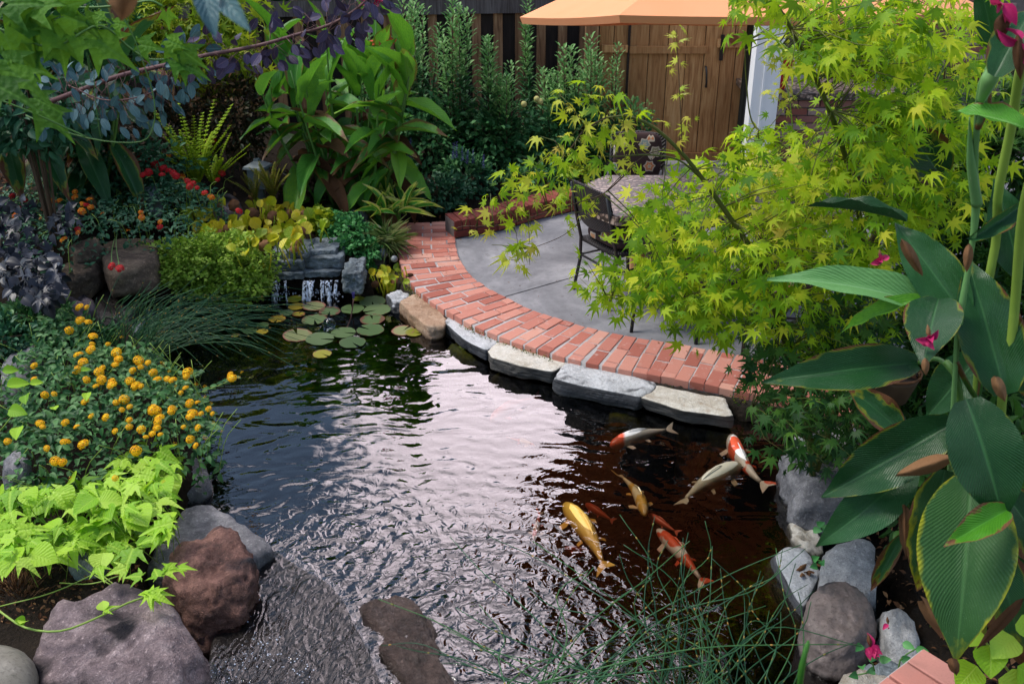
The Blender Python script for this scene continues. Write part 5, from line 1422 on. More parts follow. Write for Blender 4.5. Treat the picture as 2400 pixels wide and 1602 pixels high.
for i, (x, y, rx, ry, mk, lb) in enumerate(pads):
    q = G(x, y, WZ); r = pxm(q.y, WZ, rx)
    o = link('lily_pad', padm[mk][i % 3])
    o.location = (q.x, q.y, WZ + 0.004 + (i % 4) * 0.0015); o.scale = (r, r, r * .5); o.rotation_euler = (rnd.uniform(-.03, .03), rnd.uniform(-.03, .03), rnd.uniform(0, 6.28))
    setp(o, lb, 'lily pad', 'water lily pads on the pond')
bud = empty('lily_bud', G(830, 765, WZ), 'purple water lily bud on a thin brown stem above the pads', 'flower')
acc = Acc(); tube(acc, curve([G(812, 770, WZ), A(822, 745, G(826, 740, WZ).y), A(829, 700, G(829, 740, WZ).y)], 8), 0.005, 5); wpart('stem', acc, M_twigP, bud)
q = A(829, 700, G(829, 740, WZ).y)
bt = leaf_grid(p_lance, 5, 1, 0.1, 0, 0.4)
bme = tmesh('petal', bt, M_flb)
for k in range(7): place('petal', bme, bud, frame(q + Vector((math.cos(k) * .004, math.sin(k) * .004, 0)), (math.cos(k * .9) * .22, math.sin(k * .9) * .22, 1), (-math.cos(k * .9), -math.sin(k * .9), 0), .018, .055, .02))
def glassmat():
    m, t, N, L = newmat('clear_glass'); p = N('ShaderNodeBsdfPrincipled'); p.inputs['Base Color'].default_value = (0.75, 0.9, 1, 1)
    p.inputs['Transmission Weight'].default_value = 1; p.inputs['Roughness'].default_value = 0.02; p.inputs['IOR'].default_value = 1.3
    return finish(m, t, p.outputs[0])
q = G(772, 768, WZ); V_, F_ = ico(4)
o = link('glass_float', Acc().add(V_ * pxm(q.y, WZ, 15), [F_]).mesh('glass_float', glassmat())); o.location = (q.x, q.y, WZ + .03)
setp(o, 'clear glass ball floating between the lily pads', 'float')
for (x, y, r, lb) in ((899, 600, 12, 'larger grey ceramic ball by the grass tuft'), (925, 614, 8, 'smaller grey ceramic ball touching the brick path')):
    q = G(x, y + 6, -0.0); o = link('ceramic_ball', Acc().add(V_ * pxm(q.y, 0, r), [F_]).mesh('ceramic_ball', rockmat('ball_glaze', (0.12, 0.14, 0.15), (0.2, 0.22, 0.23), (0.33, 0.34, 0.33), 12, 0.1, 0.3)))
    o.location = (q.x, q.y, 0.05); setp(o, lb, 'ornament')
# bluish lantern on a post at the back left
q = A(605, 400, 8.6)
lan = empty('garden_lantern', (q.x, 8.6, 0.2), 'blue grey metal garden lantern half hidden at the foot of the central canna', 'lantern')
M_pew = flat('pewter', (0.16, 0.20, 0.22), 0.5, 0.5, (0.10, 0.13, 0.15))
acc = Acc(); tube(acc, [(q.x, 8.6, q.z + 0.03), (q.x, 8.6, q.z + 0.05), (q.x, 8.6, q.z + 0.09), (q.x, 8.6, q.z + 0.11)], [0.14, 0.13, 0.035, 0.03], 4); wpart('roof', acc, M_pew, lan, False)
acc = Acc(); box(acc, (q.x, 8.6, q.z - 0.06), (0.16, 0.16, 0.17)); wpart('body', acc, M_pew, lan, False)
acc = Acc(); box(acc, (q.x, 8.6, (q.z + .1) / 2 - .05), (0.06, 0.06, q.z)); wpart('post', acc, M_pew, lan, False)
#--PART4--
# ------------------------------------------------------------------ vegetation helpers
CAMP = Vector((0, 0, CAM_H))
def tocam(p): return (CAMP - Vector(p)).normalized()
def plant(name, loc, label, cat='plant', group=None): return empty(name, loc, label, cat, group)
def leaf_parts(root, mats_meshes, Ms, name='leaf', limit=300, stuff='foliage', stuff_mat=None, stuff_t=None):
    """the first `limit` leaves (nearest the camera first) as parts, the rest as one mass"""
    Ms = sorted(Ms, key=lambda m: (m.translation - CAMP).length)
    off = Matrix.Translation(-root_off(root))
    for i, M in enumerate(Ms[:limit]):
        me = mats_meshes[i % len(mats_meshes)]
        o = bpy.data.objects.new(name, me); col.objects.link(o); o.parent = root; o.matrix_basis = off @ M
    rest = Ms[limit:]
    if rest:
        a = scatter(Acc(), stuff_t, rest)
        wpart(stuff, a, stuff_mat, root, kind='stuff')
def mass(root, tmpl, Ms, mat, name='foliage'):
    a = scatter(Acc(), tmpl, Ms); return wpart(name, a, mat, root, kind='stuff')
def shoot(rnd, base, top, r, n, size, up=0.5, wid=0.45, bend=0.0):
    """leaves spiralling up an upright stem"""
    Ms = []
    base, top = Vector(base), Vector(top)
    for k in range(n):
        t = (k + rnd.random()) / n
        p = base.lerp(top, t) + Vector((math.sin(t * 3) * bend, 0, 0))
        a = k * 2.4 + rnd.uniform(-.4, .4)
        d = Vector((math.cos(a), math.sin(a), up + t * 0.5 + rnd.uniform(-.3, .3)))
        s = size * rnd.uniform(.7, 1.2) * (1.0 - .45 * t)
        rr = r * (1 - .6 * t) * rnd.uniform(0, 1)
        q = p + Vector((d.x, d.y, 0)) * rr
        Ms.append(frame(q, d, (-d.x, -d.y, 1.2), s * wid, s, s))
    return Ms
def blob(rnd, c, rad, n, size, wid=0.5, shell=0.55, upb=0.5, tiltdown=0.0):
    """leaves through an uneven crown"""
    Ms = []
    c = Vector(c)
    sd = rnd.uniform(0, 99)
    while len(Ms) < n:
        v = rv(rnd); l = v.length
        if l > 1 or l < 0.05: continue
        f = (shell + (1 - shell) * rnd.random())
        u = v.normalized()
        lump = 0.72 + 0.5 * noise.noise(u * 2.2 + Vector((sd, 0, 0)))
        if noise.noise(u * 3.5 + Vector((0, sd, 0))) < -0.22: continue
        q = c + Vector((u.x * rad[0], u.y * rad[1], u.z * rad[2])) * f * lump * 1.15
        d = u + rv(rnd, .8) + Vector((0, 0, -tiltdown))
        up = u * 0.6 + Vector((0, 0, upb)) + rv(rnd, .5)
        s = size * rnd.uniform(.65, 1.25)
        Ms.append(frame(q, d, up, s * wid, s, s))
    return Ms
def px2world_poly(px, z): return [tuple(G(x, y, z)[:2]) for x, y in px]
def cover(rnd, px, z, n, h, size, wid=0.5, edge=0.25, upb=1.0, flatness=0.6, stuffd=0.8):
    """mounded ground cover over a patch; returns matrices and surface function"""
    poly = px2world_poly(px, z)
    P = sample(poly, rnd, n)
    X = np.array([p[0] for p in P]); Y = np.array([p[1] for p in P])
    D = -sdist(X, Y, poly)
    Gz = gh(X, Y)
    Ms = []
    for x, y, d, g0 in zip(X, Y, D, Gz):
        mt = min(1, d / edge) ** .6
        top = z * 1.0 + h * (mt - .5) + 0.25 * h * noise.noise(Vector((x * 3, y * 3, 0)))
        q = Vector((x, y, top - (1 - rnd.random() ** 0.6) * h * stuffd))
        dd = Vector((rnd.gauss(0, 1), rnd.gauss(0, 1) - .25, rnd.gauss(0, flatness)))
        up = Vector((rnd.gauss(0, .35), rnd.gauss(-.25, .35), upb))
        s = size * rnd.uniform(.65, 1.25)
        Ms.append(frame(q, dd, up, s * wid, s, s))
    return Ms

# ------------------------------------------------------------------ shrubs along the fence
def fence_shrub(label, px, ytop, ybot, Y, n, size=0.065, r=0.10, lean=0, shoots=3, tipm=True, wide=0.10, grp='upright leafy shrubs against the fence'):
    rr = random.Random(int(px * 7 + Y * 13))
    b0, t0 = A(px, ybot, Y), A(px + lean, ytop, Y)
    root = plant('fence_shrub', (b0.x, Y, ghp(b0.x, Y)), label, 'shrub', grp)
    zb = ghp(b0.x, Y)
    Ml = []; Mt = []; st = Acc()
    for k in range(shoots):
        dx = rr.uniform(-1, 1) * wide; dy = rr.uniform(-1, 1) * wide * .8
        tz = t0.z - (0 if k == 0 else rr.uniform(0, .35) * (t0.z - zb))
        bb = Vector((b0.x + dx * .4, Y + dy * .4, zb)); tp = Vector((t0.x + dx * (0 if k == 0 else 1.4), Y + dy, tz))
        mm = shoot(rr, bb.lerp(tp, .08), tp, r * 1.25, int(n * 1.5 / shoots), size * 1.35)
        cut = int(len(mm) * .55)
        Ml += mm[:cut]; Mt += mm[cut:]
        tube(st, curve([bb, bb.lerp(tp, .5) + rv(rr, .02), tp], 6), [.012, .011, .010, .008, .006, .005, .003], 5)
    wpart('stem', st, M_twig, root)
    mass(root, T_small, Ml, M_shrub); mass(root, T_small, Mt, M_shrubP, 'young_leaves')
    return root
fence_shrub('tall bushy shrub shoot beside the pink canna flowers', 935, -10, 420, 10.1, 620, .075, .14, 10, 4, wide=.16)
fence_shrub('tall pale tipped shrub shoot rising above the fence rail', 1075, 0, 420, 9.9, 620, .075, .12, -15, 4, wide=.14)
fence_shrub('thin leafy shoot reaching the fence rail between two taller shrubs', 990, 20, 400, 10.4, 420, .07, .11, 0, 3, wide=.14)
fence_shrub('medium shrub shoot with pale tips in front of the brown boards', 1150, 88, 430, 9.9, 520, .07, .12, -10, 3, wide=.12)
fence_shrub('shorter slender shoot right of the medium one', 1190, 150, 430, 9.8, 360, .065, .11, 8, 3, wide=.12)
fence_shrub('loose shoot climbing to the fence rail left of the umbrella', 1238, -5, 430, 10.6, 330, .065, .08, 0, 2, wide=.10)
fence_shrub('broad shrub with several upright shoots left of the gate', 1310, 100, 430, 10.0, 680, .07, .14, 10, 5, wide=.2)
fence_shrub('tall pale leafy shoot at the left edge of the gate', 1378, 80, 430, 9.95, 520, .07, .13, 5, 4, wide=.14)
fence_shrub('small sparse shoot in front of the gate boards', 1442, 100, 420, 10.05, 210, .055, .08, 5, 2, wide=.08)
fence_shrub('dark broad shrub behind the central canna clump', 860, 60, 400, 10.2, 620, .08, .18, 0, 5, wide=.3)
def bush(label, c, rad, n, size, mat, tmpl=None, name='bush', wid=.5, grp=None, pale=None, **k):
    rr = random.Random(int(c[0] * 100 + c[1] * 57))
    root = plant(name, (c[0], c[1], ghp(c[0], c[1])), label, 'bush', grp)
    Ms = blob(rr, c, rad, n, size, wid, **k)
    if pale:
        Ms.sort(key=lambda m: m.translation.z); cut = int(len(Ms) * .75)
        mass(root, tmpl or T_small, Ms[cut:], pale, 'young_leaves'); Ms = Ms[:cut]
    mass(root, tmpl or T_small, Ms, mat)
    st = Acc()
    for i in range(6):
        a = i * 1.05; tp = Vector(c) + Vector((math.cos(a) * rad[0] * .5, math.sin(a) * rad[1] * .5, rad[2] * .3))
        tube(st, curve([(c[0], c[1], ghp(c[0], c[1])), Vector(c).lerp(tp, .4) + rv(rr, .03), tp], 5), [.012, .01, .009, .008, .006, .004], 5)
    wpart('branches', st, M_twig, root)
    return root
def Ac(x, y, Y): return tuple(A(x, y, Y))
bush('dense dark green bush low against the fence under the tall shoots', Ac(1160, 330, 9.9), (.55, .3, .42), 1500, .075, M_shrub, pale=None)
bush('dark leafy bush between the shrubs and the gate', Ac(1330, 330, 9.9), (.5, .3, .5), 1500, .075, M_shrub)
bush('dark leafy bush at the foot of the pale shoots', Ac(1010, 340, 9.9), (.5, .3, .5), 1400, .075, M_shrub)
bush('rounded green bush with blue flower spikes behind the brick kerb', Ac(1095, 425, 9.35), (.34, .26, .34), 1500, .062, M_lantB, pale=M_shrub)
bush('low ragged bush spilling over the brick kerb', Ac(1240, 430, 9.45), (.42, .22, .22), 900, .06, M_shrub)
bush('small pale green bush in front of the gate behind the maple twigs', Ac(1490, 305, 9.9), (.2, .18, .35), 600, .05, M_shrub, pale=M_shrubP)
bush('dim bush with a few yellowing leaves at the right end of the brick kerb', Ac(1350, 430, 9.5), (.3, .2, .25), 700, .055, M_shrub, pale=M_yel)
bush('low dark bush between the variegated ginger and the brick kerb', Ac(1040, 455, 9.0), (.3, .2, .2), 800, .055, M_lantB)
# blue salvia spikes
rr = random.Random(77)
for i, (x, y0, y1) in enumerate([(1062, 335, 375), (1070, 332, 372), (1084, 344, 380), (1094, 352, 385), (1132, 362, 395), (1108, 350, 385), (962, 322, 370), (918, 316, 350), (926, 322, 352)]):
    b0, t0 = A(x, y1, 9.2), A(x + rr.uniform(-3, 3), y0, 9.2)
    o = plant('flower_spike', b0, ['leftmost of the blue flower spikes above the rounded bush', 'second blue flower spike from the left above the rounded bush', 'third blue flower spike from the left, leaning over the rounded bush', 'blue flower spike over the middle of the rounded bush', 'rightmost short blue flower spike on the rounded bush', 'blue flower spike next to the rightmost one on the rounded bush', 'blue flower spike standing alone between canna and rounded bush', 'left one of two blue spikes beside the central canna leaves', 'right one of two blue spikes beside the central canna leaves'][i], 'flower', 'blue flower spikes by the fence')
    mass(o, T_small, shoot(rr, b0, t0, .012, 40, .022, .6), M_flb, 'florets')
# pears / pale fruit in the shrub
for x, y, fl_ in ((1258, 232, 'upper left of the two touching pale fruits in the fence shrub'), (1266, 238, 'lower right of the two touching pale fruits in the fence shrub'), (1228, 244, 'single pale fruit left of the touching pair in the fence shrub')):
    q = A(x, y, 9.6); o = link('fruit', Acc().add(ico(2)[0] * .03, [ico(2)[1]]).mesh('fruit', flat('pale_fruit', (0.5, 0.45, 0.15)))); o.location = q
    setp(o, fl_, 'fruit', 'fruit in the fence shrub')

# ------------------------------------------------------------------ canna plants
meC = {}
def cleaf(mat, v):
    if (mat.name, v) not in meC: meC[(mat.name, v)] = tmesh('leaf', T_canna[v], mat)
    return meC[(mat.name, v)]
def canna_clump(label, base, nst, hts, spread, ll, lw, mats, seed, flowers=None, perleaf=6, name='canna_plant'):
    rr = random.Random(seed)
    root = plant(name, base, label, 'plant')
    b0 = Vector(base)
    for k in range(nst):
        a = rr.uniform(0, 6.28); rad = spread * math.sqrt(rr.random())
        s0 = b0 + Vector((math.cos(a) * rad * .6, math.sin(a) * rad * .45, 0))
        h = rr.uniform(*hts)
        tp = s0 + Vector((math.cos(a) * rad * .7 + rr.uniform(-.05, .05), math.sin(a) * rad * .4, h))
        cvp = curve([s0, s0.lerp(tp, .5) + rv(rr, .03), tp], 8)
        acc = Acc(); tube(acc, cvp, [.016 - .0012 * i for i in range(9)], 7)
        wpart('stem', acc, M_stem, root)
        for j in range(perleaf):
            t = 0.12 + 0.86 * j / (perleaf - 1)
            p = cvp[min(8, int(t * 8))]
            an = a * .0 + j * 2.3 + k * 1.1 + rr.uniform(-.5, .5)
            if rr.random() < .45: an = -math.pi / 2 + rr.uniform(-1.2, 1.2)       # towards the light
            el_ = (1.15 + rr.uniform(-.3, .2) if t > .8 else 0.75 - 1.7 * (1 - t) + rr.uniform(-.45, .4))
            d = Vector((math.cos(an) * math.cos(el_), math.sin(an) * math.cos(el_), math.sin(el_)))
            up = Vector((-math.cos(an) * math.sin(el_), -math.sin(an) * math.sin(el_), math.cos(el_) + .15)) + rv(rr, .25)
            L_ = ll * rr.uniform(.75, 1.15); W_ = lw * rr.uniform(.8, 1.15)
            mt = mats[0] if t > .55 else (mats[1] if rr.random() < .8 else mats[2])
            place('leaf', cleaf(mt, rr.choice([0, 1, 2, 2])), root, frame(p, d, up, W_, L_, L_))
    if flowers:
        for (q, mt, stemb) in flowers:
            acc = Acc(); tube(acc, curve([stemb, Vector(stemb).lerp(q, .6), q], 5), .007, 5); wpart('flower_stem', acc, M_stemP, root)
            fl = None
            for j in range(9):
                a = j * .7; d = Vector((math.cos(a), math.sin(a) * .8, rr.uniform(-.3, 1.2)))
                if fl is None or True: fl = fl or tmesh('petal', leaf_grid(p_ovate, 4, 1, .1, .1, .3), mt)
                place('petal', fl, root, frame(q + rv(rr, .03), d, rv(rr, 1) + Vector((0, 0, 1)), .045, .085, .08))
    return root
cb = Vector((-1.42, 8.75, 0.12))
canna_clump('tall central canna clump with broad mid green leaves and pink flowers', cb, 22, (.95, 1.62), .62, .52, .17, (M_cannaG, M_cannaG, M_dry), 3,
            [(A(905, 108, 8.6), M_flc, A(905, 200, 8.6)), (A(893, 105, 8.7), M_flc, A(890, 220, 8.7)), (A(880, 12, 8.7), M_flp, A(882, 120, 8.7)), (A(860, 4, 8.8), M_flp, A(868, 120, 8.7))], 7)
# big blue green cannas at the left behind the twigs
canna_clump('dark blue green broad leaved canna in the shade at the upper left', A(190, 400, 8.0), 7, (.8, 1.3), .6, .6, .2, (M_canna, M_canna, M_canna), 11, None, 5)
canna_clump('shaded canna with long hanging leaves beside the fern', A(300, 380, 8.3), 5, (.6, 1.0), .4, .55, .17, (M_canna, M_canna, M_canna), 12, None, 5)
canna_clump('shaded canna with drooping leaves at the far left edge', A(20, 330, 7.6), 5, (.9, 1.3), .4, .6, .2, (M_canna, M_canna, M_canna), 13, None, 5)

# foreground canna at the right: every leaf where it grows
fc = plant('canna_plant', G(2250, 1560, 0.0), 'large foreground canna with huge dark leaves, some brown edged, at the right edge')
def cl(bp, tp, Yb, Yt, wpx, mat, v=0, up=None, roll=0.0, label=None):
    b0, t0 = A(*bp, Yb), A(*tp, Yt)
    d = t0 - b0
    c = (b0 + t0) / 2
    u = up or (tocam(c) * .8 + Vector((0, 0, .35)))
    side = d.normalized().cross(Vector(u).normalized())
    u = Vector(u) + side * roll
    W_ = pxm((Yb + Yt) / 2, c.z, wpx * .88)
    tgt = frame(b0, d, u, W_, d.length, d.length)
    o = place('leaf', cleaf(mat, v), fc, tgt)
    if label: o['label'] = label
    return o
cl((2225, 735), (1798, 655), 2.55, 2.75, 92, M_cannaL, 0, roll=.2, label='pale green ribbed leaf pointing left')
cl((2150, 850), (1783, 896), 2.6, 2.6, 120, M_canna, 0, roll=-.2)
cl((2262, 745), (2098, 522), 2.5, 2.75, 130, M_canna, 1, roll=-.1, label='dark leaf with a withered brown left edge')
cl((2355, 925), (2265, 600), 2.35, 2.6, 165, M_canna, 1)
cl((2200, 700), (2163, 862), 2.5, 2.3, 150, M_canna, 0, roll=.1, label='leaf bent down with a fallen pink flower on it')
cl((2160, 700), (1972, 778), 2.52, 2.62, 50, M_cannaG, 1, roll=.3)
cl((2265, 935), (2352, 1228), 2.3, 2.15, 190, M_canna, 0)
cl((2235, 990), (1925, 1165), 2.45, 2.5, 150, M_canna, 1, roll=-.25)
cl((2140, 1100), (1912, 1280), 2.5, 2.45, 130, M_canna, 0, roll=-.3)
cl((2190, 1010), (1990, 1130), 2.6, 2.65, 110, M_canna, 0, roll=-.2)
cl((2275, 1120), (2240, 1548), 2.3, 2.0, 245, M_cannaE, 0, label='huge hanging leaf with yellow margins and a brown tip')
cl((2215, 1100), (2150, 1385), 2.4, 2.3, 150, M_cannaE, 1, roll=-.2, label='hanging leaf with a wide brown left margin')
cl((2360, 1195), (2212, 1280), 2.15, 2.05, 85, M_cannaB, 1, roll=-.1, label='small bright green curled leaf')
cl((2120, 1250), (2040, 1385), 2.45, 2.45, 45, M_canna, 1)
cl((2330, 1280), (2395, 1560), 2.5, 2.4, 150, M_canna, 0)
cl((2290, 1330), (2170, 1470), 2.5, 2.45, 90, M_canna, 2)
cl((2350, 1150), (2460, 1330), 2.4, 2.4, 150, M_canna, 0)
cl((2330, 110), (2290, -60), 3.6, 3.6, 80, M_canna, 1)
cl((2400, 300), (2230, 262), 2.2, 2.35, 75, M_cannaB, 1, roll=.5)
cl((2270, 562), (2410, 470), 2.45, 2.6, 50, M_canna, 1, roll=.6)
cl((2125, 520), (1886, 484), 2.7, 2.9, 36, M_canna, 1, roll=.9)
cl((2210, 420), (2095, 285), 3.9, 3.9, 130, M_canna, 0)
cl((2330, 180), (2420, 20), 2.2, 2.3, 110, M_canna, 0)
cl((2390, 640), (2330, 420), 2.6, 2.7, 120, M_canna, 1)
cl((2300, 830), (2170, 980), 2.75, 2.75, 120, M_canna, 1)
cl((2380, 760), (2440, 950), 2.5, 2.5, 130, M_canna, 0)
cl((2110, 1010), (1980, 900), 3.0, 3.1, 90, M_canna, 1)
def fstem(pts, r, mat=M_stemP, name='stem'):
    acc = Acc(); c = curve([A(x, y, Y_) for x, y, Y_ in pts], 22)
    rads = r if not isinstance(r, float) else [r] * len(c)
    rads = [q_ * .78 for q_ in rads]; rads[0] *= .25
    if isinstance(rads, list) and len(rads) != len(c): rads = list(np.interp(np.linspace(0, 1, len(c)), np.linspace(0, 1, len(rads)), rads))
    tube(acc, c, rads, 8); return wpart(name, acc, mat, fc)
fstem([(2368, 40, 2.25), (2345, 120, 2.28), (2300, 200, 2.32), (2290, 290, 2.38), (2285, 400, 2.42), (2288, 480, 2.45), (2275, 600, 2.46), (2250, 740, 2.45), (2240, 850, 2.45), (2232, 1000, 2.45), (2222, 1200, 2.5), (2215, 1420, 2.55)], [.012, .016, .011, .010, .010, .015, .009, .014, .009, .010, .012, .014])
fstem([(2352, 110, 2.26), (2320, 185, 2.27), (2300, 235, 2.3)], [.020, .024, .012], M_stemP, 'sheath')
fstem([(2322, 165, 2.3), (2310, 240, 2.34), (2292, 300, 2.38)], [.008, .018, .010], M_cannaL, 'sheath')
fstem([(2272, 275, 2.38), (2276, 380, 2.41), (2290, 480, 2.44)], [.006, .014, .018], M_stemP, 'sheath')
fstem([(2400, 130, 2.4), (2385, 200, 2.45), (2370, 300, 2.5), (2340, 450, 2.55), (2335, 560, 2.6), (2310, 700, 2.6), (2290, 900, 2.6), (2280, 1300, 2.6)], .016, M_stemY)
fstem([(2420, 400, 2.3), (2395, 520, 2.35), (2380, 700, 2.4), (2365, 850, 2.4), (2350, 920, 2.4), (2330, 1200, 2.45), (2300, 1500, 2.5)], .017, M_stemY)
fstem([(2215, 845, 2.5), (2235, 870, 2.47), (2250, 930, 2.46), (2238, 990, 2.46)], .013, M_stem)
fstem([(2300, 880, 2.5), (2290, 930, 2.48), (2262, 890, 2.46), (2240, 845, 2.45)], .010, M_cannaG)
fstem([(2150, 850, 2.6), (2200, 842, 2.55), (2240, 880, 2.47)], .009, M_stem)
# withered bits
dry = [tmesh('withered_leaf', leaf_grid(p_lance, 8, 2, .2, .3, -.6, .06, s_), M_dry) for s_ in (1, 2)]
for (b0, t0, w_, Y_) in (((2112, 560), (2170, 660), 26, 2.5), ((2168, 838), (2170, 880), 18, 2.3), ((2272, 570), (2265, 640), 22, 2.35), ((2350, 30), (2345, 95), 34, 2.2), ((2385, 80), (2392, 190), 28, 2.15), ((2240, 1068), (2110, 1110), 40, 2.35),
                         ((2230, 1540), (2245, 1590), 26, 1.98), ((2120, 1180), (2125, 1340), 30, 2.4), ((2160, 1400), (2250, 1540), 40, 2.3), ((2330, 880), (2360, 950), 28, 2.3), ((2060, 820), (2090, 900), 60, 3.0), ((2400, 1400), (2280, 1530), 26, 2.1), ((2200, 1330), (2260, 1450), 18, 2.4)):
    b_, t_ = A(*b0, Y_), A(*t0, Y_ - .02)
    place('withered_leaf', rnd.choice(dry), fc, frame(b_, t_ - b_, tocam(b_), pxm(Y_, b_.z, w_), (t_ - b_).length, (t_ - b_).length))
pet = tmesh('petal', leaf_grid(p_ovate, 5, 2, .1, .1, .4), M_flp)
for (x, y, Y_, n_) in ((2352, 8, 2.2, 4), (2392, 100, 2.15, 3)):
    for j in range(n_):
        q = A(x, y, Y_); d = Vector((rnd.uniform(-1, 1), rnd.uniform(-.5, .5), rnd.uniform(-1.2, .6)))
        place('petal', pet, fc, frame(q, d, rv(rnd) + tocam(q), .026, .055, .05))
def fallen(x, y, Y_, label, n_=6, s_=.035):
    q = A(x, y, Y_); root = empty('fallen_flower', q, label, 'flower')
    for j in range(n_):
        d = Vector((rnd.uniform(-1, 1), rnd.uniform(-1, .4), rnd.uniform(-.6, .6)))
        place('petal', pet, root, frame(q + tocam(q) * .012, d, tocam(q) + rv(rnd, .5), s_ * .6, s_, s_))
    place('withered_petal', dry[0], root, frame(q + tocam(q) * .012, (-.3, 0, 1), tocam(q), s_ * .35, s_, s_))
fallen(2178, 792, 2.33, 'crumpled pink flower lying on a dark canna leaf')
fallen(2065, 610, 3.0, 'pink petals caught in the maple above the pale canna leaf')
fallen(2040, 1515, 2.75, 'deep pink fallen flower among small leaves by the smooth boulder', 7, .05)
fallen(2082, 1462, 2.8, 'small deep pink petal beside the upright pale stone', 2, .03)
# potato vine at the bottom right and small leafy sprigs
vm = [tmesh('leaf', t_, M_vine) for t_ in T_vine[:2]] + [tmesh('leaf', T_vineh, M_vine)]
vr = plant('potato_vine', G(2340, 1560, .2), 'yellow green heart leaved vine in the bottom right corner', 'vine')
for (x, y, s_) in ((2320, 1510, .10), (2375, 1490, .10), (2290, 1560, .10), (2385, 1560, .12), (2340, 1590, .12), (2395, 1440, .09), (2300, 1480, .06)):
    q = A(x, y, 2.35); place('leaf', vm[2], vr, frame(q, (rnd.uniform(-1, 1), -.6, -.3), tocam(q) + Vector((0, 0, .4)), s_ * 1.0, s_, s_))
acc = Acc(); tube(acc, curve([A(2400, 1620, 2.4), A(2340, 1540, 2.4), A(2290, 1480, 2.45)], 8), .004, 5); wpart('stem', acc, M_stemY, vr)
sm = tmesh('leaf', T_ovate, M_cress)
for lb, pts, Y_ in (('small leafy sprig growing between the stones by the fallen flower', [(2020, 1510), (2035, 1540), (2020, 1560), (2050, 1570), (2060, 1545), (2010, 1580)], 2.75),
                    ('jointed green shoot with small leaves beside the brick pier', [(2115, 1505), (2145, 1520), (2140, 1540), (2110, 1545), (2125, 1560), (2105, 1585)], 2.7),
                    ('tiny green sprig wedged between the white wedge stone and the slab', [(1905, 1310), (1915, 1325), (1925, 1315)], 3.2),
                    ('tiny sprig under the blue grey rock', [(1915, 1230), (1905, 1240), (1925, 1235)], 3.5)):
    vr = plant('leafy_sprig', A(*pts[0], Y_), lb)
    for (x, y) in pts:
        q = A(x, y, Y_); place('leaf', sm, vr, frame(q, (rnd.uniform(-1, 1), -.4, rnd.uniform(-.2, .6)), tocam(q), .03, .045, .045))
    acc = Acc(); tube(acc, curve([A(pts[-1][0], pts[-1][1] + 10, Y_)] + [A(x, y, Y_) for x, y in pts[::-1][::2]], 6), .003, 5); wpart('stem', acc, M_stem, vr)

# ------------------------------------------------------------------ Japanese maple
mp_root = plant('japanese_maple', G(1905, 1080, -.1), 'Japanese maple with bright yellow green star leaves arching over the patio and pond', 'tree')
def mbranch(pts, r0, r1, mat=M_twigG):
    c = curve([A(x, y, Y_) for x, y, Y_ in pts], 26)
    acc = Acc(); tube(acc, c, list(np.linspace(r0, r1, len(c))), 7)
    wpart('branch', acc, mat, mp_root)
    return c
BR = []
BR.append(mbranch([(1905, 1120, 4.4), (1895, 1000, 4.3), (1870, 880, 4.1), (1825, 760, 3.9), (1795, 640, 3.85), (1745, 560, 3.85), (1690, 480, 3.85), (1640, 410, 3.85), (1590, 350, 3.85), (1530, 297, 3.85), (1470, 273, 3.85), (1420, 276, 3.85)], .018, .004))
BR.append(mbranch([(1640, 415, 3.85), (1590, 375, 3.85), (1520, 363, 3.85), (1440, 367, 3.85), (1390, 366, 3.85)], .0045, .002))
BR.append(mbranch([(1420, 276, 3.85), (1370, 305, 3.85), (1340, 345, 3.85), (1322, 358, 3.85), (1300, 330, 3.85)], .004, .0015, M_twig))
BR.append(mbranch([(1490, 385, 3.85), (1420, 450, 3.85), (1370, 470, 3.85), (1260, 505, 3.8), (1170, 528, 3.8), (1090, 530, 3.8), (1068, 535, 3.8)], .003, .0012, M_twig))
BR.append(mbranch([(1560, 350, 3.85), (1500, 372, 3.85), (1400, 470, 3.83), (1330, 545, 3.8), (1240, 585, 3.8)], .002, .0012, M_twig))
BR.append(mbranch([(1600, 360, 3.85), (1594, 240, 3.85), (1590, 160, 3.85), (1585, 70, 3.85)], .0022, .001, M_twig))
BR.append(mbranch([(1910, 1110, 4.45), (1960, 950, 4.3), (2010, 760, 4.2), (2020, 560, 4.1), (1985, 380, 4.0), (1920, 200, 3.9), (1850, 60, 3.8), (1800, -20, 3.8)], .02, .005))
BR.append(mbranch([(2020, 600, 4.1), (2130, 420, 4.3), (2200, 250, 4.4), (2230, 60, 4.4)], .012, .005, M_twig))
BR.append(mbranch([(2010, 760, 4.2), (1930, 640, 4.2), (1840, 560, 4.3), (1750, 520, 4.3), (1560, 560, 4.2), (1450, 620, 4.1)], .008, .002))
BR.append(mbranch([(2000, 500, 4.1), (1900, 390, 4.2), (1820, 330, 4.3), (1765, 290, 4.4), (1750, 200, 4.4), (1745, 100, 4.4)], .006, .002))
BR.append(mbranch([(1900, 1050, 4.4), (1850, 960, 4.1), (1800, 920, 3.9), (1760, 960, 3.7)], .008, .002))
BR.append(mbranch([(1920, 1080, 4.4), (2000, 1000, 4.0), (2060, 940, 3.8)], .008, .002))
BR.append(mbranch([(1860, 850, 4.1), (1760, 740, 4.0), (1640, 700, 3.9), (1520, 700, 3.85), (1420, 690, 3.85)], .005, .002))
BR.append(mbranch([(1950, 260, 3.9), (1860, 130, 4.0), (1780, 60, 4.1)], .004, .002, M_stemY))
rr = random.Random(21)
bpts = [q for c in BR for q in c]
def near_branch(q): return min(bpts, key=lambda b_: (b_ - q).length)
twigs = Acc()
ML = {'m': [], 'y': [], 'd': []}
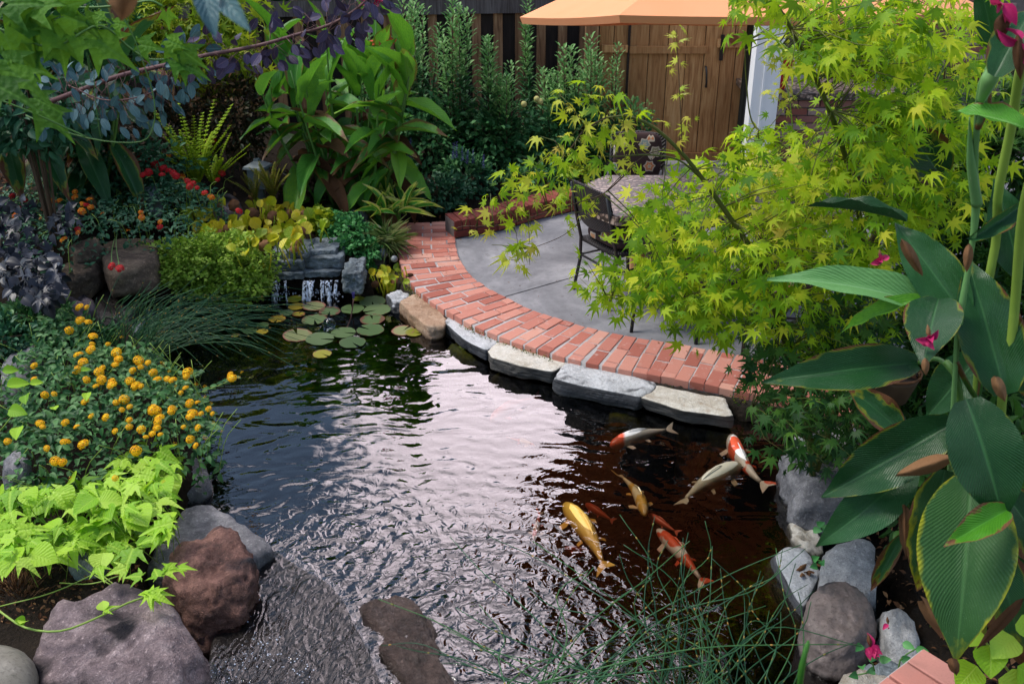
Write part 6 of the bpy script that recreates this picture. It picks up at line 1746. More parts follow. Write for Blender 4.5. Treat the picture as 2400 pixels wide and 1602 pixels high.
def spray(c, kind, n, size, spread, droop=.35, twig=True):
    c = Vector(c)
    nb = near_branch(c)
    dr = (c - nb); dr = dr.normalized() if dr.length > .05 else rv(rr).normalized()
    dr = (dr + rv(rr, .5)).normalized()
    if twig and (c - nb).length < .38:
        m_ = nb.lerp(c, .5) + Vector((0, 0, .05 * (c - nb).length))
        tube(twigs, [nb, m_, c, c + dr * spread * .7], [.003, .0022, .0016, .001], 4)
    nrm = (Vector((0, 0, .9)) + tocam(c) * .55 + rv(rr, .3)).normalized()
    side = dr.cross(nrm).normalized()
    for k in range(n):
        t = (k // 2) / max(1, n / 2 - 1)
        sg = 1 if k % 2 else -1
        p = c + dr * spread * (t - .3) + side * sg * spread * .28 * (1 - .5 * t) + rv(rr, spread * .16)
        d = dr * .55 + side * sg * (1 - t * .8) + Vector((0, 0, -droop)) + rv(rr, .3)
        s_ = size * rr.choice((rr.uniform(.5, .8), rr.uniform(.8, 1.1), rr.uniform(.95, 1.3)))
        ML[kind].append(frame(p, d, nrm + rv(rr, .75), s_, s_, s_ * rr.uniform(.5, 2.5)))
def region(poly, Y0, Y1, ns, kind, n=7, size=.064, spread=.17, avoid=None):
    for (x, y) in sample(poly, rr, ns):
        if avoid and inpoly(x, y, avoid): continue
        spray(A(x, y, rr.uniform(Y0, Y1)), kind, n, size, spread)
hole = [(1795, 235), (1850, 215), (2060, 170), (2030, 265), (1960, 255), (1900, 300), (1860, 300), (1800, 290)]
region([(1880, 20), (1960, -20), (2310, -30), (2290, 300), (2250, 560), (2060, 560), (2000, 330), (2080, 180), (1880, 130), (1800, 60)], 3.5, 4.6, 160, 'm', avoid=hole)
region([(1840, 70), (1990, 60), (2150, 150), (2050, 180), (1890, 140), (1850, 110)], 3.6, 4.2, 42, 'm')
region([(1730, -20), (1880, -20), (1860, 40), (1770, 30)], 3.6, 4.0, 10, 'm')
region([(1860, 280), (1950, 240), (2100, 220), (2200, 420), (2150, 600), (1800, 620), (1600, 610), (1510, 560), (1480, 500), (1560, 440), (1690, 370), (1770, 300)], 3.6, 4.7, 185, 'm', avoid=hole)
region([(1700, 420), (1850, 380), (2000, 420), (1950, 560), (1750, 560)], 3.8, 4.6, 30, 'y')
region([(1480, 500), (1700, 560), (2050, 600), (2080, 800), (1900, 840), (1760, 760), (1560, 700), (1520, 640)], 3.6, 4.5, 110, 'm')
region([(1370, 690), (1430, 640), (1560, 650), (1700, 700), (1780, 780), (1700, 780), (1560, 740), (1420, 715)], 3.6, 4.0, 36, 'm', size=.06)
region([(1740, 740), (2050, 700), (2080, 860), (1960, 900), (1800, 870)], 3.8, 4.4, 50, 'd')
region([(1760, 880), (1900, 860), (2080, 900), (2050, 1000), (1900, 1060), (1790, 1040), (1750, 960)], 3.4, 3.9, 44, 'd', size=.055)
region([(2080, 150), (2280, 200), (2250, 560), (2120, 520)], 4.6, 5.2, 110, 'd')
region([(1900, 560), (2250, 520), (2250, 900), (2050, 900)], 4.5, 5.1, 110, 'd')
region([(1590, 380), (1760, 420), (2050, 500), (2050, 700), (1700, 660), (1560, 560)], 4.7, 5.2, 40, 'm', size=.05)
# sparse sprays over the patio, mostly in the brighter yellowish leaf colour
for (x, y, n, s_) in ((1330, 240, 4, .045), (1350, 265, 5, .05), (1390, 240, 5, .055), (1415, 245, 5, .055), (1478, 250, 3, .06), (1355, 300, 5, .05), (1440, 285, 5, .06), (1380, 300, 4, .055), (1400, 315, 4, .06), (1460, 300, 5, .06), (1350, 330, 5, .055), (1370, 345, 4, .06),
                      (1290, 355, 4, .05), (1320, 370, 5, .055), (1350, 385, 4, .05), (1410, 380, 5, .055), (1440, 345, 3, .05), (1490, 350, 4, .045), (1240, 400, 5, .055), (1270, 420, 5, .06), (1310, 405, 5, .06), (1345, 430, 5, .055), (1180, 430, 4, .05), (1215, 440, 5, .055), (1250, 455, 5, .05), (1300, 470, 4, .05), (1340, 460, 5, .05), (1400, 465, 4, .05), (1380, 480, 3, .05),
                      (1150, 470, 3, .045), (1155, 510, 4, .055), (1200, 500, 5, .05), (1240, 495, 4, .05), (1090, 530, 3, .04), (1120, 520, 3, .045), (1210, 545, 4, .055), (1240, 540, 3, .055), (1355, 525, 3, .06), (1230, 580, 5, .06), (1215, 610, 5, .065), (1240, 600, 3, .06), (1180, 575, 2, .05),
                      (1340, 500, 3, .05), (1450, 410, 4, .05), (1300, 330, 3, .05), (1265, 440, 4, .05)):
    spray(A(x, y, rr.uniform(3.75, 3.9)), 'y' if rr.random() < .6 else 'm', n, s_, .085, .45, twig=True)
for (x, y) in ((1585, 72), (1590, 92), (1575, 96), (1590, 152), (1578, 158), (1600, 215), (1588, 222), (1620, 280), (1560, 285), (1610, 300), (1600, 330)):
    spray(A(x, y, 3.85), 'y', 2, .04, .04, .3, twig=False)
for (x, y) in ((1810, 105), (1820, 120), (1835, 145), (1820, 150), (1845, 165), (1815, 215), (1830, 235), (1845, 250), (1825, 225), (1800, 135)):
    spray(A(x, y, 4.4), 'y', 5, .045, .06, .3, twig=False)
mbranch([(1830, 150, 4.4), (1848, 220, 4.4), (1858, 300, 4.4)], .002, .003, M_stemY)
wpart('twigs', twigs, M_twigG, mp_root, kind='stuff')
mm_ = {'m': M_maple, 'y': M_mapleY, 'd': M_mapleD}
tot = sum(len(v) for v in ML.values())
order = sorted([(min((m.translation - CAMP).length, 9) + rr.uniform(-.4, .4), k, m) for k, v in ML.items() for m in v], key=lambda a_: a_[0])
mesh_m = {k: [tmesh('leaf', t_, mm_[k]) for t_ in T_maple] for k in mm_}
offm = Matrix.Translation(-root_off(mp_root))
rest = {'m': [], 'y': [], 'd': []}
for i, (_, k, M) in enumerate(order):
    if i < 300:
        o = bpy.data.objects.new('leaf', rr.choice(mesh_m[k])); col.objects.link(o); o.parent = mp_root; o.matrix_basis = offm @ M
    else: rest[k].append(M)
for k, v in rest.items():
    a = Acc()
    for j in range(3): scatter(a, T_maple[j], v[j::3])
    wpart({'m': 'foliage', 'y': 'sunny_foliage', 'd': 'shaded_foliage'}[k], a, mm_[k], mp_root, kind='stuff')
print('maple leaves', tot)
#--PART5--
# ------------------------------------------------------------------ left bank planting
def lmesh(t_, mat): return tmesh('leaf', t_, mat)
# bright potato vine
pv = plant('potato_vine', G(170, 1220, .15), 'mass of bright yellow green potato vine leaves on the left bank', 'vine')
rr = random.Random(31)
vpoly = [(-20, 1170), (30, 1140), (120, 1125), (230, 1120), (280, 1070), (330, 1040), (420, 1050), (440, 1090), (400, 1130), (420, 1180), (400, 1250), (330, 1290), (210, 1300), (120, 1300), (60, 1320), (-20, 1300)]
st = Acc(); Ms = []
pts = sample(vpoly, rr, 150)
for (x, y) in pts:
    zt_ = .24 + .10 * noise.noise(Vector((x * .01, y * .01, 0))) + rr.uniform(-.05, .05)
    q = G(x, y, zt_)
    d = Vector((rr.gauss(.35, .8), rr.gauss(-.55, .6), rr.uniform(-.45, .05)))
    s_ = rr.uniform(.075, .15)
    Ms.append(frame(q, d, Vector((0, -.25, 1)) + rv(rr, .35), s_, s_, s_))
    b_ = q + Vector((rr.uniform(-.06, .06), rr.uniform(-.02, .08), -.16))
    tube(st, [b_, b_.lerp(q, .6) + rv(rr, .01), q], .0018, 4)
leaf_parts(pv, [lmesh(t_, M_vine) for t_ in T_vine] + [lmesh(T_vineh, M_vine)], Ms)
Ms = []
for (x, y) in sample(vpoly, rr, 260):
    q = G(x, y, rr.uniform(.04, .18)); s_ = rr.uniform(.05, .09)
    Ms.append(frame(q, rv(rr) + Vector((0, -.4, 0)), Vector((0, -.2, 1)) + rv(rr, .4), s_, s_, s_))
mass(pv, T_vine[0], Ms, M_vineD, 'lower_leaves')
for a_, b_ in (((0, 1420), (250, 1330)), ((110, 1250), (260, 1370)), ((140, 1365), (290, 1345)), ((200, 1310), (330, 1400))):
    tube(st, curve([G(*a_, .1), G((a_[0] + b_[0]) / 2, (a_[1] + b_[1]) / 2 + 12, .13), G(*b_, .15)], 8), .003, 5)
wpart('stems', st, M_stemY, pv, kind='stuff')
tv = plant('potato_vine', G(20, 1460, .3), 'single trailing vine runner lying over the lilac grey boulder', 'vine')
cr_ = curve([G(-60, 1390, .32), G(0, 1432, .33), G(60, 1470, .33), G(140, 1478, .34), G(220, 1450, .345), G(300, 1412, .34), G(352, 1395, .33)], 18)
acc = Acc(); tube(acc, cr_, .0042, 6); wpart('stem', acc, M_stemY, tv)
for (bx, by, dx, dy, s_) in ((60, 1455, .0, -.3, .045), (60, 1455, -.3, -.2, .04), (243, 1430, -.25, .6, .05), (243, 1430, .7, .5, .055), (355, 1392, -.9, .35, .085), (355, 1392, -.1, .9, .09), (355, 1392, .9, .35, .085), (355, 1392, .8, -.3, .09), (350, 1395, .3, -.9, .06), (370, 1350, -.5, .8, .09), (385, 1340, .8, .6, .09), (395, 1330, .2, 1, .08), (330, 1350, -.8, .1, .08), (420, 1330, .9, .1, .07), (290, 1330, -.6, -.3, .08), (230, 1330, .4, -.6, .08)):
    q = G(bx, by, .36); place('leaf', vm[int(abs(bx + by)) % 2] if s_ > .05 else vm[2], tv, frame(q, (dx, dy, .25 if s_ < .06 else -.05), Vector((0, -.35, 1)) + rv(rr, .25), s_, s_, s_))
for (bx, by, lb) in ((30, 1080, ''),):
    pass
lg = plant('potato_vine', G(30, 960, .3), 'few large lime leaves at the left edge above the yellow flowers', 'vine')
for (x, y, dx, dy, s_, ti) in ((15, 905, .8, .5, .17, 2), (60, 925, .3, -.9, .12, 0), (20, 960, 1, -.3, .15, 2), (45, 1000, .2, -1, .14, 2), (5, 870, 1, .4, .12, 2), (70, 900, .6, .4, .10, 0), (190, 870, .4, .5, .09, 0), (205, 920, .2, -.8, .1, 2), (130, 960, -.4, .6, .09, 0)):
    q = G(x, y, .38); place('leaf', vm[2 if s_ > .12 else -1], lg, frame(q, (dx, dy, 0), Vector((0, -.5, 1)) + rv(rr, .2), s_ * .5, s_ * .7, s_ * .7))
acc = Acc(); tube(acc, curve([G(0, 1010, .2), G(40, 960, .33), G(70, 920, .36)], 6), .004, 5); wpart('stem', acc, M_stemY, lg)

# lantana with yellow flowers
def lantana(label, poly, z, h, nl, size, mat, flowers, fmats, fsize, seed, ratios, pale=None, maxp=0, nstem=50, group=None):
    rr = random.Random(seed)
    c = poly[0]; cx_ = sum(p[0] for p in poly) / len(poly); cy_ = sum(p[1] for p in poly) / len(poly)
    root = plant('lantana_bush', G(cx_, cy_, z), label, 'flower bush', group)
    Ms = cover(rr, poly, z, nl, h, size, .52, .22, 1.0, .45)
    leaf_parts(root, [lmesh(T_ovate, mat)], Ms, limit=maxp, stuff_mat=mat, stuff_t=T_ovate)
    st = Acc(); wp = px2world_poly(poly, z)
    for (x, y) in sample(wp, rr, nstem):
        g0 = ghp(x, y); a = rr.uniform(0, 6.28)
        tube(st, curve([(x, y, g0), (x + math.cos(a) * .06, y + math.sin(a) * .06, z), (x + math.cos(a) * .16, y + math.sin(a) * .16 - .03, z + h * .45)], 5), .0022, 4)
    wpart('stems', st, M_stemY, root, kind='stuff')
    fm = [[tmesh('flower', t_, m_) for t_ in T_fl] for m_ in fmats]
    fl_small = [tmesh('bud', T_fl2, m_) for m_ in fmats]
    for (x, y, r) in flowers:
        k = 0; u = rr.random(); acc_ = 0
        for i_, w_ in enumerate(ratios):
            acc_ += w_
            if u < acc_: k = i_; break
        zz = z + h * .5 + .015
        q = G(x, y, zz); s_ = pxm(q.y, zz, r) 
        nrm = Vector((rr.gauss(0, .35), -.45 + rr.gauss(0, .3), 1))
        me = rr.choice(fm[k]) if r > 6 else fl_small[k]
        place('flower' if r > 6 else 'bud', me, root, frame(q, nrm.orthogonal(), nrm, .95 * s_ * rr.uniform(.8, 1.15), s_ * .92, s_ * .7))
        acc = st
    return root
yfl = [(187, 720, 12), (203, 720, 8), (188, 751, 13), (207, 755, 10), (162, 774, 12), (218, 788, 12), (216, 806, 8), (213, 819, 13), (184, 832, 13), (195, 849, 13), (180, 867, 13), (273, 826, 14), (276, 841, 9), (278, 842, 12), (270, 855, 10), (232, 872, 13), (238, 890, 13),
       (240, 863, 10), (263, 903, 14), (262, 895, 12), (203, 890, 10), (311, 868, 10), (325, 845, 13), (330, 860, 9), (347, 850, 9), (305, 893, 13), (319, 903, 13), (315, 908, 10), (359, 873, 12), (371, 889, 10), (368, 890, 12), (405, 891, 12), (392, 888, 9), (440, 872, 15), (437, 882, 10), (435, 909, 9), (424, 920, 7),
       (544, 886, 13), (540, 877, 9), (445, 945, 13), (463, 943, 8), (452, 968, 14), (446, 976, 12), (471, 969, 8), (489, 958, 9), (498, 969, 7), (291, 936, 14), (304, 953, 9), (272, 943, 9), (359, 960, 16), (368, 962, 12), (374, 980, 14), (370, 990, 12), (368, 1003, 11), (404, 958, 12), (401, 965, 10), (248, 978, 11),
       (303, 984, 9), (303, 1000, 10), (331, 1006, 12), (357, 1016, 9), (342, 1024, 8), (376, 1018, 8), (464, 1002, 10), (446, 1029, 12), (459, 1044, 9), (481, 1025, 6), (319, 1056, 15), (196, 1041, 16), (153, 1036, 14), (94, 992, 12), (153, 990, 11), (105, 925, 10), (80, 857, 10), (80, 888, 9), (18, 1034, 10), (55, 685, 8), (127, 923, 8), (200, 941, 12), (214, 976, 10), (270, 1010, 9), (130, 1080, 14), (100, 1000, 8), (270, 1120, 9), (165, 1120, 6), (383, 1128, 6), (147, 1083, 12),
       (330, 905, 9), (286, 960, 8), (225, 905, 9), (180, 1000, 9), (110, 1050, 9), (430, 1000, 7), (410, 1040, 6), (285, 790, 6), (253, 806, 7), (380, 850, 6), (396, 870, 5), (412, 905, 5), (567, 872, 5), (560, 884, 5), (500, 990, 5), (470, 1000, 5), (520, 1010, 4), (460, 900, 5), (480, 905, 5), (480, 930, 5), (495, 945, 5)]
ypoly = [(-20, 1150), (-20, 900), (30, 800), (60, 745), (150, 725), (215, 715), (235, 760), (245, 810), (330, 820), (380, 815), (420, 850), (480, 880), (500, 950), (512, 1000), (500, 1050), (470, 1070), (400, 1060), (330, 1060), (260, 1110), (120, 1140)]
lantana('spreading lantana bush with golden yellow flower heads on the left bank', ypoly, .20, .26, 3400, .050, M_lant, yfl, [M_fly], .02, 41, [1], nstem=130, maxp=300)
# its long outlying shoots over the water
LLm = lmesh(T_ovate, M_lant)
ls = plant('lantana_shoot', G(480, 930, .15), 'thin lantana shoot with a yellow head reaching over the water', 'flower')
for pts in ([(430, 935), (480, 915), (520, 900), (550, 885)], [(420, 890), (450, 880), (465, 870)], [(440, 1000), (480, 990), (510, 1005)]):
    c = [G(x, y, .12 + .05 * i) for i, (x, y) in enumerate(pts)]
    acc = Acc(); tube(acc, curve(c, 10), .0022, 4); wpart('stem', acc, M_stemY, ls)
    for q in curve(c, 7):
        for sg in (1, -1): place('leaf', LLm, ls, frame(q, (sg, -.3, .1), (0, -.3, 1), .026, .045, .04))
# red and orange lantana behind
ofl = [(28, 460, 9), (35, 505, 9), (44, 487, 7), (100, 490, 6), (95, 512, 6), (121, 472, 11), (140, 470, 8), (176, 463, 10), (176, 450, 8), (195, 480, 10), (203, 482, 10), (213, 486, 9), (210, 468, 9), (148, 435, 10), (212, 408, 8), (204, 350, 8), (125, 382, 11), (180, 380, 9), (70, 432, 6), (292, 423, 9), (273, 378, 9), (394, 366, 9), (495, 462, 9), (478, 455, 7), (480, 452, 8), (520, 406, 9), (510, 421, 7), (332, 510, 9), (330, 498, 7), (375, 532, 9), (376, 520, 8), (262, 624, 11), (281, 629, 11), (150, 562, 11), (182, 537, 8), (192, 495, 10), (60, 470, 7), (20, 420, 7), (425, 415, 11), (428, 425, 10), (300, 540, 6), (240, 500, 6), (183, 545, 7)]
opoly = [(-10, 560), (-10, 440), (60, 400), (160, 380), (260, 400), (380, 380), (450, 410), (520, 440), (530, 480), (470, 500), (450, 540), (370, 560), (260, 560), (150, 600), (60, 600)]
lantana('low lantana mass with small orange and red heads on the left rockery', opoly, .46, .16, 3000, .046, M_lantB, ofl, [M_flo, M_flr], .02, 43, [.75, .25], nstem=90, maxp=0)
rfl = [(332, 370, 13), (298, 390, 13), (290, 382, 10), (375, 372, 12), (362, 385, 12), (383, 395, 12), (348, 404, 11), (405, 405, 11), (412, 412, 11), (395, 400, 9), (445, 437, 11), (452, 430, 9), (370, 390, 9), (335, 410, 9), (310, 400, 9), (492, 330, 10), (500, 330, 8), (480, 452, 9), (320, 380, 9), (380, 410, 9), (345, 375, 8), (560, 495, 10), (440, 425, 9), (462, 440, 7)]
lantana('cluster of deep red flowers between the ferns and the rockery', [(270, 420), (270, 385), (320, 365), (390, 370), (420, 400), (480, 430), (480, 460), (400, 450), (330, 430)], .60, .14, 700, .042, M_lantB, rfl, [M_flr], .02, 44, [1], nstem=20, maxp=0)
acc = Acc()
for pts in ([(275, 540), (272, 575), (280, 625)], [(268, 560), (262, 590), (262, 620)]):
    tube(acc, curve([G(x, y, .45 - .0 * i) for i, (x, y) in enumerate(pts)], 6), .003, 4)
hg = plant('hanging_shoot', G(275, 540, .45), 'two orange heads on a shoot hanging in front of the dark upright stone', 'flower'); wpart('stem', acc, M_stem, hg)

# dark purple potato vine at the left
dk = plant('dark_vine', G(70, 620, .4), 'dark slate purple leaved vine at the left edge', 'vine')
rr = random.Random(51); Ms = []
for poly, z, n_ in (([(-10, 400), (40, 420), (80, 480), (60, 560), (-10, 560)], .55, 60), ([(110, 480), (180, 490), (185, 540), (120, 550)], .55, 60), ([(-10, 560), (80, 550), (140, 600), (150, 690), (110, 720), (40, 700), (-10, 640)], .40, 260)):
    for (x, y) in sample(poly, rr, n_):
        s_ = rr.uniform(.06, .11); Ms.append(frame(G(x, y, z + rr.uniform(-.12, .12)), rv(rr) + Vector((.2, -.5, -.4)), Vector((0, -.6, .9)) + rv(rr, .5), s_ * .8, s_, s_))
leaf_parts(dk, [lmesh(T_vine[0], M_dark), lmesh(T_vineh, M_dark)], Ms, limit=300, stuff_mat=M_dark, stuff_t=T_vineh)

# maidenhair mound, cress and hyacinths
def soft(label, parts_, mat, tmpl, size, wid, seed, name, cat='plant', n_=1.0):
    rr = random.Random(seed)
    c = parts_[0][0]; root = plant(name, (c[0], c[1], ghp(c[0], c[1])), label, cat)
    Ms = []
    for (c_, rad, n) in parts_: Ms += blob(rr, c_, rad, int(n * n_), size, wid, .6, 1.0)
    mass(root, tmpl, Ms, mat); return root
def Gc(x, y, z): return tuple(G(x, y, z))
soft('wide soft mound of pale green maidenhair leaves beside the slate ledge', [(Gc(430, 610, .24), (.36, .26, .17), 3400), (Gc(510, 590, .26), (.34, .28, .19), 3600), (Gc(565, 640, .12), (.30, .24, .22), 3400), (Gc(350, 635, .20), (.24, .18, .11), 1700), (Gc(530, 680, .02), (.26, .20, .16), 2200), (Gc(605, 655, .04), (.12, .12, .18), 1000), (Gc(460, 650, .10), (.26, .2, .16), 2000)], M_maid, T_dia, .030, .9, 61, 'maidenhair_mound')
soft('rounded dark green cress cushion between ledge and brick path', [(Gc(815, 545, .16), (.26, .2, .16), 1700), (Gc(850, 590, .06), (.20, .16, .15), 1200), (Gc(790, 590, .08), (.15, .12, .10), 500), (Gc(775, 520, .2), (.16, .12, .10), 500)], M_cress, T_small, .036, .8, 62, 'cress_cushion')
soft('bright green patch of small leaves at the edge of the cress', [(Gc(755, 515, .24), (.16, .12, .09), 420)], M_yel, T_small, .05, .8, 63, 'cress_cushion')
def hyacinth(label, polys, z0, z1, n, sz, seed):
    rr = random.Random(seed)
    root = plant('water_hyacinth', G(sum(p[0] for p in polys) / len(polys), sum(p[1] for p in polys) / len(polys), z0), label, 'plant')
    lm_ = [tmesh('leaf', leaf_grid(p_round, 8, 3, .0, d_, f_, .03, i), M_hya) for i, (d_, f_) in enumerate(((.1, .35), (.35, .5), (-.1, .3)))]
    dm_ = tmesh('withered_leaf', leaf_grid(p_round, 8, 2, .2, .3, -.7, .1, 5), M_dry)
    st = Acc()
    for (x, y) in sample(polys, rr, n):
        z = rr.uniform(z0, z1); q = G(x, y, z); s_ = sz * rr.uniform(.7, 1.2)
        b_ = q + Vector((rr.uniform(-.05, .05), rr.uniform(-.02, .06), -.16))
        dry_ = rr.random() < .13
        place('withered_leaf' if dry_ else 'leaf', dm_ if dry_ else rr.choice(lm_), root, frame(q, Vector((rr.gauss(0, .6), rr.gauss(-.1, .4), rr.uniform(-.2, 1))), Vector((rr.gauss(0, .5), -.8, .6)) + rv(rr, .4), s_ * .92, s_, s_))
        tube(st, [b_, b_.lerp(q, .5) + rv(rr, .01), q], [.006, .005, .004], 5)
    wpart('leaf_stalks', st, M_hya, root, kind='stuff')
    return root
hyacinth('yellowing water hyacinth bed with brown withered leaves above the slate ledge', [(440, 500), (520, 480), (580, 470), (640, 475), (700, 485), (760, 500), (780, 525), (730, 560), (690, 590), (600, 590), (540, 600), (470, 560)], .20, .36, 170, .095, 71)
hyacinth('small clump of yellow water hyacinth beside the brick path', [(862, 640), (900, 625), (960, 635), (975, 655), (930, 665), (910, 690), (890, 665)], -.12, .02, 34, .065, 72)
hyacinth('single drooping yellow hyacinth leaf hanging over the ledge', [(560, 590), (600, 600), (620, 625), (640, 620), (600, 650)], .12, .17, 9, .08, 73)
hyacinth('half submerged green water plant among the reeds', [(310, 760), (380, 760), (400, 790), (340, 800)], -.18, -.12, 16, .07, 74)

# ferns
def fern(label, base, n, L_, mat, seed, spread=.8, wid=.05, lean=(0, 0)):
    rr = random.Random(seed); base = Vector(base)
    root = plant('fern', base, label, 'fern')
    for k in range(n):
        a = k * 2.4 + rr.uniform(-.3, .3); el_ = rr.uniform(.75, 1.45)
        l = L_ * rr.uniform(.55, 1.1)
        d = Vector((math.cos(a) * math.cos(el_) * spread + lean[0], math.sin(a) * math.cos(el_) * spread * .7 + lean[1], math.sin(el_)))
        tip = base + d * l + Vector((math.cos(a), math.sin(a) * .6, 0)) * l * .18
        c = curve([base, base.lerp(tip, .5) + Vector((0, 0, .06 * l)), tip + Vector((0, 0, -.05 * l))], 18)
        acc = Acc(); tube(acc, c, [.003] * 12 + [.002] * 7, 4)
        Ms = []
        for i in range(2, 19):
            t = (c[min(i + 1, 18)] - c[i - 1]).normalized(); sd_ = t.cross(Vector((-d.x, -d.y, .6))).normalized()
            w_ = wid * math.sin(math.pi * min(1, (i + 2) / 21)) ** .6
            for sg in (1, -1): Ms.append(frame(c[i], sd_ * sg + t * .35, (-d.x, -d.y, .8), l / 17, w_, .02))
        scatter(acc, T_small, Ms)
        wpart('frond', acc, mat, root)
    return root
fern('bright yellow green sword fern with upright fronds at the back left', G(465, 435, .45) + Vector((0, 0, 0)), 26, .72, M_fern, 81, .75, .035)
fern('lower arching part of the bright fern beside the lantern', G(500, 435, .42), 12, .42, M_fern, 82, 1.1, .035, (.25, 0))
fern('smaller brownish fern next to the lantern', G(640, 465, .32), 16, .38, M_fernB, 83, .7, .03)
fern('thin brownish fern left of the smaller one', G(600, 470, .32), 9, .34, M_fernB, 84, .8, .028, (-.2, 0))

# variegated ginger and striped grass
vg = plant('variegated_ginger', G(930, 500, .05), 'yellow striped variegated ginger beside the head of the brick path', 'plant')
rr = random.Random(91); vgm = [tmesh('leaf', leaf_grid(p_lance, 10, 3, .08, d_, .25, .01, i), M_var) for i, d_ in enumerate((.1, .35))]
for k in range(46):
    a = rr.uniform(-.5, 3.6) if k % 2 else rr.uniform(0, 6.28); el_ = rr.uniform(.05, 1.3)
    b_ = G(925 + rr.uniform(-35, 35), 497 + rr.uniform(-10, 10), .10 + rr.uniform(0, .12))
    l = rr.uniform(.16, .34)
    place('leaf', rr.choice(vgm), vg, frame(b_, (math.cos(a) * math.cos(el_), math.sin(a) * math.cos(el_) * .8 - .1, math.sin(el_)), (-math.cos(a) * .5, -.7, 1), l * .2, l, l))
sg_ = plant('grass_tuft', G(915, 590, .02), 'tuft of fine pale striped grass arching onto the brick path', 'grass tuft')
Ms = []
for k in range(260):
    a = rr.uniform(0, 6.28); el_ = rr.uniform(.2, 1.35); b_ = G(905 + rr.uniform(-14, 14), 575 + rr.uniform(-8, 8), .06)
    l = rr.uniform(.14, .27)
    Ms.append(frame(b_, (math.cos(a) * math.cos(el_), math.sin(a) * math.cos(el_), math.sin(el_)), (-math.cos(a) * .6, -math.sin(a) * .6, 1), .009, l, l * 1.1))
mass(sg_, T_blade, Ms, M_grass, 'blades')

# reeds
def reeds(label, n, basef, tipf, seed, r=.0026, joints=3, mid=.0, mat=M_reed, name='reed_clump'):
    rr = random.Random(seed)
    root = None
    js = Acc(); jv, jf = ico(1)
    for k in range(n):
        b_, t_ = basef(rr), tipf(rr)
        if root is None: root = plant(name, (b_.x, b_.y, WZ), label, 'reeds')
        m_ = b_.lerp(t_, .45) + Vector((rr.gauss(0, .05), rr.gauss(0, .05), mid * rr.uniform(.6, 1.3)))
        m2 = b_.lerp(t_, .75) + Vector((rr.gauss(0, .04), rr.gauss(0, .04), mid * .8))
        c = curve([b_, m_, m2, t_], 14)
        acc = Acc(); tube(acc, c, [r * (1.15 - .6 * i / 14) for i in range(15)], 5)
        wpart('stem', acc, mat, root)
        for j in range(joints):
            i = rr.randint(3, 13)
            d = (c[i] - c[i - 1]).normalized()
            tube(js, [c[i] - d * .006, c[i], c[i] + d * .006], [r * .9, r * 1.25, r * .8], 5)
    wpart('stem_joints', js, M_reedj, root, kind='stuff')
    return root
reeds('shaded clump of arching rushes leaning over the pond from the left bank', 130,
      lambda r_: G(r_.uniform(235, 330), r_.uniform(820, 880), -.15), lambda r_: G(r_.gauss(560, 110), r_.gauss(765, 42), -.12 + r_.uniform(0, .08)), 101, .0028, 3, .19)
reeds('upright dark rushes at the foot of the little stream', 46,
      lambda r_: G(r_.uniform(240, 300), r_.uniform(850, 900), -.1), lambda r_: A(r_.gauss(380, 75), r_.gauss(690, 30), r_.uniform(5.2, 5.9)), 102, .0026, 2, .06)
def fb(r_): return A(r_.uniform(1050, 1850), r_.uniform(1620, 1760), r_.uniform(2.3, 2.9))
def ft(r_):
    x = r_.gauss(1480, 280); return A(x, r_.triangular(1190, 1600, 1420), r_.uniform(2.7, 3.4))
reeds('loose tangle of thin green rushes rising along the bottom edge', 46, fb, ft, 103, .0027, 2, .05)
r3 = reeds('long horizontal rush reaching right to the fallen pink flower', 2, lambda r_: A(1260, 1600, 2.5), lambda r_: A(2020, 1512 + r_.uniform(-3, 3), 2.7), 104, .0028, 4, .10)
reeds('tall forked rush stems standing before the spotted koi', 7, lambda r_: A(1540 + r_.uniform(-30, 60), 1640, 2.6), lambda r_: A(r_.uniform(1340, 1660), r_.uniform(1180, 1330), 2.9), 105, .0023, 4, .02)
reeds('few rush stems at the dark right end of the tangle', 16, lambda r_: A(r_.uniform(1600, 1860), 1660, 2.6), lambda r_: A(r_.uniform(1620, 1840), r_.uniform(1280, 1480), 2.9), 106, .0023, 3, .02)
acc = Acc(); tube(acc, curve([A(1870, 1650, 1.3), A(1880, 1560, 1.3), A(1895, 1500, 1.32)], 8), [.006] * 5 + [.005] * 3 + [.002], 6)
o = plant('foreground_grass', A(1870, 1650, 1.3), 'blurred thick green blade close to the camera at the bottom edge', 'plant'); wpart('stem', acc, M_cannaG, o)
# cut stubble and litter on the soil
cs_ = plant('cut_grass_stump', G(40, 1365, .08), 'stump of cut brown grass stalks on the bare soil at the left edge', 'plant')
acc = Acc(); rr = random.Random(111)
for k in range(150):
    x, y = rr.gauss(38, 22), rr.gauss(1372, 16); q = G(x, y, .06)
    tube(acc, [q, q + Vector(((x - 38) * .0012 + rr.gauss(0, .004), rr.gauss(0, .006) - (y - 1372) * .001, rr.uniform(.03, .06)))], .0018, 4)
wpart('stalks', acc, M_dry, cs_, kind='stuff')
Ms = []
for k in range(420):
    x, y = rr.uniform(-10, 330), rr.uniform(1330, 1480); q = G(x, y, .0)
    q.z = ghp(q.x, q.y) + .012; s_ = rr.uniform(.008, .03)
    Ms.append(frame(q, rv(rr), (rr.gauss(0, .4), rr.gauss(0, .4), 1), s_ * .5, s_, s_))
for k in range(500):
    x, y = rr.uniform(2000, 2400), rr.uniform(1050, 1600); q = G(x, y, 0); q.z = ghp(q.x, q.y) + .012; s_ = rr.uniform(.015, .05)
    Ms.append(frame(q, rv(rr), (rr.gauss(0, .4), rr.gauss(0, .4), 1), s_ * .5, s_, s_))
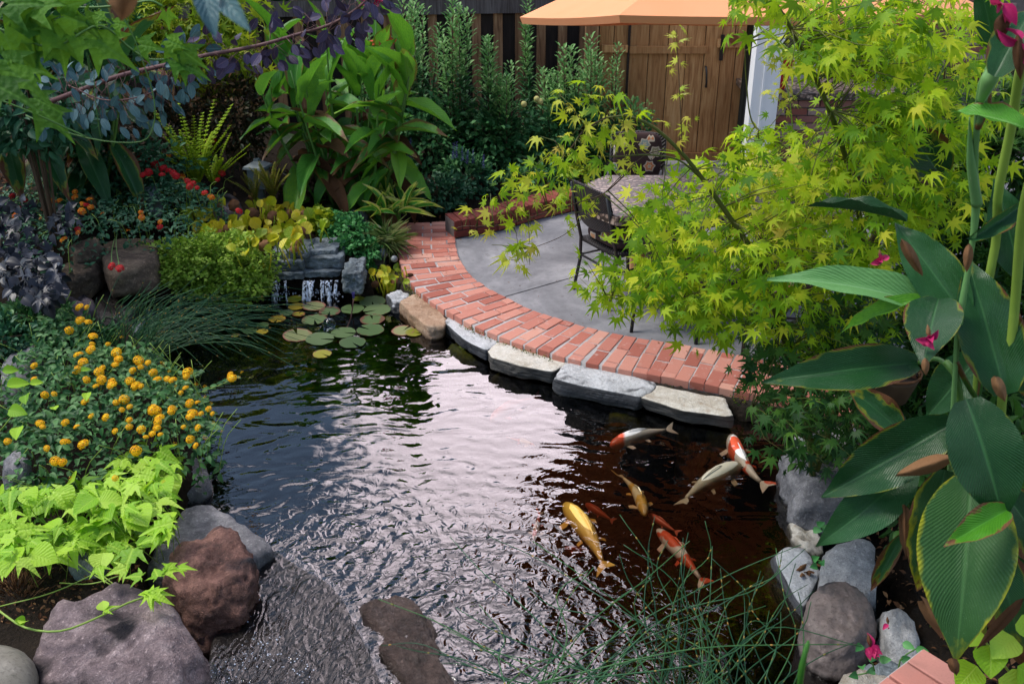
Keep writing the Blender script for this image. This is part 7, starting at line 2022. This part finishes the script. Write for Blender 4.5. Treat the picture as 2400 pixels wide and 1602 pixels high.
for k in range(900):
    x, y = rr.uniform(0, 1300), rr.uniform(380, 520); q = G(x, y, .1); q.z = ghp(q.x, q.y) + .012; s_ = rr.uniform(.02, .06)
    Ms.append(frame(q, rv(rr), (rr.gauss(0, .4), rr.gauss(0, .4), 1), s_ * .5, s_, s_))
o = link('leaf_litter', scatter(Acc(), T_small, Ms).mesh('leaf_litter', M_dry)); setp(o, 'brown leaf litter scattered over the soil', None, None, 'stuff')
ll = empty('dead_leaf_cluster', G(1885, 1335, -.10), 'crumpled brown dead maple leaves on the white wedge stone', 'leaf')
for k in range(9):
    q = G(1885 + rr.gauss(0, 12), 1340 + rr.gauss(0, 14), -.10); place('withered_leaf', dry[k % 2], ll, frame(q, rv(rr) + Vector((0, 0, .2)), rv(rr) + Vector((0, 0, 1)), .025, .06, .06))

# ------------------------------------------------------------------ upper left: bushes, smoke tree branch, climbing vine
bush('dark brown leaved shrub in the shade behind the bright fern', Ac(560, 270, 8.9), (.42, .35, .5), 2600, .05, M_bushd, T_small)
bush('dim dark shrub filling the gap below the smoke tree branch', Ac(400, 330, 9.0), (.5, .35, .45), 1800, .06, M_bushd, T_small)
bush('loose yellow green maple foliage against the fence at the upper left', Ac(420, 60, 9.3), (1.0, .4, .5), 1500, .10, M_yel, T_maples, wid=1.0, upb=.3)
bush('yellow green foliage hanging lower at the upper left', Ac(480, 140, 9.0), (.6, .3, .35), 700, .085, M_yel, T_maples, wid=1.0, upb=.3)
bush('olive foliage behind the climbing vine at the top left corner', Ac(130, 90, 8.8), (.9, .4, .6), 1400, .10, M_shrub, T_maples, wid=1.0)
for i, (x, y, Y_, rx, rz_) in enumerate([(-100, 60, 12.5, 2.0, 1.5), (350, 0, 13.0, 1.8, 1.2), (760, -20, 13.0, 1.5, 1.0)]):
    c = A(x, y, Y_)
    tr_ = plant('garden_tree', (c.x, Y_, 0), ['dark tree beyond the fence at the far left', 'dark tree crown beyond the fence above the yellow green foliage', 'dark tree crown beyond the fence behind the central canna'][i], 'tree', 'trees beyond the fence')
    mass(tr_, T_dia, blob(random.Random(200 + i), (c.x, Y_, 2.1), (rx, 1.2, rz_), 4200, .13, .7, .5), M_shrub, 'crown')
    acc = Acc(); tube(acc, [(c.x, Y_, -.05), (c.x + .05, Y_, 1.0), (c.x, Y_, 2.3)], [.11, .09, .05], 8); wpart('trunk', acc, M_twig, tr_)
# smoke tree branch
stp = plant('smoke_tree_branch', A(130, 236, 4.5), 'long smoke tree branch with round teal leaves turning purple to the right', 'branch')
brc = curve([A(100, 245, 4.6), A(180, 215, 4.5), A(280, 178, 4.4), A(390, 152, 4.3), A(480, 130, 4.2), A(600, 108, 4.1), A(700, 80, 4.05), A(780, 55, 4.0), A(850, 10, 3.95), A(880, -30, 3.9)], 50)
acc = Acc(); tube(acc, brc, list(np.linspace(.012, .004, 51)), 7); wpart('branch', acc, M_twigP, stp)
sub = curve([A(420, 145, 4.3), A(360, 215, 4.3), A(250, 235, 4.35), A(160, 200, 4.4)], 14); acc = Acc(); tube(acc, sub, [.003] * 15, 5); wpart('twig', acc, M_twigP, stp)
rr = random.Random(121); to, po = tmesh('leaf', T_oval, M_teal), tmesh('leaf', T_oval, M_purp)
pt_ = Acc()
def smoke(p, px_):
    s_ = rr.uniform(.045, .07); purple = px_ > 400 + rr.uniform(-60, 80)
    a = rr.uniform(0, 6.28); off = Vector((rr.uniform(-.06, .06), rr.uniform(-.05, .05), rr.choice([-1, -1, 1]) * rr.uniform(.02, .07 if px_ > 420 else .11)))
    q = p + off
    d = off.normalized() + rv(rr, .5) + Vector((.25, 0, -.15))
    place('leaf', po if purple else to, stp, frame(q, d, tocam(q) + rv(rr, .8), s_ * rr.uniform(.45, .66), s_, s_))
    tube(pt_, [p, q], .0012, 4)
for i, p in enumerate(brc):
    px_ = 100 + (880 - 100) * i / 50
    for k in range(4 if px_ < 500 else 4): smoke(p + rv(rr, .02), px_)
for p in sub:
    for k in range(5): smoke(p + rv(rr, .03), 200)
wpart('leaf_stalks', pt_, M_twigP, stp, kind='stuff')
# climbing vine at the top left, close to the camera
cvn = plant('climbing_vine', A(0, 120, 2.6), 'climbing vine with large toothed green leaves at the top left', 'vine')
M_grp = leafmat('grape_leaf', [(0.02, 0.08, 0.012), (0.05, 0.16, 0.015), (0.13, 0.28, 0.02)], 0.6, 0.35, 0.2, (7, (0.1, 0.24, 0.04)), tcol=(0.25, 0.5, 0.02))
gm = tmesh('leaf', T_grape, M_grp); gm2 = tmesh('leaf', T_grape, M_grp)
for pts, r_ in (([(-20, 60, 2.6), (120, 110, 2.6), (230, 60, 2.6), (300, 110, 2.65), (345, 138, 2.65), (390, 140, 2.65)], .003), ([(80, 10, 2.7), (200, 18, 2.7), (290, 12, 2.7), (350, 2, 2.7), (380, 14, 2.7)], .003), ([(250, 0, 2.6), (300, 60, 2.6), (340, 160, 2.6), (362, 240, 2.6), (358, 300, 2.6), (330, 332, 2.6), (240, 330, 2.6), (140, 305, 2.6), (60, 270, 2.6)], .0016), ([(220, 160, 2.7), (224, 240, 2.7), (235, 320, 2.7)], .001), ([(-10, 230, 2.5), (90, 270, 2.5), (200, 320, 2.5)], .0025)):
    acc = Acc(); tube(acc, curve([A(*p) for p in pts], 24), r_, 5); wpart('stem', acc, M_stem, cvn)
for (x, y, dx, dz, s_, Y_, mm3) in ((30, 30, .5, -.7, .13, 2.6, 1), (80, 20, 1, .3, .13, 2.6, 0), (120, 70, .6, -.6, .14, 2.6, 1), (60, 100, .3, -.9, .13, 2.6, 0), (150, 40, .9, -.2, .12, 2.6, 1), (180, 80, 1, -.4, .14, 2.6, 1), (230, 95, .9, -.6, .15, 2.6, 1), (100, 50, -.4, -.8, .12, 2.6, 1), (10, 80, .3, -.9, .12, 2.55, 0), (50, 60, 1, -.2, .12, 2.6, 1), (140, 110, .2, -1, .10, 2.6, 0), (20, 10, .8, .1, .14, 2.6, 0),
                             (395, 95, .6, -.2, .08, 2.65, 0), (400, 110, .3, -.6, .08, 2.65, 1), (430, 120, .8, -.6, .10, 2.65, 1), (410, 140, 1, -.5, .11, 2.65, 0), (330, 105, .8, -.1, .09, 2.65, 0), (430, 150, .9, -.4, .10, 2.65, 1), (390, 30, .1, -1, .06, 2.7, 1), (225, 35, .6, -.2, .06, 2.6, 1), (270, 55, .9, -.1, .06, 2.6, 1), (10, 140, .9, -.5, .12, 2.4, 0), (30, 170, .9, -.6, .13, 2.3, 0), (-10, 200, 1, -.4, .13, 2.2, 0), (100, 260, .8, -.7, .14, 2.6, 0), (80, 230, .9, -.4, .10, 2.5, 0), (150, 15, .8, .2, .10, 2.6, 1), (200, 40, .4, -.8, .10, 2.6, 0), (60, 140, .7, -.5, .11, 2.6, 1)):
    q = A(x, y, Y_); place('leaf', (gm, gm2)[mm3], cvn, frame(q, (dx, -.15, dz), tocam(q) + Vector((0, 0, .5)) + rv(rr, .5), s_ * .66, s_ * .78, s_))
# blurred leaf right in front of the lens
bl_ = plant('overhanging_leaf', A(480, -60, 1.15), 'large blurred forked blue green leaf hanging in front at the top', 'leaf')
for (b0, t0, w_) in (((470, -50), (505, 90), 60), ((500, -30), (588, 75), 50)):
    b_, t_ = A(*b0, 1.2), A(*t0, 1.15); place('lobe', cleaf(M_cannaL, 1) if False else tmesh('lobe', leaf_grid(p_lance, 10, 3, .05, 0, .2), M_teal), bl_, frame(b_, t_ - b_, tocam(b_), pxm(1.2, b_.z, w_), (t_ - b_).length, .1))
b_, t_ = A(290, -60, 1.3), A(285, 62, 1.3)
bl2 = plant('withered_leaf', b_, 'blurred brown withered leaf hanging at the top left', 'leaf'); place('lobe', dry[0], bl2, frame(b_, t_ - b_, tocam(b_), pxm(1.3, 3, 75), (t_ - b_).length, .1))
# foliage under and left of the smoke tree branch
bush('shaded leafy bush at the left edge behind the climbing vine', Ac(60, 250, 6.8), (.5, .3, .4), 900, .09, M_lantB, T_ovate)
bush('dim green undergrowth below the shaded cannas', Ac(250, 370, 8.0), (.8, .3, .2), 1200, .06, M_lantB, T_small)
bush('dark undergrowth at the foot of the central canna', Ac(760, 440, 8.9), (.6, .25, .18), 900, .06, M_bushd, T_small)
bush('dim undergrowth between the fence shrubs and the central canna', Ac(900, 430, 9.2), (.5, .25, .25), 900, .06, M_lantB, T_small)
bush('deep green undergrowth at the foot of the maple', Ac(2020, 1000, 4.6), (.5, .35, .25), 900, .06, M_mapleD, T_small)
bush('dark undergrowth behind the foreground canna', Ac(2300, 1150, 3.4), (.5, .3, .4), 900, .08, M_mapleD, T_ovate)
# basket behind the canna
bsk = empty('wicker_basket', A(2090, 870, 3.6), 'round wicker basket of dried leaves half hidden behind the canna', 'basket')
q = A(2090, 870, 3.6); acc = Acc(); tube(acc, [q + Vector((0, 0, -.14)), q + Vector((0, 0, -.12)), q + Vector((0, 0, -.02)), q + Vector((0, 0, 0))], [.04, .08, .11, .115], 18); wpart('bowl', acc, M_twig, bsk)
acc = Acc(); tube(acc, [q + Vector((math.cos(a * .35) * .115, math.sin(a * .35) * .115, .005)) for a in range(19)], .006, 5); wpart('rim', acc, M_dry, bsk)
Ms = [frame(q + Vector((rr.uniform(-.08, .08), rr.uniform(-.08, .08), rr.uniform(0, .03))), rv(rr), rv(rr) + Vector((0, 0, 1)), .03, .06, .06) for k in range(90)]
mass(bsk, T_lance, Ms, M_dry, 'dried_leaves')

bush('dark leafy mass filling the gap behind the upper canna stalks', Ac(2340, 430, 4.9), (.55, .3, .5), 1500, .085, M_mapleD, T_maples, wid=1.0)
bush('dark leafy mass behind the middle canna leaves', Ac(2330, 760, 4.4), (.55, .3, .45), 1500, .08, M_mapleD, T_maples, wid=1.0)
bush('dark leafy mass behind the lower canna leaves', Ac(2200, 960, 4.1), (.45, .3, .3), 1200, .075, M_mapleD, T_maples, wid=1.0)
# moss and crumbs along the outer edge of the path, litter on the paving
rr = random.Random(301); Ms = []
for k in range(2600):
    s0 = rr.uniform(.6, seg[-1]); p, t = inner_at(s0)
    o_ = Vector((t.y, -t.x, 0)); o_ = o_ if o_.dot(Vector((cx, cy, 0)) - p) > 0 else -o_
    if noise.noise(p * 3.0) < -.05: continue
    q = p + o_ * (RW + rr.uniform(-.002, .04)) + Vector((0, 0, -.03 + rr.uniform(-.035, .012)))
    s_ = rr.uniform(.006, .014); Ms.append(frame(q, rv(rr), rv(rr) + Vector((0, 0, 1)), s_ * .8, s_, s_))
o = link('moss', scatter(Acc(), T_dia, Ms).mesh('moss', leafmat('moss_tuft', [(0.03, 0.05, 0.008), (0.10, 0.13, 0.01), (0.2, 0.2, 0.03)], .9, .1, .1))); setp(o, 'moss and crumbs growing along the wet outer edge of the brick path', None, None, 'stuff')
Ms = []
for k in range(150):
    x, y = rr.choice([(rr.uniform(950, 1080), rr.uniform(540, 640)), (rr.uniform(1080, 1700), rr.uniform(560, 830)), (rr.uniform(1100, 1700), rr.uniform(700, 900))])
    q = G(x, y, .006); s_ = rr.uniform(.006, .02)
    if sdist(np.array([q.x]), np.array([q.y]), POND)[0] < .18: continue
    Ms.append(frame(q, (rr.gauss(0, 1), rr.gauss(0, 1), .1), (rr.gauss(0, .3), rr.gauss(0, .3), 1), s_ * .6, s_, s_))
o = link('patio_litter', scatter(Acc(), T_small, Ms).mesh('patio_litter', M_dry)); setp(o, 'small dry leaf bits scattered on the bricks and paving', None, None, 'stuff')

bush('green leafy filler between the dark vine and the yellow lantana', Gc(70, 755, .18), (.34, .28, .14), 1100, .05, M_lant, T_ovate)
bush('low green leaves at the left edge above the grey stone', Gc(0, 800, .2), (.3, .3, .14), 900, .05, M_lantB, T_ovate)
bush('small green leaves around the pink and lilac stones', Gc(215, 790, .04), (.2, .14, .09), 500, .04, M_lant, T_ovate)
